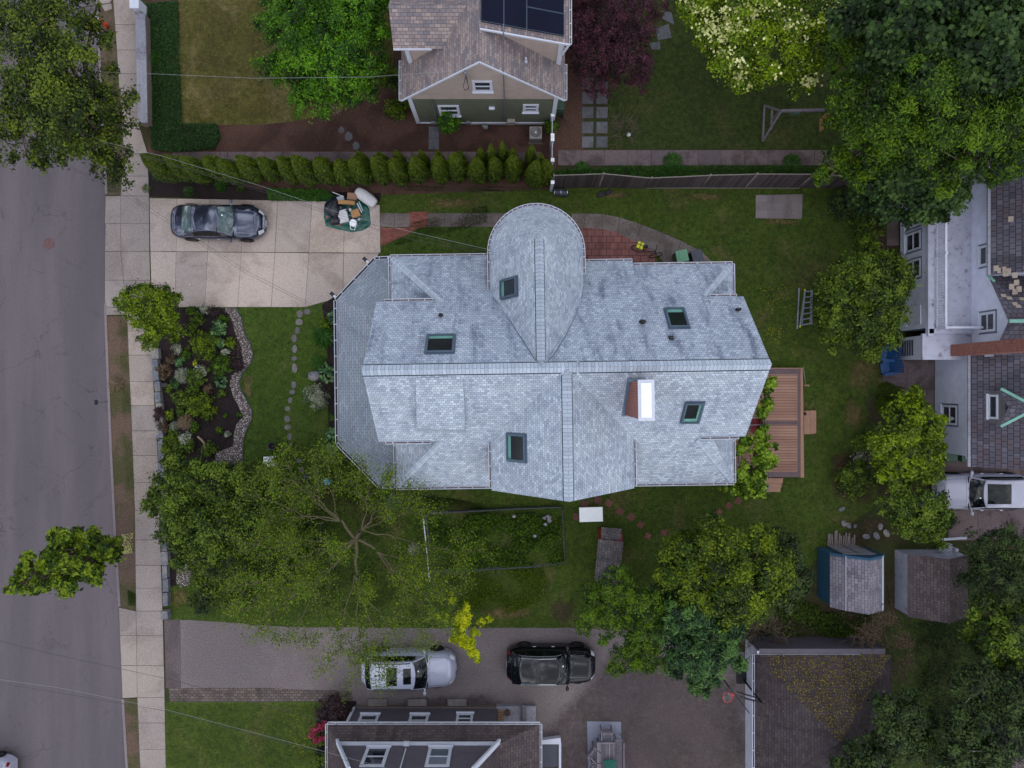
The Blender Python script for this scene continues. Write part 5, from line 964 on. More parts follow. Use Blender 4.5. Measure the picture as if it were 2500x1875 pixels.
# ---- deck
t = thing('deck', 'brown composite deck with purple border boards and two sets of steps', 'deck', P(1900, 1030, 0)); dz = .52
d0 = px([(1740, 908), (1948, 908), (1950, 1158), (1740, 1158)], dz)
MB().prism(d0, dz - .04, dz).build('boards', 'deck', t)
m = MB()
def strip(x0, y0, x1, y1, z, mb): mb.prism(px([(x0, y0), (x1, y0), (x1, y1), (x0, y1)], z), z - .05, z)
strip(1740, 900, 1954, 914, dz + .004, m); strip(1947, 914.2, 1954, 1152, dz + .004, m); strip(1740, 1152.2, 1954, 1165, dz + .004, m); strip(1740, 1028, 1946.8, 1037, dz + .004, m); m.build('border_boards', 'deck_trim', t)
for i in range(11): m = MB(); x = 1866 + i * 7.5; strip(x, 1028, x + .8, 1037, dz + .007, m); m.build('board_joint', 'gutter_dark', t)
m = MB(); m.prism(px([(1954.3, 900), (1960, 900), (1963, 1166), (1954.3, 1166)], dz), .05, dz + .01); m.prism(px([(1740, 898), (1960, 898), (1960, 900), (1740, 900)], dz), .1, dz + .01); m.build('fascia', 'deck_fascia', t)
for k, (x0, x1, zz1) in enumerate(((1963, 1978, .36), (1978, 1993, .22))): q = MB(); q.prism(px([(x0, 1003 - k), (x1, 1003 - k), (x1, 1060 - k * 2), (x0, 1060)], zz1), .02, zz1); q.build('step', 'deck_fascia', t, bevel=.01)
for k, (y0, y1, zz1) in enumerate(((1167, 1180, .36), (1180, 1190, .28), (1190, 1201, .18))): q = MB(); q.prism(px([(1862, y0), (1912 - k * 3, y0), (1911 - k * 3, y1), (1862, y1)], zz1), .02, zz1); q.build('step', 'deck_fascia', t, bevel=.01)
t = thing('pergola', 'weathered pergola over the deck corner holding up the vine', 'pergola', P(1840, 1100, 0)); m = MB()
for x, y in ((1803, 1000), (1858, 1000), (1800, 1180), (1858, 1180)): p = P(x, y, 1.2); m.box(p.x, p.y, 1.2, .1, .1, 2.4)
m.build('post', 'wood_grey', t); m = MB()
for i in range(8): a = P(1796, 975 + i * 32, 2.45); b = P(1880, 972 + i * 32, 2.45); m.beam(a, b, .05, .09)
for x in (1805, 1868): m.beam(P(x, 965, 2.36), P(x, 1210, 2.36), .06, .1)
m.build('beam', 'wood_grey', t)
# ================================================================ TREES AND PLANTS
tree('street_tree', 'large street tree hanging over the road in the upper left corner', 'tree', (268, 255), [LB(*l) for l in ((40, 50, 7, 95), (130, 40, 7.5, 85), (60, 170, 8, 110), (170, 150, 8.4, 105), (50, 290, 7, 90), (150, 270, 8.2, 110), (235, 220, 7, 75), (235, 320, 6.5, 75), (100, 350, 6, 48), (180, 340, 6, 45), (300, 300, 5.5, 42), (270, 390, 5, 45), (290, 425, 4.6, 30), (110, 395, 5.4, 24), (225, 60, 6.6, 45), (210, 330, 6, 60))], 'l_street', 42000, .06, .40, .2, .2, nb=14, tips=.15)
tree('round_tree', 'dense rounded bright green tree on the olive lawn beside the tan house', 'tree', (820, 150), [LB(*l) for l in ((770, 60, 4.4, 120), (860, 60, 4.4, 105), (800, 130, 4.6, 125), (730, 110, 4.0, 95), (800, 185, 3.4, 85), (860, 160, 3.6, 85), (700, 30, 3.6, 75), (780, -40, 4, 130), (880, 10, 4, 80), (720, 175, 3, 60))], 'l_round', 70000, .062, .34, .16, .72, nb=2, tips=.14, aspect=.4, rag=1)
tree('purple_maple', 'dark purple Japanese maple beside the tan house', 'tree', (1490, 110), [LB(*l) for l in ((1470, 40, 3.6, 80), (1545, 50, 3.4, 70), (1450, 120, 3.0, 72), (1530, 120, 3.2, 74), (1500, 10, 4, 90), (1440, 180, 2.2, 48), (1545, 165, 2.4, 46), (1480, 200, 2.0, 30), (1420, 20, 3, 45), (1560, 190, 2, 28))], 'l_purple', 48000, .05, .26, .1, .6, nb=4, tips=.08, aspect=.3)
dogl = [LB(*l) for l in ((1760, 30, 4.6, 85), (1850, 20, 5.2, 95), (1950, 30, 5, 90), (1800, 110, 4.6, 78), (1900, 110, 5, 80), (1980, 110, 4.4, 72), (1815, 175, 3.8, 50), (1950, 180, 4, 52), (2030, 50, 4.2, 55), (1720, -20, 4.2, 75), (1880, -50, 5, 120), (1700, 20, 3.6, 45), (1745, 90, 3.8, 45))]
dg = tree('dogwood_tree', 'lime green dogwood tree covered in cream blossom', 'tree', (1860, 80), dogl, 'l_dog', 64000, .06, .36, .15, .75, nb=2, tips=.1, rag=1)
c, nn, s, to, cl = crown_pts([(l[0], l[1], l[2] + .1, l[3] * 1.02, l[4] * 1.02, l[5] * 1.05) for l in dogl], 26000, .045, .34, .8, .1, .3)
f = np.sin(c[:, 0] * 1.9 + 2 * np.sin(c[:, 1] * 1.3)) + np.sin(c[:, 1] * 2.3 + 1.2) - .5 * (c[:, 0] - 11.5) / 3
k = rng.random(len(c)) < np.clip(.12 + .26 * f, .015, .6); k &= c[:, 2] > 4.0
quads('blossom', c[k], nn[k] + np.array([0, 0, 1.5]), s[k] * 1.15, to[k], 'blossom', dg, .9)
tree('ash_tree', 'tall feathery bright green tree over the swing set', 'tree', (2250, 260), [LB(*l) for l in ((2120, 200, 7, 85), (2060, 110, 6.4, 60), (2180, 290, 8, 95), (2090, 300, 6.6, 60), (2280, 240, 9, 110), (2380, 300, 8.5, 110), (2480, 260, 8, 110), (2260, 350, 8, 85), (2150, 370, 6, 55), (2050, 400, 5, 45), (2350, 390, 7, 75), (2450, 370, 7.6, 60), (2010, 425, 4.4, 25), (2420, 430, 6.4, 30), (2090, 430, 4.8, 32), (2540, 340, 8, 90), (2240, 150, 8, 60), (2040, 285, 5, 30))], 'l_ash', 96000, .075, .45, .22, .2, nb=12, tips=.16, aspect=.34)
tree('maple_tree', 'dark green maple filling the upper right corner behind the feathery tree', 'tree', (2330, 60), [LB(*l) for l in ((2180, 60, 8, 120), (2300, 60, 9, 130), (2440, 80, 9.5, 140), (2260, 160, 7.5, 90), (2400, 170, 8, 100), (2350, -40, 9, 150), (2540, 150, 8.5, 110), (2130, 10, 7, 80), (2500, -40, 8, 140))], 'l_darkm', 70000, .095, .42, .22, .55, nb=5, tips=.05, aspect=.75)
tree('maple_tree', 'young maple with pale tips leaning over the white flat balcony roof', 'tree', (2190, 470), [LB(*l) for l in ((2140, 420, 4.6, 65), (2220, 430, 5, 75), (2290, 450, 4.6, 60), (2180, 490, 3.8, 50), (2260, 490, 4.4, 50), (2330, 480, 4.4, 36), (2290, 515, 4.2, 28), (2110, 480, 3, 35))], 'l_darkm', 24000, .09, .32, .12, .5, nb=5, tips=.07, aspect=.75)
shrub('shrub', 'straggly dark shrub at the east end of the wooden fence', 2060, 500, 42, 1.2, 'l_deep', 2600, .05, .22)
shrub('shrub', 'sprawling green shrub between plywood sheet and white house', 2120, 555, 48, 1.3, 'l_mid', 2200, .05, .2)
tree('apple_tree', 'round mid green tree between the ladder and the white house', 'tree', (2100, 735), [LB(*l) for l in ((2100, 670, 3.6, 80), (2150, 700, 3.6, 78), (2060, 720, 3.2, 65), (2110, 780, 3.2, 80), (2050, 780, 2.8, 60), (2160, 780, 3, 66), (2190, 680, 3.2, 48), (2120, 835, 2.4, 40), (2030, 750, 2.4, 48))], 'l_mid', 42000, .06, .3, .12, .6, nb=5, tips=.14)
tree('small_tree', 'glossy yellow green tree in front of the white wing wall', 'tree', (2200, 1060), [LB(*l) for l in ((2180, 1060, 3.2, 62), (2240, 1040, 3.4, 62), (2210, 1100, 3, 66), (2260, 1110, 3, 48), (2220, 990, 2.8, 42), (2160, 1110, 2.4, 36), (2200, 1150, 2.3, 42), (2270, 1150, 2.6, 30))], 'l_yel', 26000, .07, .28, .1, .6, nb=5, tips=.1)
tree('small_tree', 'spreading green tree beside the nose of the white car', 'tree', (2220, 1250), [LB(*l) for l in ((2190, 1230, 2.8, 44), (2250, 1240, 3, 52), (2290, 1270, 2.8, 42), (2230, 1290, 2.6, 44), (2280, 1315, 2.3, 26))], 'l_mid', 15000, .06, .26, .08, .55, nb=5, tips=.25)
shrub('shrub', 'dark rounded shrub above the grey garden stones', 2090, 1170, 48, 1.5, 'l_mid', 5200, .05, .24)
shrub('shrub', 'small leafy shrub in the bed right of the deck', 2105, 1078, 26, .8, 'l_mid', 1400, .05, .18)
shrub('shrub', 'silvery twiggy shrub in the bed right of the deck', 2106, 1118, 26, .7, 'l_grey', 700, .035, .2, fill=.6)
for i, (x, y, w) in enumerate(((2170, 955, 30), (2165, 985, 26))):
    b = P(x - 8, y, G); t = thing('dwarf_conifer', ['pointed dwarf conifer leaning over the patio by the blue chairs', 'smaller squat conifer just below the pointed one by the patio'][i], 'conifer', b); h = [1.7, .9][i]; n = 3200; a = rng.random(n) * 2 * pi; z = rng.random(n) ** 1.3; rr = (1 - z) ** .8 * .5 * rng.uniform(.8, 1.05, n)
    quads('foliage', np.column_stack([b.x + rr * np.cos(a), b.y + rr * np.sin(a), .15 + z * h]), np.column_stack([np.cos(a), np.sin(a), np.full(n, .6)]) + rng.normal(size=(n, 3)) * .3, rng.uniform(.02, .045, n), rng.normal(.45, .2, n), 'l_yel' if i else 'l_arb', t, .4); MB().cyl(b.x, b.y, 0, h * .7, .04, .01, 6).build('trunk', 'bark', t)
# south side trees
tree('oak_tree', 'broad yellow green tree between the coop and the blue shed', 'tree', (1790, 1360), [LB(*l) for l in ((1680, 1380, 5, 72), (1760, 1340, 5.5, 70), (1840, 1370, 5.6, 72), (1720, 1440, 5.2, 70), (1800, 1440, 5.6, 75), (1880, 1420, 5, 56), (1640, 1420, 4.4, 42), (1860, 1330, 4.6, 40), (1730, 1310, 4.4, 40), (1830, 1480, 4.6, 40), (1660, 1330, 4, 36), (1900, 1370, 4.6, 30))], 'l_oak', 56000, .065, .34, .2, .5, nb=6, tips=.06)
tree('evergreen_tree', 'dark tree crammed between the yellow green tree and the blue shed', 'tree', (1920, 1370), [LB(*l) for l in ((1925, 1360, 3.6, 42), (1950, 1412, 3.4, 38), (1920, 1440, 3.4, 40), (1900, 1325, 3.4, 34))], 'l_deep', 13000, .06, .28, .1, .5, nb=3, rag=1)
tree('horse_chestnut', 'blue green tree with star shaped leaf clusters over the asphalt court', 'tree', (1690, 1530), [LB(*l) for l in ((1690, 1510, 5, 68), (1750, 1560, 5.2, 66), (1700, 1600, 4.8, 62), (1650, 1560, 4.2, 50), (1760, 1620, 4.6, 48), (1720, 1660, 4, 34), (1640, 1490, 4.2, 40), (1780, 1520, 4.4, 45), (1640, 1620, 3.6, 30))], 'l_blue', 34000, .085, .28, .16, .6, nb=4, tips=.1, aspect=.35)
tree('willow_tree', 'loose feathery tree over the coop end and the black car nose', 'tree', (1540, 1480), [LB(*l) for l in ((1510, 1440, 4.6, 52), (1560, 1480, 5, 55), (1450, 1440, 4, 30), (1440, 1500, 4, 38), (1500, 1510, 4.6, 42), (1570, 1550, 4.6, 52), (1530, 1600, 4, 42), (1580, 1610, 4.2, 42), (1430, 1530, 3.8, 22), (1600, 1480, 4.4, 40), (1500, 1630, 3.6, 20), (1480, 1560, 4, 18))], 'l_ash', 26000, .06, .26, .13, .35, nb=9, tips=.22, aspect=.3)
# left garden
tree('magnolia_tree', 'big dense green tree at the south end of the front garden', 'tree', (560, 1290), [LB(*l) for l in ((440, 1190, 3.4, 70), (520, 1180, 3.6, 75), (600, 1200, 3.6, 78), (680, 1190, 3, 62), (440, 1280, 3.2, 66), (530, 1290, 3.8, 85), (620, 1290, 3.6, 80), (560, 1370, 3.4, 78), (640, 1380, 3.2, 68), (700, 1300, 2.8, 66), (480, 1360, 2.8, 56), (730, 1400, 2.6, 55), (390, 1220, 2.6, 38), (590, 1440, 2.4, 48), (500, 1430, 2.4, 30), (450, 1140, 2.6, 40), (700, 1130, 2, 36))], 'l_mid', 76000, .058, .3, .15, .45, nb=5, tips=.16)
tree('lime_shrub_tree', 'bright yellow green young tree leaning over the sidewalk at the driveway corner', 'tree', (400, 760), [LB(*l) for l in ((340, 730, 3.2, 42), (390, 755, 3.2, 52), (408, 782, 2.8, 40), (370, 790, 2.8, 44), (330, 770, 2.6, 32), (400, 720, 2.8, 32), (305, 745, 2.6, 22), (365, 830, 2.2, 28), (425, 805, 1.8, 26), (290, 740, 2.4, 14), (362, 705, 2.6, 16), (415, 735, 2.4, 26))], 'l_yel', 17000, .05, .24, .07, .35, nb=9, tips=.16, rag=1)
b = P(298, 1322, G); sl = []
for h, w in ((1.5, .8), (2.2, 1.25), (3.0, 1.6), (3.8, 1.75), (4.6, 1.75), (5.4, 1.6), (6.2, 1.4), (7.0, 1.1), (7.8, .8), (8.4, .45)):
    for k in range(5): a = k * pi * .4 + h * 2.1; q = w * random.uniform(.5, .98); sl.append((b.x + math.cos(a) * q * .68, b.y + math.sin(a) * q * .68, h + random.uniform(-.3, .3), q * .32, q * .32, .32))
tree('street_tree', 'slender young street tree seen leaning out over the road at lower left', 'tree', (298, 1322), sl, 'l_young', 30000, .08, .3, .08, .3, nb=5, tips=.34)
tree('lime_shrub_tree', 'small star shaped lime green tree between the two parked cars', 'tree', (1110, 1495), [LB(*l) for l in ((1130, 1510, 2.6, 22), (1120, 1545, 2.6, 20), (1140, 1570, 2.6, 20), (1155, 1595, 2.6, 13), (1165, 1612, 2.6, 8), (1085, 1510, 2.4, 11), (1070, 1506, 2.4, 8), (1175, 1517, 2.5, 11), (1195, 1513, 2.5, 8), (1138, 1485, 2.6, 12), (1104, 1465, 2.4, 8), (1102, 1450, 2.4, 6), (1160, 1545, 2.6, 12), (1108, 1560, 2.5, 10))], 'l_lime', 6500, .055, .16, .05, .2, nb=5, tips=.1, rag=1)
# dark trees, east and south east
tree('spruce_tree', 'dark blue green conifer beside the mossy shed', 'tree', (2440, 1400), [LB(*l) for l in ((2420, 1340, 4, 60), (2490, 1350, 4.5, 70), (2440, 1400, 4.4, 70), (2400, 1440, 3.8, 45), (2490, 1440, 4.4, 70), (2550, 1380, 4.4, 80))], 'l_deep', 28000, .065, .3, .2, .6, nb=3, tips=.12, aspect=.3)
tree('dark_tree', 'dark leafy tree below the conifer at the right edge', 'tree', (2460, 1550), [LB(*l) for l in ((2420, 1500, 4, 55), (2480, 1530, 4.6, 70), (2440, 1590, 4, 60), (2380, 1540, 3.2, 36), (2520, 1600, 4.4, 60))], 'l_mid', 22000, .065, .3, .18, .6, nb=3, tips=.04)
tree('dark_tree', 'large dark tree in the lower right corner with a pale bare limb', 'tree', (2400, 1760), [LB(*l) for l in ((2380, 1680, 5, 60), (2450, 1700, 5, 66), (2360, 1760, 5, 62), (2420, 1800, 5.4, 70), (2340, 1830, 5, 56), (2480, 1800, 4.6, 46), (2400, 1880, 5, 70), (2520, 1720, 4.6, 60))], 'l_deep', 30000, .07, .32, .18, .5, nb=5, bark='bark_wh', tips=.1)
tree('dark_tree', 'dark green tree overlapping the east corner of the brown garage', 'tree', (2200, 1760), [LB(*l) for l in ((2160, 1740, 4.4, 38), (2215, 1740, 4.4, 48), (2180, 1800, 4.6, 50), (2230, 1810, 4.4, 42), (2250, 1760, 3.6, 32))], 'l_deep', 17000, .07, .28, .12, .5, nb=5, bark='bark_wh', tips=.14)
tree('dark_tree', 'dark tree low over the bottom edge of the brown garage roof', 'tree', (2110, 1860), [LB(*l) for l in ((2090, 1850, 4.6, 40), (2140, 1870, 4.8, 44), (2060, 1885, 4.6, 34), (2110, 1930, 4.6, 60))], 'l_deep', 11000, .07, .28, .12, .5, nb=3, tips=.1)
# ---------------- bare spreading tree: limbs radiating from a fork, thin young leaves
def open_tree(name, label, base, fork_px, fork_h, tips_px, r0, leafmat, nleaf, lsize, bark, seed=3, sub=5, subl=(1.2, 2.6), cat='tree', lspread=.16):
    rnd = random.Random(seed); b = P(*base, G); t = thing(name, label, cat, b); mb = MB(); LP = []
    def seg(p, q, ra, rb, wig, n=6):
        pts = [p]; off = Vector((0, 0, 0))
        for i in range(1, n + 1):
            f = i / n; off += Vector((rnd.uniform(-wig, wig), rnd.uniform(-wig, wig), rnd.uniform(-wig, wig) * .5)); pts.append(p.lerp(q, f) + off * (1 if f < 1 else 1))
        mb.tube(pts, [ra + (rb - ra) * i / n for i in range(n + 1)], 5); return pts
    fk = P(*fork_px, fork_h); trunk = seg(b - Vector((0, 0, .1)), fk, r0 * 1.35, r0, .05)
    ordr = sorted(tips_px, key=lambda q: math.atan2(-(q[1] - fork_px[1]), q[0] - fork_px[0])); ng = max(2, len(ordr) // 4); mids = {}
    for g_ in range(ng):
        sub_ = ordr[g_ * len(ordr) // ng:(g_ + 1) * len(ordr) // ng]; mp_ = sum((P(*q) for q in sub_), Vector()) / len(sub_); md = fk.lerp(mp_, rnd.uniform(.22, .45)) + Vector((rnd.uniform(-.3, .3), rnd.uniform(-.3, .3), rnd.uniform(0, .4))) * (r0 / .13); seg(fk, md, r0 * .75, r0 * .42, .07, 5)
        for q in sub_: mids[q] = md
    for x, y, h in tips_px:
        pts = seg(mids[(x, y, h)], P(x, y, h), r0 * .32 * rnd.uniform(.5, 1), .007, .17, 8); d0 = (pts[-1] - pts[0]).normalized()
        for i in range(sub):
            f = rnd.uniform(.25, .98); k = min(7, int(f * 8)); p = pts[k].lerp(pts[k + 1], f * 8 - k) if k < 8 else pts[-1]
            a = rnd.choice((-1, 1)) * rnd.uniform(.35, 1.1); d = Vector((d0.x * math.cos(a) - d0.y * math.sin(a), d0.x * math.sin(a) + d0.y * math.cos(a), rnd.uniform(-.1, .45))); L = rnd.uniform(*subl) * (1.15 - f * .5)
            p2 = seg(p, p + d * L, .014, .005, .08, 5)
            for j in range(4):
                g = rnd.uniform(.25, 1); kk = min(4, int(g * 5)); p3 = p2[kk]; a2 = rnd.choice((-1, 1)) * rnd.uniform(.4, 1.2); dd = Vector((d.x * math.cos(a2) - d.y * math.sin(a2), d.x * math.sin(a2) + d.y * math.cos(a2), rnd.uniform(-.3, .3))); p4 = seg(p3, p3 + dd * rnd.uniform(.35, .9), .008, .004, .03, 3); LP += p4
            LP += p2[2:]
    mb.build('trunk', bark, t, True); LP = np.array([tuple(p) for p in LP]); k = rng.integers(0, len(LP), nleaf); c = LP[k] + rng.normal(size=(nleaf, 3)) * lspread * np.array([1, 1, .6]); to = rng.normal(.5, .18, len(LP))[k] + rng.normal(0, .12, nleaf)
    quads('crown', c, rng.normal(size=(nleaf, 3)) * .6 + np.array([0, 0, .9]), lsize * rng.uniform(.6, 1.3, nleaf), to, leafmat, t, .5); return t
open_tree('spreading_tree', 'wide open tree with bare pale limbs and thin young leaves beside the silver car', (905, 1262), (868, 1315, ), 4.4, [(600, 1220, 6), (610, 1330, 6.2), (590, 1430, 6.4), (590, 1500, 6.2), (660, 1530, 6.5), (720, 1590, 6.4), (800, 1640, 6.2), (880, 1660, 6.0), (950, 1620, 6.4), (1000, 1590, 6), (1060, 1520, 5.8), (1130, 1420, 5.4), (1130, 1340, 5), (1020, 1260, 5), (960, 1190, 5), (880, 1130, 5.2), (800, 1120, 5.4), (720, 1140, 5.6), (690, 1190, 5.8), (640, 1270, 5.6), (760, 1450, 7), (870, 1480, 7.4), (960, 1450, 7), (820, 1380, 7.5), (700, 1380, 7), (1040, 1440, 6)], .13, 'l_sparse', 33000, .046, 'bark_lt', 5, 8, (.8, 2.0), lspread=.15)
open_tree('dead_shrub', 'bare brown dead shrub between the sheds and the garage', (2150, 1600), (2155, 1580), 1.2, [(2110, 1530, 2), (2140, 1500, 2.2), (2180, 1510, 2.4), (2210, 1560, 2.4), (2220, 1620, 2.2), (2190, 1650, 2), (2150, 1550, 2.6), (2190, 1590, 2.6), (2090, 1570, 1.6)], .05, 'l_brown', 3200, .04, 'bark', 8, 6, (.4, .9), 'shrub', .1)
open_tree('bare_brush', 'tangle of bare brown brush at the back left of the garage', (1860, 1560), (1862, 1555), .6, [(1810, 1530, 1), (1830, 1500, 1.2), (1870, 1510, 1.3), (1900, 1540, 1.2), (1930, 1560, 1), (1880, 1580, 1.2), (1840, 1580, 1)], .03, 'l_brown', 300, .03, 'bark', 9, 7, (.4, 1.0), 'brush', .1)
open_tree('bare_shrub', 'small leafless shrub on the shaded lawn beside the white ball', (1522, 328), (1523, 318), .5, [(1500, 300, 1), (1515, 270, 1.2), (1535, 285, 1.1), (1550, 315, .9), (1540, 338, .7), (1505, 335, .7), (1522, 300, 1.3)], .02, 'l_brown', 40, .02, 'bark', 10, 4, (.2, .5), 'shrub', .05)
# ---------------- arborvitae hedge
def arb(label, x, y, h, r, grp, n=3600):
    b = P(x, y, G); t = thing('arborvitae', label, 'arborvitae', b, 0, grp); n = 3000; a = rng.random(n) * 2 * pi; z = rng.random(n) ** .85
    lob = 1 + .10 * np.sin(3 * a + rng.uniform(0, 6)) + .07 * np.sin(7 * a + 9 * z); pr = np.where(z < .25, .75 + z, (1 - ((z - .25) / .75) ** 1.5) ** .85 + .02); rr = r * pr * lob * rng.uniform(.82, 1.04, n); lx = random.uniform(-.06, .06)
    c = np.column_stack([b.x + rr * np.cos(a) + lx * z, b.y + rr * np.sin(a), G + .05 + z * h]); fan = np.column_stack([-np.sin(a), np.cos(a), np.zeros(n)]) * rng.normal(size=(n, 1)) * .6 + np.column_stack([np.cos(a), np.sin(a), np.full(n, .7)]) + rng.normal(size=(n, 3)) * .35
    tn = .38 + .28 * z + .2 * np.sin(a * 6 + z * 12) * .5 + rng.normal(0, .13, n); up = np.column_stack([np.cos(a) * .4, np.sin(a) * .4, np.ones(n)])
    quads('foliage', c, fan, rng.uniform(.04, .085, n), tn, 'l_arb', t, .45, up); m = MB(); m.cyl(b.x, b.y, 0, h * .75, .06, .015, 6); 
    pts = lambda u, v: (b.x + .72 * r * ((.8 + v * .8) if v < .25 else (1 - ((v - .25) / .75) ** 1.5) ** .85) * math.cos(u * 2 * pi), b.y + .72 * r * ((.8 + v * .8) if v < .25 else (1 - ((v - .25) / .75) ** 1.5) ** .85) * math.sin(u * 2 * pi), G + v * h * .95)
    m.build('trunk', 'bark', t); k = MB().grid(pts, 10, 8); k.build('inner_foliage', 'l_arb', t); return t
xs = [427, 467, 505, 548, 590, 632, 682, 721, 762, 806, 854, 893, 938, 984, 1031, 1077, 1122, 1165, 1206, 1250, 1300, 1322]
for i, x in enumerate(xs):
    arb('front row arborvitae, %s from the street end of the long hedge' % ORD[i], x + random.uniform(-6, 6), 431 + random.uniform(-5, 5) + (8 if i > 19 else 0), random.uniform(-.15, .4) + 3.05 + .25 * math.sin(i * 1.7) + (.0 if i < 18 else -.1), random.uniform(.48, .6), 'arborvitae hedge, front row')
xb = [(895, 408, 2.5), (944, 410, 2.6), (984, 408, 2.6), (1040, 407, 2.6), (1078, 408, 2.6), (1128, 408, 2.6), (1176, 407, 3.0), (1202, 404, 3.3), (1229, 402, 3.6), (1250, 408, 3.0), (1294, 405, 3.3), (1316, 420, 3.0)]
for i, (x, y, h) in enumerate(xb): arb('back row arborvitae tip, %s from the left, behind the long hedge' % ORD[i], x, y, h, .3, 'arborvitae hedge, back row')
# ---------------- ground plants
cover('ivy_groundcover', 'dark green groundcover carpet behind the pale retaining wall', 'groundcover', [[(358, 10), (436, 5), (440, 160), (358, 160)], [(358, 160), (440, 160), (446, 305), (362, 300)], [(366, 300), (530, 304), (540, 335), (525, 365), (420, 372), (372, 365)]], .12, 42000, .035, 'l_ivy', .7, .16, 1.4, .35)
cover('daylily_bed', 'long band of strappy green daylilies between the path and the wooden fence', 'daylilies', [[(1352, 420), (1480, 416), (1480, 436), (1352, 437)], [(1480, 408), (1760, 406), (1760, 438), (1480, 438)], [(1760, 406), (2020, 408), (2040, 438), (1760, 438)]], .12, 12000, .12, 'l_lily', .07, .35, .6, .25, (.45, .25), True)
cover('daylily_bed', 'strappy green daylilies under the hedge beside the rubbish pile', 'daylilies', [[(655, 462), (800, 466), (815, 482), (780, 492), (660, 490)]], .12, 4200, .12, 'l_lily', .07, .3, .6, .2, (.6, .22), True)
for i, (x, y, r, lb) in enumerate(((1640, 398, 26, 'tallest daylily clump, spilling onto the concrete path'), (1420, 415, 20, 'daylily clump near the white picket fence'), (1930, 400, 26, 'daylily clump at the far shaded end of the path'))): tuft('daylily', lb, x, y, r, .5, 'l_lily', 420, .16, 'daylily', 'daylily clumps')
cover('vegetable_patch', 'weedy green vegetable patch inside the low wire fence', 'vegetables', [[(1045, 1262), (1372, 1248), (1374, 1378), (1065, 1392)]], .12, 17000, .045, 'l_ash', .6, .28, 1.0, .9, (.5, .25))
cover('vegetable_patch_tall', 'taller leafy weeds in the middle and back of the vegetable patch', 'weeds', [[(1110, 1262), (1190, 1254), (1290, 1256), (1310, 1290), (1250, 1310), (1180, 1290), (1120, 1300)], [(1065, 1320), (1120, 1295), (1190, 1310), (1200, 1350), (1140, 1380), (1080, 1380)], [(1300, 1330), (1340, 1300), (1368, 1310), (1366, 1360), (1320, 1374)]], .3, 5000, .05, 'l_ash', .5, .3, 1.0, 1.0, (.6, .22))
cover('lawn_grass', 'short mown grass blades of the front lawn', 'grass', [[(590, 760), (900, 690), (985, 900), (985, 1180), (640, 1150), (625, 1000), (600, 930), (620, 860)]], .1, 26000, .028, 'seeds', .12, .03, .4, .2, (.42, .22), True)
cover('lawn_grass', 'longer uneven grass of the back lawn around the house', 'grass', [[(930, 475), (1350, 468), (2080, 470), (2150, 700), (2000, 1500), (1840, 1560), (700, 1525), (410, 1505), (460, 1400), (700, 1200)]], .1, 120000, .032, 'seeds', .12, .05, .4, .45, (.45, .25), True)
cover('lawn_grass', 'coarse yellow green weeds below the vegetable patch', 'weeds', [[(1080, 1400), (1330, 1385), (1340, 1460), (1240, 1500), (1100, 1480)]], .11, 9000, .05, 'l_yel', .2, .12, .7, .6, (.5, .25), True)
cover('lawn_grass', 'dry olive grass blades on the neighbour front lawn', 'grass', [[(440, 5), (900, 5), (760, 280), (445, 300)]], .1, 30000, .03, 'l_gtan', .12, .04, .4, .5, (.35, .2), True)
cover('lawn_grass', 'grass blades on the side lawn by the mauve house', 'grass', [[(410, 1720), (800, 1720), (780, 1870), (410, 1870)]], .1, 16000, .03, 'seeds', .12, .04, .4, .3, (.5, .25), True)
cover('verge_weeds', 'sparse weeds and grass along the bare verge by the road', 'weeds', [[(290, 780), (312, 780), (325, 1000), (334, 1240), (310, 1240), (300, 1000)], [(262, 380), (294, 380), (294, 470), (262, 470)], [(312, 1440), (332, 1450), (332, 1480), (314, 1478)], [(245, 150), (285, 150), (290, 280), (250, 280)]], .1, 7000, .035, 'seeds', .14, .05, .5, .6, (.4, .25), True)
cover('dandelions', 'scattered yellow dandelion flowers on the lawn left of the ladder', 'flowers', [[(1850, 700), (1950, 690), (1945, 780), (1860, 760)], [(1870, 800), (1910, 800), (1900, 840), (1862, 830)]], .14, 170, .018, 'petal', 1, .03, 3, .6)
cover('dandelions', 'tiny yellow flowers on the side lawn left of the pink shrub', 'flowers', [[(708, 1740), (760, 1745), (740, 1850), (705, 1840)]], .14, 90, .02, 'petal', 1, .03, 3, .5)
cover('white_flowers', 'small white flowers in the verge beside the young street tree', 'flowers', [[(298, 1305), (325, 1300), (325, 1350), (300, 1352)]], .14, 420, .02, 'blossom', .9, .08, 2, .5)
cover('dropped_petals', 'pale fallen petals under the rounded green tree', 'petals', [[(765, 248), (842, 255), (830, 282), (790, 280)]], .105, 240, .03, 'litter', .6, .02, 3, .5)
cover('bed_weeds', 'green weeds filling the ground between the garage and the blue shed', 'weeds', [[(1900, 1500), (2130, 1490), (2120, 1570), (1920, 1575)], [(1900, 1440), (2000, 1480), (1990, 1520), (1900, 1500)]], .12, 9000, .05, 'l_mid', .6, .25, 1, .5, (.45, .2))
cover('garden_litter', 'leaf scraps strewn over the dark front garden mulch', 'litter', [[(400, 770), (560, 770), (580, 870), (560, 1000), (560, 1090), (400, 1160)]], .108, 700, .02, 'l_brown', .5, .02, 2, .5, (.4, .3))
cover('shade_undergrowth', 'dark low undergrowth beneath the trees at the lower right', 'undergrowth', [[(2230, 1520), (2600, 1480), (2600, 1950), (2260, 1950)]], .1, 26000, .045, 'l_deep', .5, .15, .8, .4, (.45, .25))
cover('shade_undergrowth', 'dark low undergrowth beneath the trees at the upper right', 'undergrowth', [[(2060, -60), (2600, -60), (2600, 420), (2300, 400), (2070, 350)]], .1, 16000, .05, 'l_deep', .5, .15, .8, .4, (.35, .25))
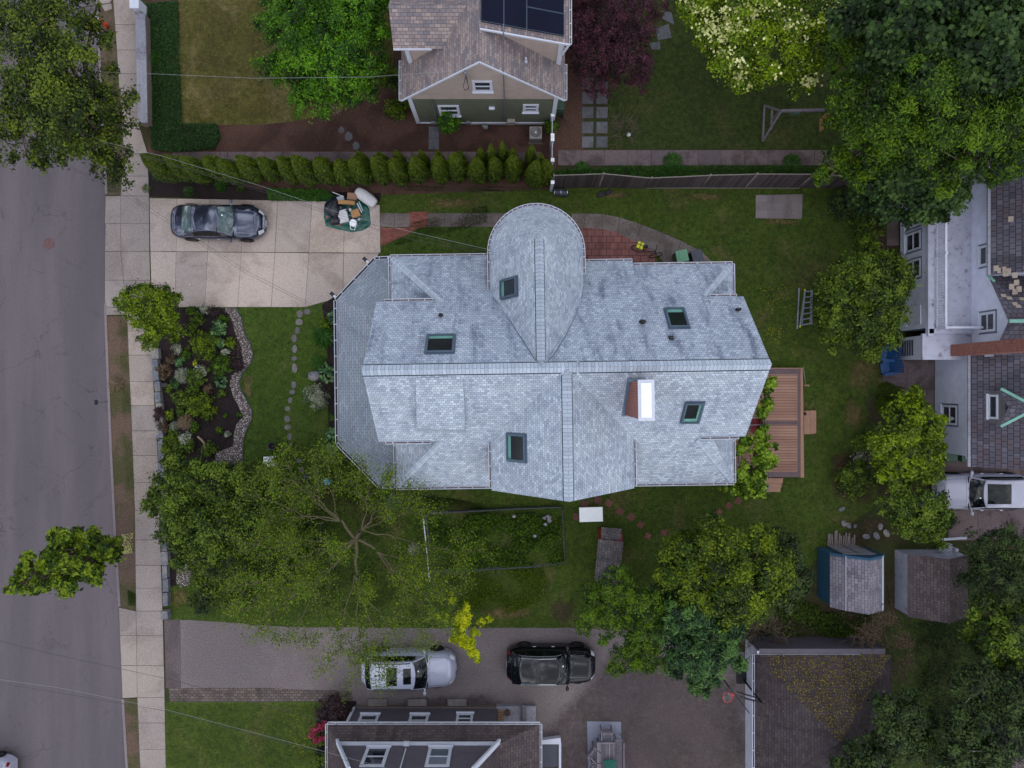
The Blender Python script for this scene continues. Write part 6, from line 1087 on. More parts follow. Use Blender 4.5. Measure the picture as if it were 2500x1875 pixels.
cover('shade_undergrowth', 'dark weeds under the spreading tree and the dense garden tree', 'undergrowth', [[(420, 1120), (980, 1130), (1030, 1240), (1040, 1420), (900, 1500), (480, 1440)]], .12, 13000, .045, 'l_mid', .5, .3, .8, .35, (.35, .25))
cover('gravel_specks', 'loose pale pebbles scattered at the gravel path edges', 'pebbles', [[(540, 750), (580, 750), (612, 830), (620, 880), (560, 920), (575, 800)]], .113, 300, .018, 'litter', .8, .02, 3)
G1 = 'plants in the dark front garden bed'
for a in (('broad leafy green shrub with yellow left tip in the front bed', 497, 843, 38, .75, 'l_yel', 2600, .04, .18), ('tight dark green mound beside the pebble path bend', 536, 897, 31, .7, 'l_ash', 2800, .04, .16), ('small grey variegated mound in the upper left of the bed', 431, 852, 13, .4, 'l_grey', 600, .03, .1), ('tiny blue green mound below the grey variegated one', 439, 884, 13, .35, 'l_hosta', 450, .04, .1), ('reddish brown low shrub against the stone wall', 401, 907, 22, .5, 'l_brown', 900, .035, .12), ('plum brown low bush where the pebble path narrows', 578, 892, 18, .45, 'l_dkpur', 800, .035, .12), ('leafy green shrub right of the silver grass', 478, 925, 27, .6, 'l_mid', 1500, .045, .15), ('dusty green shrub in the middle of the front bed', 490, 905, 17, .5, 'l_grey', 600, .035, .14), ('rounded green shrub left of the large spreading one', 440, 975, 25, .6, 'l_mid', 1500, .045, .15), ('large spreading yellow green shrub in the lower front bed', 488, 992, 36, .6, 'l_yel', 2200, .042, .17), ('small dark lower green clump under the spreading shrub', 508, 1016, 16, .4, 'l_mid', 600, .04, .12), ('purple brown spiky shrub hanging over the sidewalk', 390, 1012, 17, .6, 'l_dkpur', 900, .045, .14), ('green shrub between purple brown one and tan grass', 416, 1012, 14, .5, 'l_yel', 600, .04, .12), ('brown orange shrub beside the stone wall, lower', 398, 1040, 17, .5, 'l_brown', 700, .035, .12), ('yellow green shrub group low in the bed by the wall', 413, 1085, 26, .6, 'l_yel', 1400, .042, .15), ('dark blue green mound right of the yellow green group', 436, 1098, 17, .5, 'l_blue', 900, .035, .12), ('grey green plants at the foot of the tan grass', 452, 1070, 22, .45, 'l_grey', 900, .035, .14), ('leafy green clump above the dense tree edge', 460, 1090, 18, .5, 'l_mid', 800, .045, .13), ('tall airy green plant near the upper pebble path', 535, 800, 22, .7, 'l_hosta', 900, .04, .16), ('green and red plant in the top middle of the bed', 482, 785, 20, .4, 'l_mid', 600, .04, .14), ('brown leaved plant at the top of the bed', 523, 758, 15, .5, 'l_dkpur', 500, .035, .12), ('pale green plant against the driveway edge', 498, 757, 14, .45, 'l_grey', 450, .04, .12), ('green bushy plant at the top left of the bed', 468, 760, 14, .4, 'l_ash', 450, .04, .12), ('small light green plant with yellow leaves right of centre', 562, 838, 15, .4, 'l_yel', 420, .04, .12), ('grey blue leafy plant right of the broad shrub', 537, 838, 14, .4, 'l_hosta', 420, .045, .1), ('lone small round plant touching the pebble path', 585, 1013, 8, .25, 'l_ash', 160, .04, .06), ('little green seedling in the bare lower mulch', 550, 1015, 7, .2, 'l_ash', 120, .035, .06), ('yellow stemmed plant right of the spreading shrub', 526, 1000, 11, .3, 'l_yel', 200, .03, .08), ('small lime plant below the grey variegated mound', 477, 887, 7, .3, 'l_lime', 150, .035, .06), ('leafy clump on the lower edge near the tan stick', 508, 1098, 22, .35, 'l_mid', 700, .045, .14), ('yellow shoot by the dark planter box', 411, 950, 11, .3, 'l_yel', 260, .035, .08), ('rounded dark clump left of the silver grass, lower', 428, 938, 13, .4, 'l_blue', 400, .035, .1)):
    shrub('garden_plant', a[0], a[1], a[2], a[3], a[4], a[5], a[6], a[7], a[8], 'garden plant', G1)
for a in (('silver white ornamental grass in the front garden bed', 449, 917, 20, .5, 'l_grey', 520, .15), ('tan and grey ornamental grass in the lower front bed', 457, 1030, 21, .5, 'l_gtan', 520, .15), ('pale grey grass left of the tan ornamental grass', 428, 1042, 14, .4, 'l_grey', 300, .11), ('large green fountain grass under the porch roof edge', 792, 822, 30, .6, 'l_lily', 620, .2), ('smaller loose fountain grass above the grey rock', 777, 885, 19, .4, 'l_lily', 300, .14), ('green grass clump growing in the bare verge', 286, 937, 19, .4, 'l_gtan', 260, .16), ('green grass clump in the dark ivy by the pale wall', 380, 147, 20, .4, 'l_lily', 280, .14), ('lily leaves at the left end of the hedge bed', 390, 430, 16, .4, 'l_lily', 160, .14), ('green leafy lily clump behind the grey car mirror', 542, 455, 19, .4, 'l_lily', 200, .13), ('low green perennial under the hedge, right of car mirror', 590, 462, 13, .3, 'l_mid', 150, .1), ('low green perennial under the hedge, left of car mirror', 463, 468, 16, .3, 'l_lily', 170, .1), ('spiky green plant over the sidewalk edge by the bed end', 360, 462, 13, .3, 'l_mid', 130, .1), ('blue green spiky iris clump south of the porch corner', 960, 1225, 26, .6, 'l_hosta', 420, .17), ('pale twiggy grass tuft left of the white pole', 1010, 1340, 17, .5, 'l_grey', 200, .13)):
    tuft('ornamental_grass', a[0], a[1], a[2], a[3], a[4], a[5], a[6], a[7])
def hosta(label, x, y, r, mat='l_hosta', n=46):
    p = P(x, y, .3); q = r * K(.3); t = thing('hosta', label, 'hosta', (p.x, p.y, G)); a = rng.random(n) * 2 * pi; rr = q * np.sqrt(rng.random(n)) * .9; c = np.column_stack([p.x + rr * np.cos(a), p.y + rr * np.sin(a), .22 + .3 * (1 - rr / q)]); d = np.column_stack([np.cos(a), np.sin(a), np.full(n, -.2)])
    quads('leaves', c, np.column_stack([np.cos(a) * .5, np.sin(a) * .5, np.ones(n)]) + rng.normal(size=(n, 3)) * .15, rng.uniform(.09, .15, n), rng.normal(.5, .25, n), mat, t, .6, d); MB().cyl(p.x, p.y, .05, .3, .03, .02, 5).build('stems', 'l_hosta', t)
hosta('blue green hosta at the top of the porch bed', 812, 778, 22); hosta('big bright hosta beside the grey rock', 797, 910, 27, 'l_hosta', 60); hosta('hosta near the lower bend of the porch roof', 812, 1063, 20); hosta('lowest blue hosta by the porch roof corner', 808, 1095, 16); hosta('pale hosta touching the middle of the pebble path', 538, 933, 16, 'l_hosta', 34)
shrub('shrub', 'yellow leaved mound tucked under the porch roof edge', 793, 788, 15, .5, 'l_yel', 600, .035, .12)
shrub('shrub', 'white tipped variegated willow shrub beside the porch', 772, 966, 34, 1.1, 'l_grey', 2600, .035, .2, aspect=.3)
shrub('shrub', 'small green shrub at the porch edge near the bed end', 815, 1018, 10, .4, 'l_ash', 300, .035, .1)
shrub('shrub', 'round evergreen shrub growing in front of the olive wall', 1098, 302, 27, 1.9, 'l_round', 4200, .04, .2, fill=.7)
shrub('shrub', 'yellow green shrub at the corner of the tan house', 970, 258, 34, 1.0, 'l_yel', 2600, .045, .2)
shrub('shrub', 'dark shrub squeezed between round tree and tan house', 958, 190, 36, 1.4, 'l_mid', 2600, .045, .24)
shrub('shrub', 'small shrub under the white picket fence at the house corner', 1346, 308, 19, .9, 'l_ash', 1100, .05, .16)
shrub('shrub', 'dark plum coloured round shrub beside the mauve house', 812, 1742, 46, 1.3, 'l_dkpur', 4600, .045, .24, fill=.6)
sh = shrub('rhododendron', 'rhododendron with bright pink flowers at the mauve house corner', 778, 1790, 26, 1.2, 'l_mid', 1600, .05, .2)
for (x, y, r_) in ((765, 1785, 11), (783, 1775, 10), (772, 1808, 8), (786, 1803, 7), (792, 1768, 6), (758, 1796, 5)):
    p = P(x, y, 1.35); n = 150; quads('flower_cluster', np.array(p) + rng.normal(size=(n, 3)) * r_ * K(1) * .42, rng.normal(size=(n, 3)) * .5 + np.array([0, 0, 1]), rng.uniform(.03, .055, n), rng.normal(.5, .25, n), 'l_pink', sh, .8)
shrub('shrub', 'dark green shrub below the pink rhododendron', 788, 1850, 24, .8, 'l_mid', 1300, .05, .18)
shrub('shrub', 'dark rounded shrub in the grass strip above the side drive', 492, 1472, 34, .9, 'l_deep', 2200, .045, .2)
cover('verge_shrubs', 'mixed red and green shrubs between tree and porch corner', 'shrubs', [[(800, 1150), (870, 1120), (960, 1190), (930, 1230), (820, 1210)]], .15, 6500, .05, 'l_mid', .55, .55, .8, .4, (.5, .22))
vl = [LB(*l) for l in ((1885, 935, 2.5, 15), (1875, 955, 2.5, 12), (1872, 990, 2.6, 16), (1862, 1010, 2.6, 13), (1865, 1045, 2.7, 13), (1862, 1070, 2.7, 18), (1868, 1100, 2.7, 22), (1880, 1125, 2.6, 20), (1860, 1135, 2.7, 24), (1825, 1085, 2.5, 20), (1808, 1100, 2.4, 12), (1810, 1170, 2.6, 24), (1850, 1175, 2.7, 28), (1830, 1200, 2.6, 20), (1790, 1195, 2.4, 16), (1765, 1190, 2.2, 10), (1855, 1205, 2.5, 14), (1890, 1090, 2.6, 9), (1820, 1140, 2.5, 14))]
tree('climbing_vine', 'bright yellow green leafy vine sprawling over the pergola and deck', 'vine', (1805, 1190), [(l[0], l[1], l[2], l[3], l[4], .25) for l in vl], 'l_bright', 9500, .07, .22, .04, .2, nb=4, tips=.12, aspect=.8, bottom=-.9, rag=1)

for i, (x, y, r_, lb) in enumerate(((1335, 1268, 9, 'pale rubble heap in the top right corner of the vegetable patch'), (1255, 1260, 5, 'small pale stone in the upper vegetable patch'), (1306, 1308, 5, 'small white stone in the middle of the vegetable patch'))):
    p = P(x, y, .35); m = MB()
    for k in range(7 if i == 0 else 1): m.blob((p.x + random.uniform(-.2, .2) * (i == 0), p.y + random.uniform(-.35, .25) * (i == 0), .38), (.11, .09, .07), 8, 5, .2)
    one('garden_rubble', lb, 'stone', m, 'capstone', None, True)

cover('road_litter', 'scattered pale grit and leaf scraps on the road and asphalt drive', 'litter', [[(20, 420), (250, 420), (290, 1850), (20, 1850)], [(1500, 1640), (1830, 1640), (1830, 1870), (1540, 1870)], [(420, 1520), (860, 1540), (860, 1670), (420, 1670)]], .112, 900, .012, 'litter', .8, .002, 3, .8)
cover('mulch_chips', 'pale wood chips scattered over the reddish bark mulch', 'wood chips', [[(540, 306), (1000, 306), (1330, 310), (1330, 362), (540, 364)], [(800, 262), (985, 200), (1000, 300), (790, 300)], [(1372, 240), (1418, 240), (1418, 360), (1372, 360)]], .1, 5200, .018, 'l_brown', .4, .015, 2, .2, (.75, .25))
cover('moss_clumps', 'tufts of taller darker grass dotted about the back lawn', 'grass', [[(1400, 480), (2080, 475), (2130, 600), (1990, 1500), (1960, 1000), (1880, 720), (1800, 640)], [(940, 560), (1190, 500), (1190, 545), (960, 600)], [(990, 1200), (1250, 1240), (1060, 1250)], [(1400, 1290), (1900, 1220), (2000, 1260), (1950, 1330), (1450, 1520), (1390, 1500)]], .1, 22000, .04, 'seeds', .13, .06, .4, 1.0, (.25, .2), True)

for i, (x, y, r_, mt, lb) in enumerate(((470, 808, 16, 'l_mid', 'low leafy filler plant above the broad leafy shrub'), (455, 870, 15, 'l_ash', 'low leafy filler plant left of the broad leafy shrub'), (512, 870, 12, 'l_mid', 'low leafy filler plant below the broad leafy shrub'), (418, 880, 12, 'l_brown', 'low reddish filler plant near the top of the stone wall'), (470, 955, 16, 'l_mid', 'low leafy filler plant under the silver grass'), (510, 950, 14, 'l_brown', 'low brownish filler plant below the tight green mound'), (440, 1005, 14, 'l_mid', 'low leafy filler plant left of the large spreading shrub'), (476, 1042, 14, 'l_ash', 'low leafy filler plant right of the tan grass'), (545, 780, 12, 'l_ash', 'low leafy filler plant touching the upper pebble path'), (520, 818, 14, 'l_mid', 'low leafy filler plant under the tall airy plant'), (548, 862, 11, 'l_grey', 'low grey filler plant at the pebble path'), (497, 975, 14, 'l_ash', 'low leafy filler plant above the spreading shrub'), (420, 1060, 12, 'l_mid', 'low leafy filler plant over the yellow green group'), (540, 960, 10, 'l_mid', 'low leafy filler plant below the pale hosta'), (535, 1050, 9, 'l_ash', 'tiny leafy plant in the bare lower mulch'), (556, 1060, 7, 'l_grey', 'tiny grey plant in the bare lower mulch'))):
    shrub('garden_plant', lb, x, y, r_, .35, mt, 620, .036, .12, 'garden plant', G1)
# ================================================================ CARS
def car(name, label, x, y, rz, L, W, Hh, paintm, kind, glassm='carglass', roofrails=False, sun=0, cat='car'):
    t = thing(name, label, cat, (x, y, .1), rz, None, True); suv = kind == 'suv'; h2 = L / 2; z0 = .24; gz = G - .1
    hood, belt, deck = (1.02, 1.12, 1.1) if suv else (.78, .95, .98)
    cowl, rf, rr_, rg = (.225 * L, .085 * L, -.36 * L, -.455 * L) if suv else (.21 * L, .055 * L, -.20 * L, -.375 * L)
    def prof(t_):     # body top height along the length
        X = t_ * h2; q = (h2 - X) / L
        zt = belt if X < cowl else belt + (hood - belt) * ((X - cowl) / (h2 - cowl)) ** 1.1
        if X < rg: zt = belt + (deck - belt) * (rg - X) / (h2 + rg + .01) * .5
        e = abs(t_); dn = max(0, (e - .80) / .20); return zt - (.34 if X > 0 else .22) * dn ** 2.4
    def wid(t_):
        e = abs(t_); k = 1 - (.08 if t_ > 0 else .06) * e ** 3 - ((.40 if suv else .52) if t_ > 0 else .24) * max(0, (e - (.70 if suv or t_ < 0 else .62)) / (.30 if suv or t_ < 0 else .38)) ** 2.5; return W / 2 * k
    def body(u, v):
        t_ = -1 + 2 * u; X = h2 * math.copysign(abs(t_) ** .94, t_) if t_ else 0; a = pi * v; w = wid(t_); zt = prof(t_); ca = math.cos(a); sa = math.sin(a)
        zz = z0 + (zt - z0) * min(1, sa ** .5) + .05 * sa * (1 - abs(ca)); yy = w * math.copysign(abs(ca) ** .42, ca) * (1 - .05 * sa)
        bul = .03 * math.sin(min(1, sa * 1.2) * pi); return Vector((X, yy + math.copysign(bul, ca) * (abs(ca) > .3), zz))
    def nrm(fn, u, v, e=.004):
        a = fn(min(1, u + e), v) - fn(max(0, u - e), v); b = fn(u, min(1, v + e)) - fn(u, max(0, v - e)); n = b.cross(a); n = n.normalized() if n.length > 1e-9 else Vector((0, 0, 1)); return n
    def patch(fn, u0, u1, v0, v1, off, nm, mt, par, nu=10, nv=6, warp=None):
        ctr = fn((u0 + u1) / 2, (v0 + v1) / 2)
        def g(a, b):
            u = u0 + (u1 - u0) * a; v = v0 + (v1 - v0) * b
            if warp: u, v = warp(u, v, a, b)
            n = nrm(fn, u, v); p = fn(u, v)
            if n.dot(p - Vector((p.x * .8, 0, .5))) < 0: n = -n
            return p + n * off
        return MB().grid(g, nu, nv).build(nm, mt, par, True)
    mb = MB().grid(body, 70, 48)
    for sgn, u in ((1, 1.0), (-1, 0.0)): pts = [body(u, v / 24) for v in range(25)]; mb.face(pts)
    mb.face([body(u / 20, 0) for u in range(21)] + [body(u / 20, 1) for u in range(20, -1, -1)]); bd = mb.build('body', paintm, t, True)
    wr = W / 2 * (.70 if not suv else .74); wb = W / 2 * .9
    def gh(u, v):    # greenhouse shell: u from windscreen base to tail, v across
        s = [(cowl, belt - .02), (rf, Hh - .07), ((rf + rr_) / 2, Hh), (rr_, Hh - .07), (rg, deck - .03 if not suv else belt + .02)]; ks = [0, .28, .5, .74, 1]
        for i in range(4):
            if u <= ks[i + 1] + 1e-9: f = (u - ks[i]) / (ks[i + 1] - ks[i]); break
        X = s[i][0] + (s[i + 1][0] - s[i][0]) * f; z = s[i][1] + (s[i + 1][1] - s[i][1]) * (math.sin(f * pi / 2) if i == 1 else 1 - math.cos(f * pi / 2) if i == 2 else f)
        if i in (0, 3): z += .05 * math.sin(f * pi)
        zf = (z - belt) / (Hh - belt); y_ = abs(v * 2 - 1); wt = wb + (wr - wb) * max(0, zf); base_w = wb * (1 - .08 * max(0, X / h2 * 2))
        if y_ < .72: yy = wt * y_ / .72; zc = z - .045 * (y_ / .72) ** 2.5; X2 = X - (.13 * (y_ / .72) ** 2 if i == 0 else -.08 * (y_ / .72) ** 2 if i == 3 else 0)
        else: f2 = (y_ - .72) / .28; yy = wt + (base_w - wt) * f2; zc = (z - .045) + (belt - .05 - (z - .045)) * f2; X2 = X - (.13 if i == 0 else -.08 if i == 3 else 0)
        return Vector((X2, math.copysign(yy, v - .5), zc))
    MB().grid(gh, 48, 40).build('roof', paintm, t, True)
    patch(gh, .03, .262, .17, .83, .012, 'windscreen', glassm, t, 12, 14)
    patch(gh, .80, .975, .18, .82, .012, 'rear_window', glassm, t, 10, 12)
    for sd in (0, 1):
        v0, v1 = (.02, .115) if sd == 0 else (.885, .98); inn = .115 if sd == 0 else .885
        wf = lambda u, v, a, b: (u, v)
        sw_ = patch(gh, .22, .80, v0, v1, .010, 'side_window', 'carglass', t, 22, 5, (lambda u, v, a, b: (.25 + (u - .25) * (1) if True else u, v)) )
        tr = MB(); P_ = [gh(.18 + .64 * k / 20, .128 if sd == 0 else .872) + Vector((0, (-1 if sd == 0 else 1) * .014, .012)) for k in range(21)]; tr.tube(P_, .012, 5); tr.build('window_trim', 'chrome' if paintm == 'p_black' else 'black', sw_)
        pl = MB(); 
        for uu in ((.47,) if not suv else (.45, .66)): a_ = gh(uu, inn); b_ = gh(uu, v0 if sd == 0 else v1); o_ = Vector((0, (-1 if sd == 0 else 1) * .016, .004)); pl.beam(a_ + o_, b_ + o_, .055, .012, (0, -1 if sd == 0 else 1, .5))
        pl.build('door_pillar', 'black', sw_)
        mr = MB(); m0 = Vector((cowl - .22, (-1 if sd == 0 else 1) * (W / 2 + .11), belt + .04)); mr.blob(m0, (.09, .13, .08), 10, 6, 0); mr.beam(m0 - Vector((0, (-1 if sd == 0 else 1) * .22, .05)), m0, .06, .04); mr.build('mirror', paintm if paintm != 'p_black' else 'black', t, True)
        for xx in (.02 * L, -.19 * L): MB().box(xx, (-1 if sd == 0 else 1) * (W / 2 + .018), .78, .17, .03, .03).build('door_handle', 'chrome', t, bevel=.008)
        for xx in (.295 * L, -.30 * L):
            yy = (-1 if sd == 0 else 1) * (W / 2 - .085); m = MB(); R_ = .36 if suv else .33; hw = .105
            pr = [(R_ * .62, hw), (R_ * .92, hw * 1.02), (R_, hw * .8), (R_, -hw * .8), (R_ * .92, -hw * 1.02), (R_ * .62, -hw)]
            m.grid(lambda u, v: (xx + pr[min(5, int(round(v * 5)))][0] * math.cos(u * 2 * pi), yy + pr[min(5, int(round(v * 5)))][1], R_ + pr[min(5, int(round(v * 5)))][0] * math.sin(u * 2 * pi)), 28, 5); wh = m.build('wheel', 'rubber', t, True)
            m = MB(); sg = -1 if sd == 0 else 1; yo = yy + sg * hw * .72
            for k in range(10): a_ = 2 * pi * k / 10; m.beam((xx, yo, R_), (xx + math.cos(a_) * R_ * .6, yo, R_ + math.sin(a_) * R_ * .6), .045, .03, (0, 1, 0))
            m.grid(lambda u, v: (xx + (R_ * (.56 + .08 * v)) * math.cos(u * 2 * pi), yo + sg * .01, R_ + (R_ * (.56 + .08 * v)) * math.sin(u * 2 * pi)), 24, 1); m.build('rim', 'rim', wh)
            m = MB(); m.grid(lambda u, v: (xx + (R_ + .035 + .03 * v) * math.cos(u * pi), (W / 2 + .022 - .02 * v) * sg, R_ + (R_ + .035 + .03 * v) * math.sin(u * pi)), 20, 1); m.grid(lambda u, v: (xx + (R_ + .04) * v * math.cos(u * pi), (W / 2 + .012) * sg, R_ + (R_ + .04) * v * math.sin(u * pi)), 20, 1); m.build('wheel_arch', 'black', t)
    for (v0, v1) in ((.15, .30), (.70, .85)):
        patch(body, .94, .986, v0 - .03, v1 + .0, .012, 'headlight', 'lens', t, 6, 8); patch(body, .010, .035, v0, v1, .010, 'taillight', 'taill', t, 6, 8)
    m = MB(); 
    for k in range(5): m.box(h2 - .02 - .03 * (k > 3), 0, .42 + k * .06, .03, W * .34, .025)
    m.build('grille', 'chrome', t); MB().box(h2 + .015, 0, .42, .02, .34, .12).build('number_plate', 'white', t); MB().box(-h2 - .01, 0, .62, .02, .34, .12).build('number_plate', 'white', t)
    m = MB(); 
    for v in (.30, .70): m.tube([body(.72 + .23 * k / 8, v + (.5 - v) * .0) + Vector((0, 0, .004)) for k in range(9)], .007, 4)
    for u in (.725, .955): m.tube([body(u, .26 + .48 * k / 14) + Vector((0, 0, .003)) for k in range(15)], .006, 4)
    m.build('hood_seam', 'black', t)
    m = MB(); m.tube([gh(.012, .13 + .74 * k / 16) + Vector((.02, 0, .0)) for k in range(17)], .035, 5); m.build('cowl_strip', 'black', t, True)
    m = MB(); m.tube([gh(.978, .15 + .70 * k / 14) for k in range(15)], .016, 5); m.build('rear_window_seal', 'black', t, True)
    for s_ in (-1, 1): m = MB(); m.tube([gh(.015, .5 + s_ * .05) + Vector((.04, 0, .03)), gh(.06, .5 + s_ * .25) + Vector((0, 0, .03))], .01, 4); m.build('wiper', 'black', t)
    patch(gh, .19, .215, .585, .62, .018, 'windscreen_sticker', 'white_bright', t, 2, 2)
    if roofrails:
        for v in (.175, .825): m = MB(); m.tube([gh(.32 + .40 * k / 12, v) + Vector((0, 0, .045)) for k in range(13)], .018, 5); m.build('roof_rail', 'chrome' if paintm == 'p_black' else 'black', t)
    if sun >= 1: patch(gh, .315, .395, .30, .70, .010, 'sunroof', 'carglass', t, 4, 8)
    if sun >= 2: patch(gh, .46, .575, .27, .73, .010, 'sunroof', 'carglass', t, 6, 8)
    if sun == -1: patch(gh, .31, .56, .24, .76, .010, 'sunroof', 'carglass', t, 6, 8)
    return t
car('parked_car', 'blue grey sedan parked on the pale concrete driveway beside the hedge', -15.30, 8.44, math.radians(-.8), 4.82, 1.82, 1.43, 'p_grey', 'sedan', 'carglass_lt')
car('parked_car', 'black sport utility car with chrome window trim parked on the asphalt drive', 2.03, -14.58, math.radians(-.3), 4.6, 1.90, 1.62, 'p_black', 'suv', 'carglass', True)
car('parked_car', 'silver white sport utility car with two dark sunroofs under the bare branches', -5.36, -14.82, math.radians(.6), 4.85, 1.92, 1.68, 'p_silver', 'suv', 'carglass', True, 2)
car('parked_car', 'white car with large sunroof, cut by the right edge of the photo', 24.45, -5.60, math.radians(180), 4.75, 1.88, 1.55, 'p_white', 'suv', 'carglass', False, -1)
car('parked_car', 'white car with red tail lamp peeking in at the lower left corner', -28.3, -20.35, 0 + math.radians(180), 4.6, 1.85, 1.72, 'p_white', 'suv', 'carglass', True)
# ================================================================ FENCES
t = thing('picket_fence', 'white picket fence running from the tan house to the wooden fence', 'fence', P(1347, 360, G)); m = MB(); pk = MB()
fx = P(1348, 0, 1.2).x; y0_, y1_ = P(0, 306, G).y, 10.25
for h in (.45, 1.25): m.beam((fx, y0_, h), (fx, y1_, h), .04, .08)
m.build('rail', 'white', t); y = y1_
while y < y0_: pk.box(fx, y, .78, .03, .075, 1.2); y += .115
pk.build('pickets', 'white', t)
for yy in (y0_, y0_ - 1.05, y0_ - 1.25, y0_ - 2.3, y1_): q = MB().box(fx, yy, .82, .14, .14, 1.5); po = q.build('post', 'white', t); MB().box(fx, yy, 1.6, .18, .18, .07).build('post_cap', 'white_bright', po)
t = thing('wooden_fence', 'dark weathered wooden fence with leaning panels along the lily bed', 'fence', P(1700, 450, G)); fb = P(0, 459, G).y
fxs = [(1347, .0, 1.95), (1462, .08, 1.98), (1575, -.10, 1.85), (1710, .0, 1.98), (1820, .10, 1.86), (1950, .06, 1.98), (2065, -.05, 1.9)]
for (xa, oa, ha), (xb_, ob, hb) in zip(fxs, fxs[1:]):
    A_ = P(xa, 459, G); B_ = P(xb_, 459, G); L_ = B_.x - A_.x; nb = int(L_ / .105); m = MB()
    for i in range(nb):
        f = (i + .5) / nb; o_ = oa + (ob - oa) * f; h = ha - .12 + .04 * math.sin(f * 7) + (hb - ha) * f + random.uniform(-.02, .02); x_ = A_.x + L_ * f; lean = o_
        m.beam((x_, fb + o_ * .3, .05), (x_ + .0, fb + .12 + lean, h), .094, .02, (0, 1, 0), random.random())
    m.build('fence_panel', 'fence', t); r = MB()
    r.beam((A_.x, fb + .14 + oa, ha - .06), (B_.x, fb + .14 + ob, hb - .08), .04, .05)
    if xa in (1575, 1820, 1710): r.beam((A_.x, fb - .03, .2), (B_.x, fb - .03, .18), .03, .07)
    r.build('rail', 'fence_lt', t); MB().beam((A_.x, fb + .06, 0), (A_.x + .02, fb + .14 + oa, ha + .05), .09, .09).build('post', 'fence_lt', t)
t = thing('wire_fence', 'low dark wire and board fence round the vegetable patch', 'fence', P(1040, 1260, G)); m = MB()
cs_ = [(1048, 1340), (1040, 1262), (1045, 1252), (1160, 1248), (1260, 1242), (1372, 1238), (1375, 1290), (1377, 1330), (1380, 1374), (1300, 1384), (1230, 1388), (1120, 1396), (1062, 1394)]
pts = [P(x, y, .55) for x, y in cs_]; m.tube(pts, .03, 5); m.tube([p - Vector((0, 0, .35)) for p in pts], .02, 5); m.build('top_wire', 'hose', t)
m = MB(); pl_ = [(1040, 1254), (1160, 1246), (1260, 1242), (1374, 1237)]
for a, b in zip(pl_, pl_[1:]): m.beam(P(*a, .2), P(*b, .2), .05, .3)
m.build('board', 'fence', t)
for (x, y) in ((1211, 1390), (1301, 1382), (1372, 1240), (1044, 1320), (1136, 1394)): p = P(x, y, 0); MB().beam((p.x, p.y, 0), (p.x, p.y, .85), .05, .05).build('stake', 'black', t)
one('white_pole', 'long thin white pole with stripes leaning beside the vegetable patch', 'pole', MB().tube([P(1034, 1268, .7), P(1049, 1419, .25)], .028, 6), 'white')
for i in range(1): pass
t = thing('garden_gate', 'white slatted gate piece above the mossy shed', 'gate', P(2310, 1335, G)); m = MB()
for i in range(7): a = P(2294 + i * 2.2, 1318 + i * 5, 1.1); m.beam(P(2293, 1320 + i * 4, .9), P(2325, 1330 + i * 4, 1.1), .04, .03)
m.beam(P(2290, 1318, 1.1), P(2360, 1313, 1.1), .12, .06); m.box(*P(2328, 1340, .8)[:2], .6, .15, .15, 1.0); m.build('slats', 'white', t)
t = thing('fence_pickets', 'row of rough pointed grey fence pickets behind the blue shed door', 'fence', P(2053, 1325, G)); 
for i in range(13): x = 2022 + i * 5.3; m = MB(); hh = random.uniform(14, 30) * (1 if 2 < i < 10 else .8); m.beam(P(x, 1333, .14), P(x + random.uniform(-2, 2), 1333 - hh - 8, .17), .08, .02); m.build('picket', 'fence_lt', t)
# ================================================================ THINGS IN THE YARDS
def bin_(name, label, x, y, h, w, d, rz, mat, wheels=True, grp=None):
    p = P(x, y, h); t = thing(name, label, 'bin', (p.x, p.y, G), rz, grp, True); m = MB(); m.box(0, 0, h * .46, w * .86, d * .86, h * .9, 0, .5, None, 1.1); m.build('body', 'green_bin2' if 'green' in mat else 'black', t, bevel=.02)
    m = MB(); m.box(0, 0, h * .93, w, d, .07); lo = m.build('lid', mat, t, bevel=.025); m = MB(); m.box(0, 0, h * .93 + .04, w * .55, d * .52, .02); m.build('lid_panel', mat, lo, bevel=.008); m = MB(); m.tube([(-w * .4, -d * .52, h * .9), (-w * .4, -d * .6, h * .92), (w * .4, -d * .6, h * .92), (w * .4, -d * .52, h * .9)], .018, 5); m.build('handle', mat, t)
    for s in (-1, 1): m = MB(); m.tube([(s * w * .38, -d * .45, .12), (s * w * .5, -d * .45, .12)], .12, 12, .5, True); m.build('wheel', 'rubber', t)
bin_('wheelie_bin', 'green wheelie bin with pale lid by the curved path', 1665, 625, 1.1, .62, .62, math.radians(12) , 'green_bin'); bin_('wheelie_bin', 'charcoal wheelie bin next to the green one', 1702, 624, 1.05, .58, .6, math.radians(16), 'dark_bin')
bin_('wheelie_bin', 'green bin at the corner of the white wing, left of two', 2323, 1112, 1.05, .6, .6, 0, 'green_bin2'); bin_('wheelie_bin', 'green bin at the corner of the white wing, right of two', 2361, 1113, 1.05, .6, .6, 0, 'green_bin2')
bin_('wheelie_bin', 'dark green bin half hidden by the tan house east corner', 1366, 255, 1.0, .5, .6, 0, 'green_bin2')
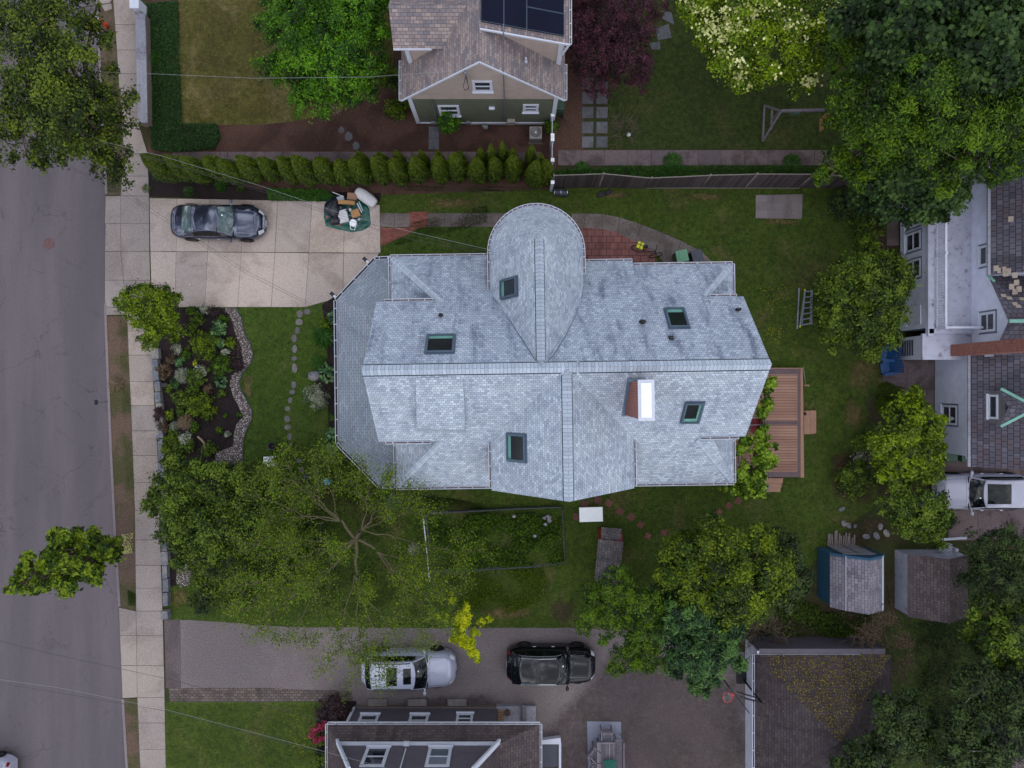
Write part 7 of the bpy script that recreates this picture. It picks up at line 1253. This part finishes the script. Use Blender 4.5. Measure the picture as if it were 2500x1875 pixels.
# bicycle
t = thing('bicycle', 'black bicycle with hi vis yellow bag leaning by the pink patio', 'bicycle', P(1578, 632, G)); p0 = P(1540, 610, .0); p1 = P(1608, 634, .0); d = (p1 - p0).normalized(); s = Vector((-d.y, d.x, 0)); lean = (s * .22 + Vector((0, 0, 1))).normalized()
def bp(a, h): return Vector((p0.x, p0.y, G)) + d * a + lean * h
Rw = .33
for nm, a, tw in (('wheel', .28, 0), ('wheel', 1.30, .5)):
    c = bp(a, Rw); dd = (d * math.cos(tw) + s * math.sin(tw)).normalized(); m = MB(); m.tube([c + dd * Rw * math.cos(k * pi / 12) + lean * Rw * math.sin(k * pi / 12) for k in range(25)], .022, 6); w_ = m.build(nm, 'rubber', t); m = MB()
    for k in range(10): m.tube([c, c + dd * Rw * math.cos(k * pi / 5) + lean * Rw * math.sin(k * pi / 5)], .004, 3)
    m.build('spokes', 'steel', w_)
m = MB(); bb = bp(.72, .28); st = bp(.58, .82); hd = bp(1.12, .88)
for a, b, r_ in ((bb, st, .02), (bb, bp(1.14, .72), .03), (st, hd, .022), (bb, bp(.28, Rw), .015), (st, bp(.28, Rw), .012), (hd, bp(1.30, Rw), .022)): m.tube([a, b], r_, 6)
m.build('frame', 'dark_bin', t); m = MB(); m.tube([hd + s * .3 - d * .05, hd + s * .12 + lean * .08, hd - s * .12 + lean * .08, hd - s * .3 - d * .05], .014, 6); m.build('handlebar', 'black', t); MB().blob(st + lean * .08, (.14, .09, .05)).build('saddle', 'black', t, True)
m = MB(); c = bp(.30, .78); m.box(c.x, c.y, c.z, .34, .36, .2, math.atan2(d.y, d.x)); m.build('bag', 'yellow', t, bevel=.03); m = MB(); m.beam(c + lean * .11 - s * .18, c + lean * .11 + s * .18, .03, .012); m.beam(c + lean * .11 - d * .17, c + lean * .11 + d * .17, .03, .012); m.build('bag_strap', 'black', t)
# rubbish pile on a tarp
def bump_sheet(poly, h0, amp, n=34, seed=1):
    q = np.array(px(poly, h0)); c = q.mean(0); rnd = random.Random(seed); ph = [rnd.uniform(0, 6) for _ in range(6)]
    def fn(u, v):
        i = u * len(q); a = int(i) % len(q); b = (a + 1) % len(q); f = i - int(i); e = q[a] * (1 - f) + q[b] * f; p = c + (e - c) * v
        z = h0 + amp * (1 - v ** 3) * .5 + amp * .22 * (math.sin(p[0] * 9 + ph[0] + 2 * math.sin(p[1] * 7)) + math.sin(p[1] * 13 + ph[1] + p[0] * 4) * .7 + .5 * math.sin(p[0] * 23 - p[1] * 17)) * (.5 + .5 * v)
        return (p[0], p[1], max(.122, z) if v < 1 else .118)
    return MB().grid(fn, len(q) * 5, 12)
one('green_tarp', 'crumpled dark green tarpaulin under the rubbish pile', 'tarp', bump_sheet([(792, 500), (800, 485), (815, 478), (878, 488), (893, 497), (902, 510), (905, 545), (902, 553), (885, 563), (858, 567), (825, 560), (796, 552), (790, 530)], .14, .22), 'tarp', None, True)
one('rubbish_bag', 'large black rubbish bag on the left of the tarp', 'rubbish bag', MB().blob(P(812, 507, .5), (.42, .5, .28), 16, 10, .16), 'blackbag', None, True); one('rubbish_bag', 'small black bag below the large one on the tarp', 'rubbish bag', MB().blob(P(817, 538, .42), (.34, .26, .22), 16, 10, .18), 'blackbag', None, True)
one('white_sack', 'big white woven sack lying at the corner of the tarp', 'sack', MB().grid(lambda u, v: P(893, 482, .36) + Matrix.Rotation(math.radians(-35), 3, 'Z') @ Vector(((.62 + .03 * math.sin(9 * v)) * math.sin((v - .5) * pi), .32 * math.cos((v - .5) * pi) ** .45 * math.cos(u * 2 * pi) * (1 + .06 * math.sin(7 * v + 3 * u)), .22 * math.cos((v - .5) * pi) ** .45 * math.sin(u * 2 * pi) * (1 + .1 * math.sin(5 * v + 8 * u)))), 20, 16), 'whitebag', None, True)
m = MB(); p = P(846, 494, .62); m.box(p.x, p.y, .58, .86, .2, .16, math.radians(-4)); one('cardboard_box', 'long flat brown cardboard box on top of the rubbish pile', 'box', m, 'cardboard', bevel=.008)
m = MB(); p = P(868, 521, .5); m.box(p.x, p.y, .46, .44, .4, .2, math.radians(18)); one('cardboard_box', 'crushed square cardboard box on the right of the rubbish pile', 'box', m, 'cardboard', bevel=.01)
m = MB(); p = P(860, 480, .4); m.box(p.x, p.y, .34, .5, .36, .3, math.radians(-6)); one('cardboard_box', 'dusty cardboard box at the back of the tarp nearest the hedge', 'box', m, 'deck_fascia', bevel=.01)
m = MB(); p = P(838, 528, .45); m.box(p.x, p.y, .44, .5, .66, .16, math.radians(14)); one('polystyrene_slab', 'white foam packaging slab in the middle of the pile', 'packaging', m, 'whitebag', bevel=.02)
m = MB(); p = P(863, 545, .45); m.cyl(p.x, p.y, .16, .55, .16, .19, 16); m.tube([p + Vector((-.17, 0, .1)), p + Vector((-.14, -.3, .02)), p + Vector((.05, -.36, -.02)), p + Vector((.17, 0, .1))], .018, 5); one('white_bucket', 'white bucket with a cream handle at the front of the tarp', 'bucket', m, 'white_bright')
m = MB(); p = P(829, 485, .5); m.box(p.x, p.y, .5, .5, .22, .1, math.radians(12)); one('plastic_crate', 'pale grey plastic crate at the back of the pile', 'crate', m, 'alu', bevel=.01)
m = MB(); m.beam(P(844, 515, .7), P(855, 500, .72), .07, .05); one('wood_offcut', 'dark brown wood offcut crossing the white foam', 'wood', m, 'fence'); m = MB(); m.beam(P(812, 469, .3), P(838, 480, .65), .03, .03); one('white_stick', 'thin white stick poking out of the back of the pile', 'stick', m, 'white_bright')
for k, (a, b, lb) in enumerate((((876, 492), (886, 515), 'slim grey slat lying along the right tarp edge, outer'), ((872, 496), (883, 519), 'slim white slat lying along the right tarp edge, inner'))): one('slat', lb, 'slat', MB().beam(P(*a, .5), P(*b, .48), .05, .03), 'white' if k else 'alu')
m = MB(); m.tube([P(810, 536, .36), P(818, 550, .4), P(830, 550, .42), P(836, 540, .45)], .02, 6); one('hose_loop', 'cream loop handle hanging off the small black bag', 'handle', m, 'deck_fascia')
for i, (x, y, mt, sz, lb) in enumerate(((826, 505, 'white_bright', .09, 'small pale cup among the bags on the tarp'), (832, 508, 'dark_bin', .13, 'crumpled dark wrapper in the middle of the pile'), (855, 512, 'whitebag', .12, 'white paper sheet under the long cardboard box'), (877, 536, 'alu', .12, 'clear plastic tub at the right of the pile'), (870, 538, 'flash', .1, 'blue carton beside the white bucket'), (799, 530, 'coral', .07, 'small pink lid at the left tarp edge'))):
    one('rubbish_item', lb, 'rubbish', MB().box(*P(x, y, .5)[:2], .5, sz * 1.3, sz, .1, random.uniform(0, 3)), mt, bevel=.01)
# north side bits
p = P(1369, 470, .3); m = MB(); m.tube([(p.x - .38, p.y + .02, .3), (p.x - .36, p.y + .02, .3), (p.x + .36, p.y - .02, .3), (p.x + .38, p.y - .02, .3)], [.15, .19, .19, .15], 20, .5, True); t = thing('metal_drum', 'dark shiny metal drum lying on its side by the fence end', 'drum', (p.x, p.y, G)); m.build('body', 'dark_bin', t, True); m = MB()
for k in (-.34, 0, .34): m.tube([(p.x + k - .012, p.y, .3), (p.x + k + .012, p.y, .3)], .197, 20)
m.build('hoop', 'chrome', t)
t = thing('black_cushions', 'two black fabric squares dropped on the grass by the fence', 'cushion', P(1476, 472, G)); 
for (x, y, w_, r_) in ((1468, 474, .38, .35), (1486, 469, .34, .5)): MB().box(*P(x, y, .2)[:2], .16, w_, w_ * .7, .07, r_).build('square', 'black', t, bevel=.02)
m = MB(); m.face([P(1845, 476, .16), P(1960, 474, .16), P(1958, 534, .14), P(1845, 533, .14)]); m.face([P(1845, 533, .14), P(1958, 534, .14), P(1958, 534, .11), P(1845, 533, .11)]); one('plywood_sheet', 'weathered grey plywood sheet lying on the lawn', 'plywood', m, 'ply')
one('white_pole', 'long pale gutter pole lying left of the ladder', 'pole', MB().beam(P(1951, 703, .15), P(1946, 803, .15), .07, .05), 'capstone')
t = thing('ladder', 'aluminium folding ladder lying on the lawn beside the apple tree', 'ladder', P(1968, 750, G)); m = MB(); ra, rb_ = (P(1965, 708, .3), P(1953, 797, .3)), (P(1982, 708, .3), P(1981, 792, .3)); m.beam(*ra, .07, .05); m.beam(*rb_, .07, .05); m.beam(P(1966, 710, .16), P(1958, 795, .16), .05, .05); m.beam(P(1980, 710, .16), P(1977, 790, .16), .05, .05); m.build('rails', 'alu', t)
for i in range(7): f = .04 + i * .155; MB().beam(ra[0].lerp(ra[1], f), rb_[0].lerp(rb_[1], f), .06, .035).build('rung', 'alu', t)
for q in (ra[0], ra[1]): MB().box(q.x, q.y, q.z, .07, .09, .06).build('foot', 'yellow', t)
t = thing('broom', 'broom with a thin steel handle leaning on the deck edge', 'broom', P(1966, 935, G)); MB().tube([P(1961, 893, 1.1), P(1967, 939, .2)], .016, 6).build('handle', 'alu', t); MB().box(*P(1969, 941, .17)[:2], .17, .3, .09, .1).build('head', 'wood', t, bevel=.01)
m = MB(); p = P(1964, 1010, .3); m.blob((p.x, p.y, .35), (.09, .09, .09)); one('garden_lamp', 'small black ball lamp at the top deck step', 'lamp', m, 'black', None, True)
t = thing('folding_table', 'white rectangular folding table on the grass by the south gable', 'table', P(1443, 1256, G)); c = P(1443, 1256, .74); MB().box(c.x, c.y, .74, 1.22, .76, .05, math.radians(1.5)).build('tabletop', 'white_bright', t, bevel=.015)
for sx in (-.5, .5):
    for sy in (-.3, .3): MB().beam((c.x + sx, c.y + sy, .1), (c.x + sx, c.y + sy, .72), .03, .03).build('leg', 'steel', t)
t = thing('air_conditioner', 'square grey outdoor air conditioning unit beside the tan house', 'air conditioner', P(1309, 330, G)); p = P(1308, 322, .8); MB().box(p.x, p.y - .02, .45, .66, .66, .68).build('casing', 'ac_grey', t, bevel=.05); m = MB(); m.grid(lambda u, v: (p.x + (.12 + .16 * v) * math.cos(u * 2 * pi), p.y + (.12 + .16 * v) * math.sin(u * 2 * pi), .80 - .0 * v), 28, 2); g_ = m.build('grille', 'gutter_in', t)
m = MB()
for k in range(5):
    r_ = .08 + k * .05; m.tube([(p.x + r_ * math.cos(a * pi / 12), p.y + r_ * math.sin(a * pi / 12), .815) for a in range(25)], .006, 4)
m.build('grille_ring', 'chrome', g_); MB().blob((p.x, p.y, .81), (.07, .07, .03), 12, 6, 0).build('fan_hub', 'chrome', g_, True); MB().prism(px([(1291, 345), (1324, 345), (1324, 352), (1291, 352)], .13), 0, .13).build('pad', 'conc_old', t)
one('white_ball', 'white ball on the shaded lawn by the bare shrub', 'ball', MB().blob(P(1535, 329, .2), (.11, .11, .11), 16, 10, 0), 'white_bright', None, True)
one('plant_hoop', 'thin tan hoop at the edge of the purple maple', 'hoop', MB().tube([P(1612 + 16 * math.cos(a / 10), 14 + 14 * math.sin(a / 10), .5) for a in range(-12, 16)], .015, 5), 'wood')
t = thing('swing_set', 'bare wooden A frame swing set with a long top beam', 'swing set', P(1900, 300, G)); m = MB(); A1, A2, tp_ = P(1863, 256, 0.3), P(1862, 342, .1), P(1907, 271, 2.3)
for a, b in ((P(1866, 258, .4), tp_), (P(1862, 344, .1), tp_), (P(1866, 258, .4), P(1862, 344, .1)), (P(1885, 263, 1.2), P(1883, 316, 1.0)), (P(1886, 290, 1.1), tp_)): m.beam(a, b, .09, .09)
m.build('frame', 'wood_grey', t); MB().beam(tp_, P(2030, 268, 2.35), .12, .14).build('beam', 'wood_grey', t); m = MB()
for x in (1925, 1955): m.tube([P(x, 270, 2.3), P(x + 1, 272, .7)], .012, 4)
m.build('rope', 'black', t); m = MB(); m.box(*P(1940, 277, .6)[:2], .62, .5, .2, .04); m.build('seat', 'green_bin2', t)
t = thing('playhouse', 'small brown playhouse with a window, half under the feathery tree', 'playhouse', P(2040, 290, G)); m = MB(); m.prism(px([(2006, 285), (2034, 268), (2034, 302), (2006, 318)], 1.2), .9, 1.9); m.build('wall', 'cardboard', t); m = MB(); m.face([P(2034, 266, 2.2), P(2080, 258, 2.6), (P(2080, 300, 2.6)), P(2034, 306, 2.2)]); m.build('roof', 'dark_bin', t); m = MB(); q = P(2025, 297, 1.93); m.box(q.x, q.y, 1.93, .16, .26, .03, .3); m.build('window', 'white_bright', t)
t = thing('fire_hydrant', 'red fire hydrant on the verge under the street tree', 'hydrant', P(262, 66, G)); p = P(262, 66, G); m = MB(); m.cyl(p.x, p.y, .1, .62, .11, .1, 14); m.cyl(p.x, p.y, .62, .72, .14, .1, 14); m.blob((p.x, p.y, .74), (.11, .11, .09), 12, 6, 0); m.build('body', 'redbright', t, True); m = MB(); m.tube([(p.x - .2, p.y, .5), (p.x + .2, p.y, .5)], .06, 10, .5, True); m.build('nozzle', 'redbright', t); m = MB(); m.beam((p.x - .1, p.y + .06, .6), (p.x - .28, p.y + .26, .85), .05, .02); m.build('marker_flag', 'white_bright', t)
t = thing('signpost', 'thin kerbside signpost with a small dark sign at the road edge', 'sign', P(263, 980, G)); p = P(264, 981, G); MB().tube([(p.x, p.y, 0), (p.x, p.y, 1.35)], .02, 6).build('post', 'steel', t); MB().box(p.x, p.y, 1.2, .02, .24, .30).build('sign_face', 'dark_bin', t)
one('litter_scrap', 'white scrap of paper on the pale concrete driveway', 'litter', MB().box(*P(463, 694, .12)[:2], .122, .05, .04, .006), 'white_bright')
t = thing('garden_rock', 'flat grey rock in the bed beside the big hosta', 'rock', P(767, 920, G)); MB().blob(P(767, 918, .22), (.34, .28, .14), 12, 7, .12).build('rock', 'stone', t, True)
def ring_pot(label, x, y, r, h, mat): p = P(x, y, h); q = r * K(h); t = thing('plant_pot', label, 'pot', (p.x, p.y, G)); m = MB(); m.grid(lambda u, v: (p.x + q * [.75, 1, 1, .86, .8][int(round(v * 4))] * math.cos(u * 2 * pi), p.y + q * [.75, 1, 1, .86, .8][int(round(v * 4))] * math.sin(u * 2 * pi), [G, h, h + .01, h, h - .12][int(round(v * 4))]), 20, 4); m.build('pot', mat, t, True); MB().cyl(p.x, p.y, h - .14, h - .10, q * .8, q * .8, 16).build('earth', 'mulch_dark', t)
ring_pot('round stone pot peeking from under the porch roof edge', 813, 826, 8, .4, 'stone'); ring_pot('large brown basket pot below the blue bag', 806, 1196, 12, .35, 'pot')
m = MB(); m.blob(P(801, 1176, .3), (.28, .19, .08), 14, 8, .1); one('soil_bag', 'white and blue printed plastic bag lying above the brown pot', 'bag', m, 'vinylblue', None, True)
t = thing('side_table', 'white mosaic topped square table under the branches', 'table', P(660, 1128, G)); MB().box(*P(661, 1129, .5)[:2], .5, .74, .62, .05, .05).build('tabletop', 'white_bright', t, bevel=.01)
for sx in (-.3, .3):
    for sy in (-.25, .25): c = P(661, 1129, .5); MB().beam((c.x + sx, c.y + sy, .1), (c.x + sx, c.y + sy, .48), .03, .03).build('leg', 'steel', t)
q = P(661, 1129, .5); n = 170; quads('fallen_leaves', np.column_stack([q.x + rng.uniform(-.35, .35, n), q.y + rng.uniform(-.3, .3, n), np.full(n, .532)]), np.tile([0, 0, 1.], (n, 1)), rng.uniform(.02, .04, n), rng.normal(.5, .2, n), 'l_mid', None, .6); tag(bpy.data.objects[-1], 'green leaves scattered over the white mosaic table', 'leaves', None, 'stuff') if False else None
for o_ in SC.objects:
    if o_.name.startswith('fallen_leaves') and o_.parent is None: tag(o_, 'green leaves scattered over the white mosaic table', 'leaves', None, 'stuff')
ring_pot('dark round planter on the lawn above the white mosaic table', 663, 1089, 10, .35, 'dark_bin')
m = MB(); m.tube([P(483, 1066, .2), P(492, 1074, .28), P(499, 1082, .3), P(500, 1098, .3), P(505, 1110, .2)], [.06, .055, .05, .05, .04], 7); one('driftwood_branch', 'pale crooked driftwood branch lying on the dark mulch', 'branch', m, 'litter', None, True)
t = thing('bench', 'weathered slatted garden chair among the leaves under the spreading tree', 'bench', P(770, 1300, G)); m = MB()
for i in range(7): m.beam(P(758, 1278 + i * 7, .45), P(784, 1278 + i * 7, .45), .06, .03)
m.build('seat', 'wood_grey', t); MB().beam(P(758, 1321, .9), P(785, 1321, .9), .08, .04).build('backrest', 'wood_grey', t)
t = thing('planter_box', 'small black planter box near the stone wall', 'planter', P(403, 955, G)); MB().box(*P(400, 940, .3)[:2], .2, .4, .22, .26).build('box', 'black', t, bevel=.01)
# red chairs under the vine
for i, (x, y, mt) in enumerate(((1845, 1030, 'red'), (1843, 1047, 'red'))):
    p = P(x, y, .95); t = thing('patio_chair', ['red cushioned patio chair showing between roof edge and vine, upper one', 'red patio chair showing between roof edge and vine, lower one'][i], 'chair', (p.x, p.y, .52)); MB().box(p.x, p.y, .98, .42, .36, .05, .2).build('seat', mt, t, bevel=.02); MB().box(p.x + .2, p.y + .02, 1.25, .05, .4, .5, .2).build('backrest', mt, t, bevel=.02); m = MB(); m.tube([(p.x - .2, p.y + .2, 1.0), (p.x + .22, p.y + .22, 1.02), (p.x + .25, p.y - .18, 1.02)], .015, 5); m.build('frame', 'white', t)
    for sx, sy in ((-.18, -.15), (.18, -.15), (-.18, .15), (.18, .15)): MB().beam((p.x + sx, p.y + sy, .5), (p.x + sx, p.y + sy, .96), .025, .025).build('leg', 'white', t)
# blue adirondack chairs
def adir(label, x, y, rz):
    p = P(x, y, .4); t = thing('garden_chair', label, 'chair', (p.x, p.y, G), rz, None, True); m = MB()
    for i in range(6): m.beam((-.42 + i * .085, -.26, .36 - i * .02), (-.42 + i * .085, .26, .36 - i * .02), .075, .02)
    m.build('seat', 'blue', t); m = MB()
    for i in range(6): yy = -.25 + i * .1; m.beam((.06, yy * .8, .26), (.44, yy * 1.25, .98 - abs(yy) * .5), .088, .02, (1, 0, 0))
    m.build('backrest', 'blue', t)
    for s in (-1, 1): m = MB(); m.beam((-.42, s * .34, .58), (.30, s * .34, .56), .13, .025); m.build('armrest', 'blue', t); MB().beam((-.36, s * .32, .0), (-.36, s * .32, .57), .03, .09).build('leg', 'blue', t); MB().beam((-.4, s * .27, .33), (.5, s * .27, .03), .03, .1).build('leg', 'blue', t)
adir('blue adirondack chair nearest the apple tree', 2165, 864, math.radians(-8)); adir('blue adirondack chair on the patio side, lower of the pair', 2170, 897, math.radians(8))
# patio set on the asphalt court
t = one('outdoor_rug', 'pale rug with a dark lattice pattern under the patio set', 'rug', MB().prism(px([(1433, 1761), (1516, 1762), (1522, 2000), (1440, 2000)], .12), .105, .122), 'rug')
def slat_chair(name, label, x, y, rz, w=.55, d_=.5, cat='chair'):
    p = P(x, y, .5); t = thing(name, label, cat, (p.x, p.y, G), rz, None, True); m = MB(); n = max(6, int(w / .07))
    for i in range(n): m.beam((-w / 2 + (i + .5) * w / n, -d_ / 2, .43), (-w / 2 + (i + .5) * w / n, d_ / 2, .43), w / n * .62, .02)
    m.build('seat', 'wood_grey', t); m = MB(); m.beam((-w / 2, d_ / 2, .9), (w / 2, d_ / 2, .9), .05, .07)
    for i in range(n): m.beam((-w / 2 + (i + .5) * w / n, d_ / 2, .43), (-w / 2 + (i + .5) * w / n, d_ / 2 + .05, .88), w / n * .5, .02, (0, 1, 0))
    m.build('backrest', 'wood_grey', t)
    for s in (-1, 1):
        MB().beam((s * w / 2, -d_ / 2, .64), (s * w / 2, d_ / 2, .64), .05, .03).build('armrest', 'wood_grey', t)
        for yy in (-d_ / 2, d_ / 2): MB().beam((s * w / 2, yy, 0), (s * w / 2, yy, .64), .05, .05).build('leg', 'wood_grey', t)
slat_chair('patio_chair', 'grey slatted armchair at the head of the patio table', 1480, 1791, 0); slat_chair('patio_chair', 'grey slatted armchair turned at an angle left of the table', 1449, 1836, math.radians(52)); slat_chair('patio_chair', 'grey slatted armchair left of the table at the bottom edge', 1455, 1870, math.radians(90))
slat_chair('patio_bench', 'long grey slatted bench on the right of the table', 1511, 1858, math.radians(-90), 2.4, .36, 'bench')
t = thing('patio_table', 'long grey slatted patio table on the lattice rug', 'table', P(1480, 1880, G)); m = MB(); a_ = P(1457, 1812, .74); b_ = P(1503, 1960, .74)
for i in range(14): x_ = a_.x + (b_.x - a_.x) * (i + .5) / 14; m.box(x_, (a_.y + b_.y) / 2, .74, (b_.x - a_.x) / 14 * .74, a_.y - b_.y, .03, 0, random.random())
m.box((a_.x + b_.x) / 2, a_.y - .04, .745, b_.x - a_.x, .08, .035); m.build('tabletop', 'wood_grey', t)
for sx in (a_.x + .1, b_.x - .1):
    for sy in (a_.y - .1, b_.y + .1): MB().beam((sx, sy, .1), (sx, sy, .72), .07, .07).build('leg', 'wood_grey', t)
t = thing('parasol', 'closed green parasol lying over the patio table', 'umbrella', P(1490, 1880, G)); p = P(1489, 1868, 1.0); m = MB()
for i in range(9): a = pi * (.15 + .7 * i / 8) ; m.tube([(p.x, p.y - .7, 1.25), (p.x + .34 * math.cos(a), p.y + .15 * math.sin(a) + .12, .95)], [.09, .05], 6)
m.build('canopy', 'umb', t, True); MB().tube([(p.x, p.y - .7, .1), (p.x, p.y - .7, 1.5)], .025, 6).build('pole', 'wood', t)
# basketball hoop
t = thing('basketball_hoop', 'portable basketball hoop with red rim beside the garage', 'basketball hoop', P(1808, 1660, G)); a = P(1772, 1667, 3.2); b = P(1822, 1731, 3.2); MB().beam(a, b, .05, 1.0).build('backboard', 'black', t); c = P(1777, 1703, 3.05)
MB().tube([c + Vector((.24 * math.cos(k * pi / 12), .24 * math.sin(k * pi / 12), 0)) for k in range(25)], .016, 6).build('rim', 'coral', t); MB().beam(c + Vector((.2, .16, 0)), (a + b) / 2 + Vector((0, 0, -.15)), .14, .04).build('bracket', 'coral', t); m = MB()
for k in range(12):
    for s in (1, -1): m.tube([c + Vector((.23 * math.cos(k * pi / 6), .23 * math.sin(k * pi / 6), -.01)), c + Vector((.15 * math.cos((k + s) * pi / 6), .15 * math.sin((k + s) * pi / 6), -.22)), c + Vector((.11 * math.cos((k) * pi / 6), .11 * math.sin(k * pi / 6), -.42))], .007, 3)
m.build('net', 'whitebag', t); m = MB(); pb = P(1812, 1655, 0); mid = (a + b) / 2; m.tube([(pb.x, pb.y, 0), (pb.x, pb.y, 2.9)], .05, 8)
for dz in (-.25, .3): m.beam((pb.x, pb.y, 2.7 + dz), mid + Vector((.12, .1, dz)), .05, .05); m.beam((pb.x + .25, pb.y - .1, 2.6 + dz), mid + Vector((.35, .0, dz)), .04, .04)
m.build('pole', 'black', t); MB().box(pb.x, pb.y + .3, .2, .7, 1.0, .22).build('base', 'black', t, bevel=.03)
# overhead cables
def cable(label, pts, mat='wire', r=.0065, name='overhead_cable'):
    P_ = [P(*q) for q in pts]; out = []
    for a, b in zip(P_, P_[1:]):
        for i in range(8): out.append(a.lerp(b, i / 8))
    out.append(P_[-1]); one(name, label, 'cable', MB().tube(out, r, 5), mat)
cable('pale cable crossing the olive lawn to the tan house gable', [(-150, 165, 7.5), (320, 178, 7), (620, 191, 6.6), (900, 188, 6.6), (1150, 170, 6.9)], 'wire_lt', .006)
cable('dark cable over the hedge to the round gable, uppermost', [(-100, 180, 7.5), (250, 345, 7), (400, 382, 6.8), (640, 455, 6.6), (830, 520, 6.5), (1000, 565, 6.6), (1205, 612, 6.6)], 'wire_lt', .006)
cable('dark cable over the hedge to the round gable, middle', [(-100, 190, 7.5), (250, 350, 7), (640, 463, 6.5), (830, 526, 6.4), (1000, 573, 6.5), (1205, 616, 6.6)])
cable('dark cable over the hedge to the round gable, lowest', [(-100, 196, 7.4), (250, 354, 7), (640, 468, 6.4), (830, 532, 6.3), (1000, 584, 6.4), (1205, 622, 6.6)])
cable('thin dark cable crossing the pale driveway, upper of two', [(-80, 280, 7), (200, 420, 6.6), (300, 464, 6.5), (500, 595, 6.3), (600, 660, 6.2), (760, 742, 6.2), (905, 828, 7.0)], 'wire', .006)
cable('thin dark cable crossing the pale driveway, lower of two', [(-80, 284, 7), (200, 425, 6.6), (300, 474, 6.4), (500, 602, 6.2), (600, 667, 6.1), (760, 748, 6.1), (905, 834, 7.0)], 'wire', .006)
cable('thin cable at lower left crossing road and sidewalk', [(-80, 1545, 7), (120, 1595, 6.8), (420, 1660, 6.6), (900, 1790, 6.8)], 'wire', .007)
cable('pale cable over the side lawn to the mauve gable', [(-100, 1645, 7), (150, 1680, 6.8), (400, 1731, 6.6), (700, 1810, 6.4), (960, 1880, 6.6), (1100, 1930, 6.8)], 'wire_lt', .006)
cable('dark cable over the side lawn to the mauve gable', [(-100, 1650, 6.9), (400, 1735, 6.5), (700, 1816, 6.3), (920, 1878, 6.4), (1100, 1940, 6.7)])
# ================================================================ CAMERA, SKY, SUN
cd = bpy.data.cameras.new('camera'); cam = bpy.data.objects.new('camera', cd); COL.objects.link(cam); cam.location = (0, 0, HC); cam.rotation_euler = (0, 0, 0)
cd.sensor_width = 36; cd.lens = 36 * FPX / 2500; cd.clip_end = 500; cd.clip_start = .5; SC.camera = cam
w = bpy.data.worlds.new('World'); SC.world = w; w.use_nodes = True; nt = w.node_tree; nt.nodes.clear()
def wn(k, **kw):
    x = nt.nodes.new(k)
    for a, v in kw.items(): setattr(x, a, v)
    return x
EL, AZ = math.radians(52), math.radians(160)     # sun towards the lower right of the picture, behind cloud
sky = wn('ShaderNodeTexSky', sky_type='NISHITA'); sky.sun_disc = False; sky.sun_elevation = EL; sky.sun_rotation = AZ; sky.dust_density = .6; sky.air_density = 1.2
tc = wn('ShaderNodeTexCoord'); ns = wn('ShaderNodeTexNoise'); ns.inputs['Scale'].default_value = 4.4; ns.inputs['Detail'].default_value = 9; ns.inputs['Roughness'].default_value = .58; ns.inputs['Distortion'].default_value = .5
nt.links.new(tc.outputs['Generated'], ns.inputs['Vector'])
rp = wn('ShaderNodeValToRGB'); e = rp.color_ramp.elements; e[0].position = .40; e[0].color = (1.6, 2.0, 3.0, 1); e[1].position = .63; e[1].color = (25, 25.6, 27, 1); x = e.new(.52); x.color = (7.2, 7.9, 9.2, 1)
nt.links.new(ns.outputs['Fac'], rp.inputs[0])
mxs = wn('ShaderNodeMix', data_type='RGBA'); mxs.inputs[0].default_value = .86; nt.links.new(sky.outputs[0], mxs.inputs[6]); nt.links.new(rp.outputs[0], mxs.inputs[7])
bg = wn('ShaderNodeBackground'); bg.inputs[1].default_value = .122; nt.links.new(mxs.outputs[2], bg.inputs[0]); wo = wn('ShaderNodeOutputWorld'); nt.links.new(bg.outputs[0], wo.inputs[0])
sd = bpy.data.lights.new('sun', 'SUN'); sd.energy = .9; sd.angle = math.radians(95); sd.color = (1, .955, .9); so = bpy.data.objects.new('sun', sd); COL.objects.link(so)
dv = Vector((math.cos(EL) * math.sin(AZ), math.cos(EL) * math.cos(AZ), math.sin(EL))); so.rotation_euler = dv.to_track_quat('Z', 'Y').to_euler(); so.location = dv * 60
SC.view_settings.view_transform = 'Standard'; SC.view_settings.look = 'None'; SC.view_settings.exposure = 0; SC.view_settings.gamma = 1
SC.cycles.max_bounces = 6; SC.cycles.transparent_max_bounces = 16; SC.cycles.use_denoising = True
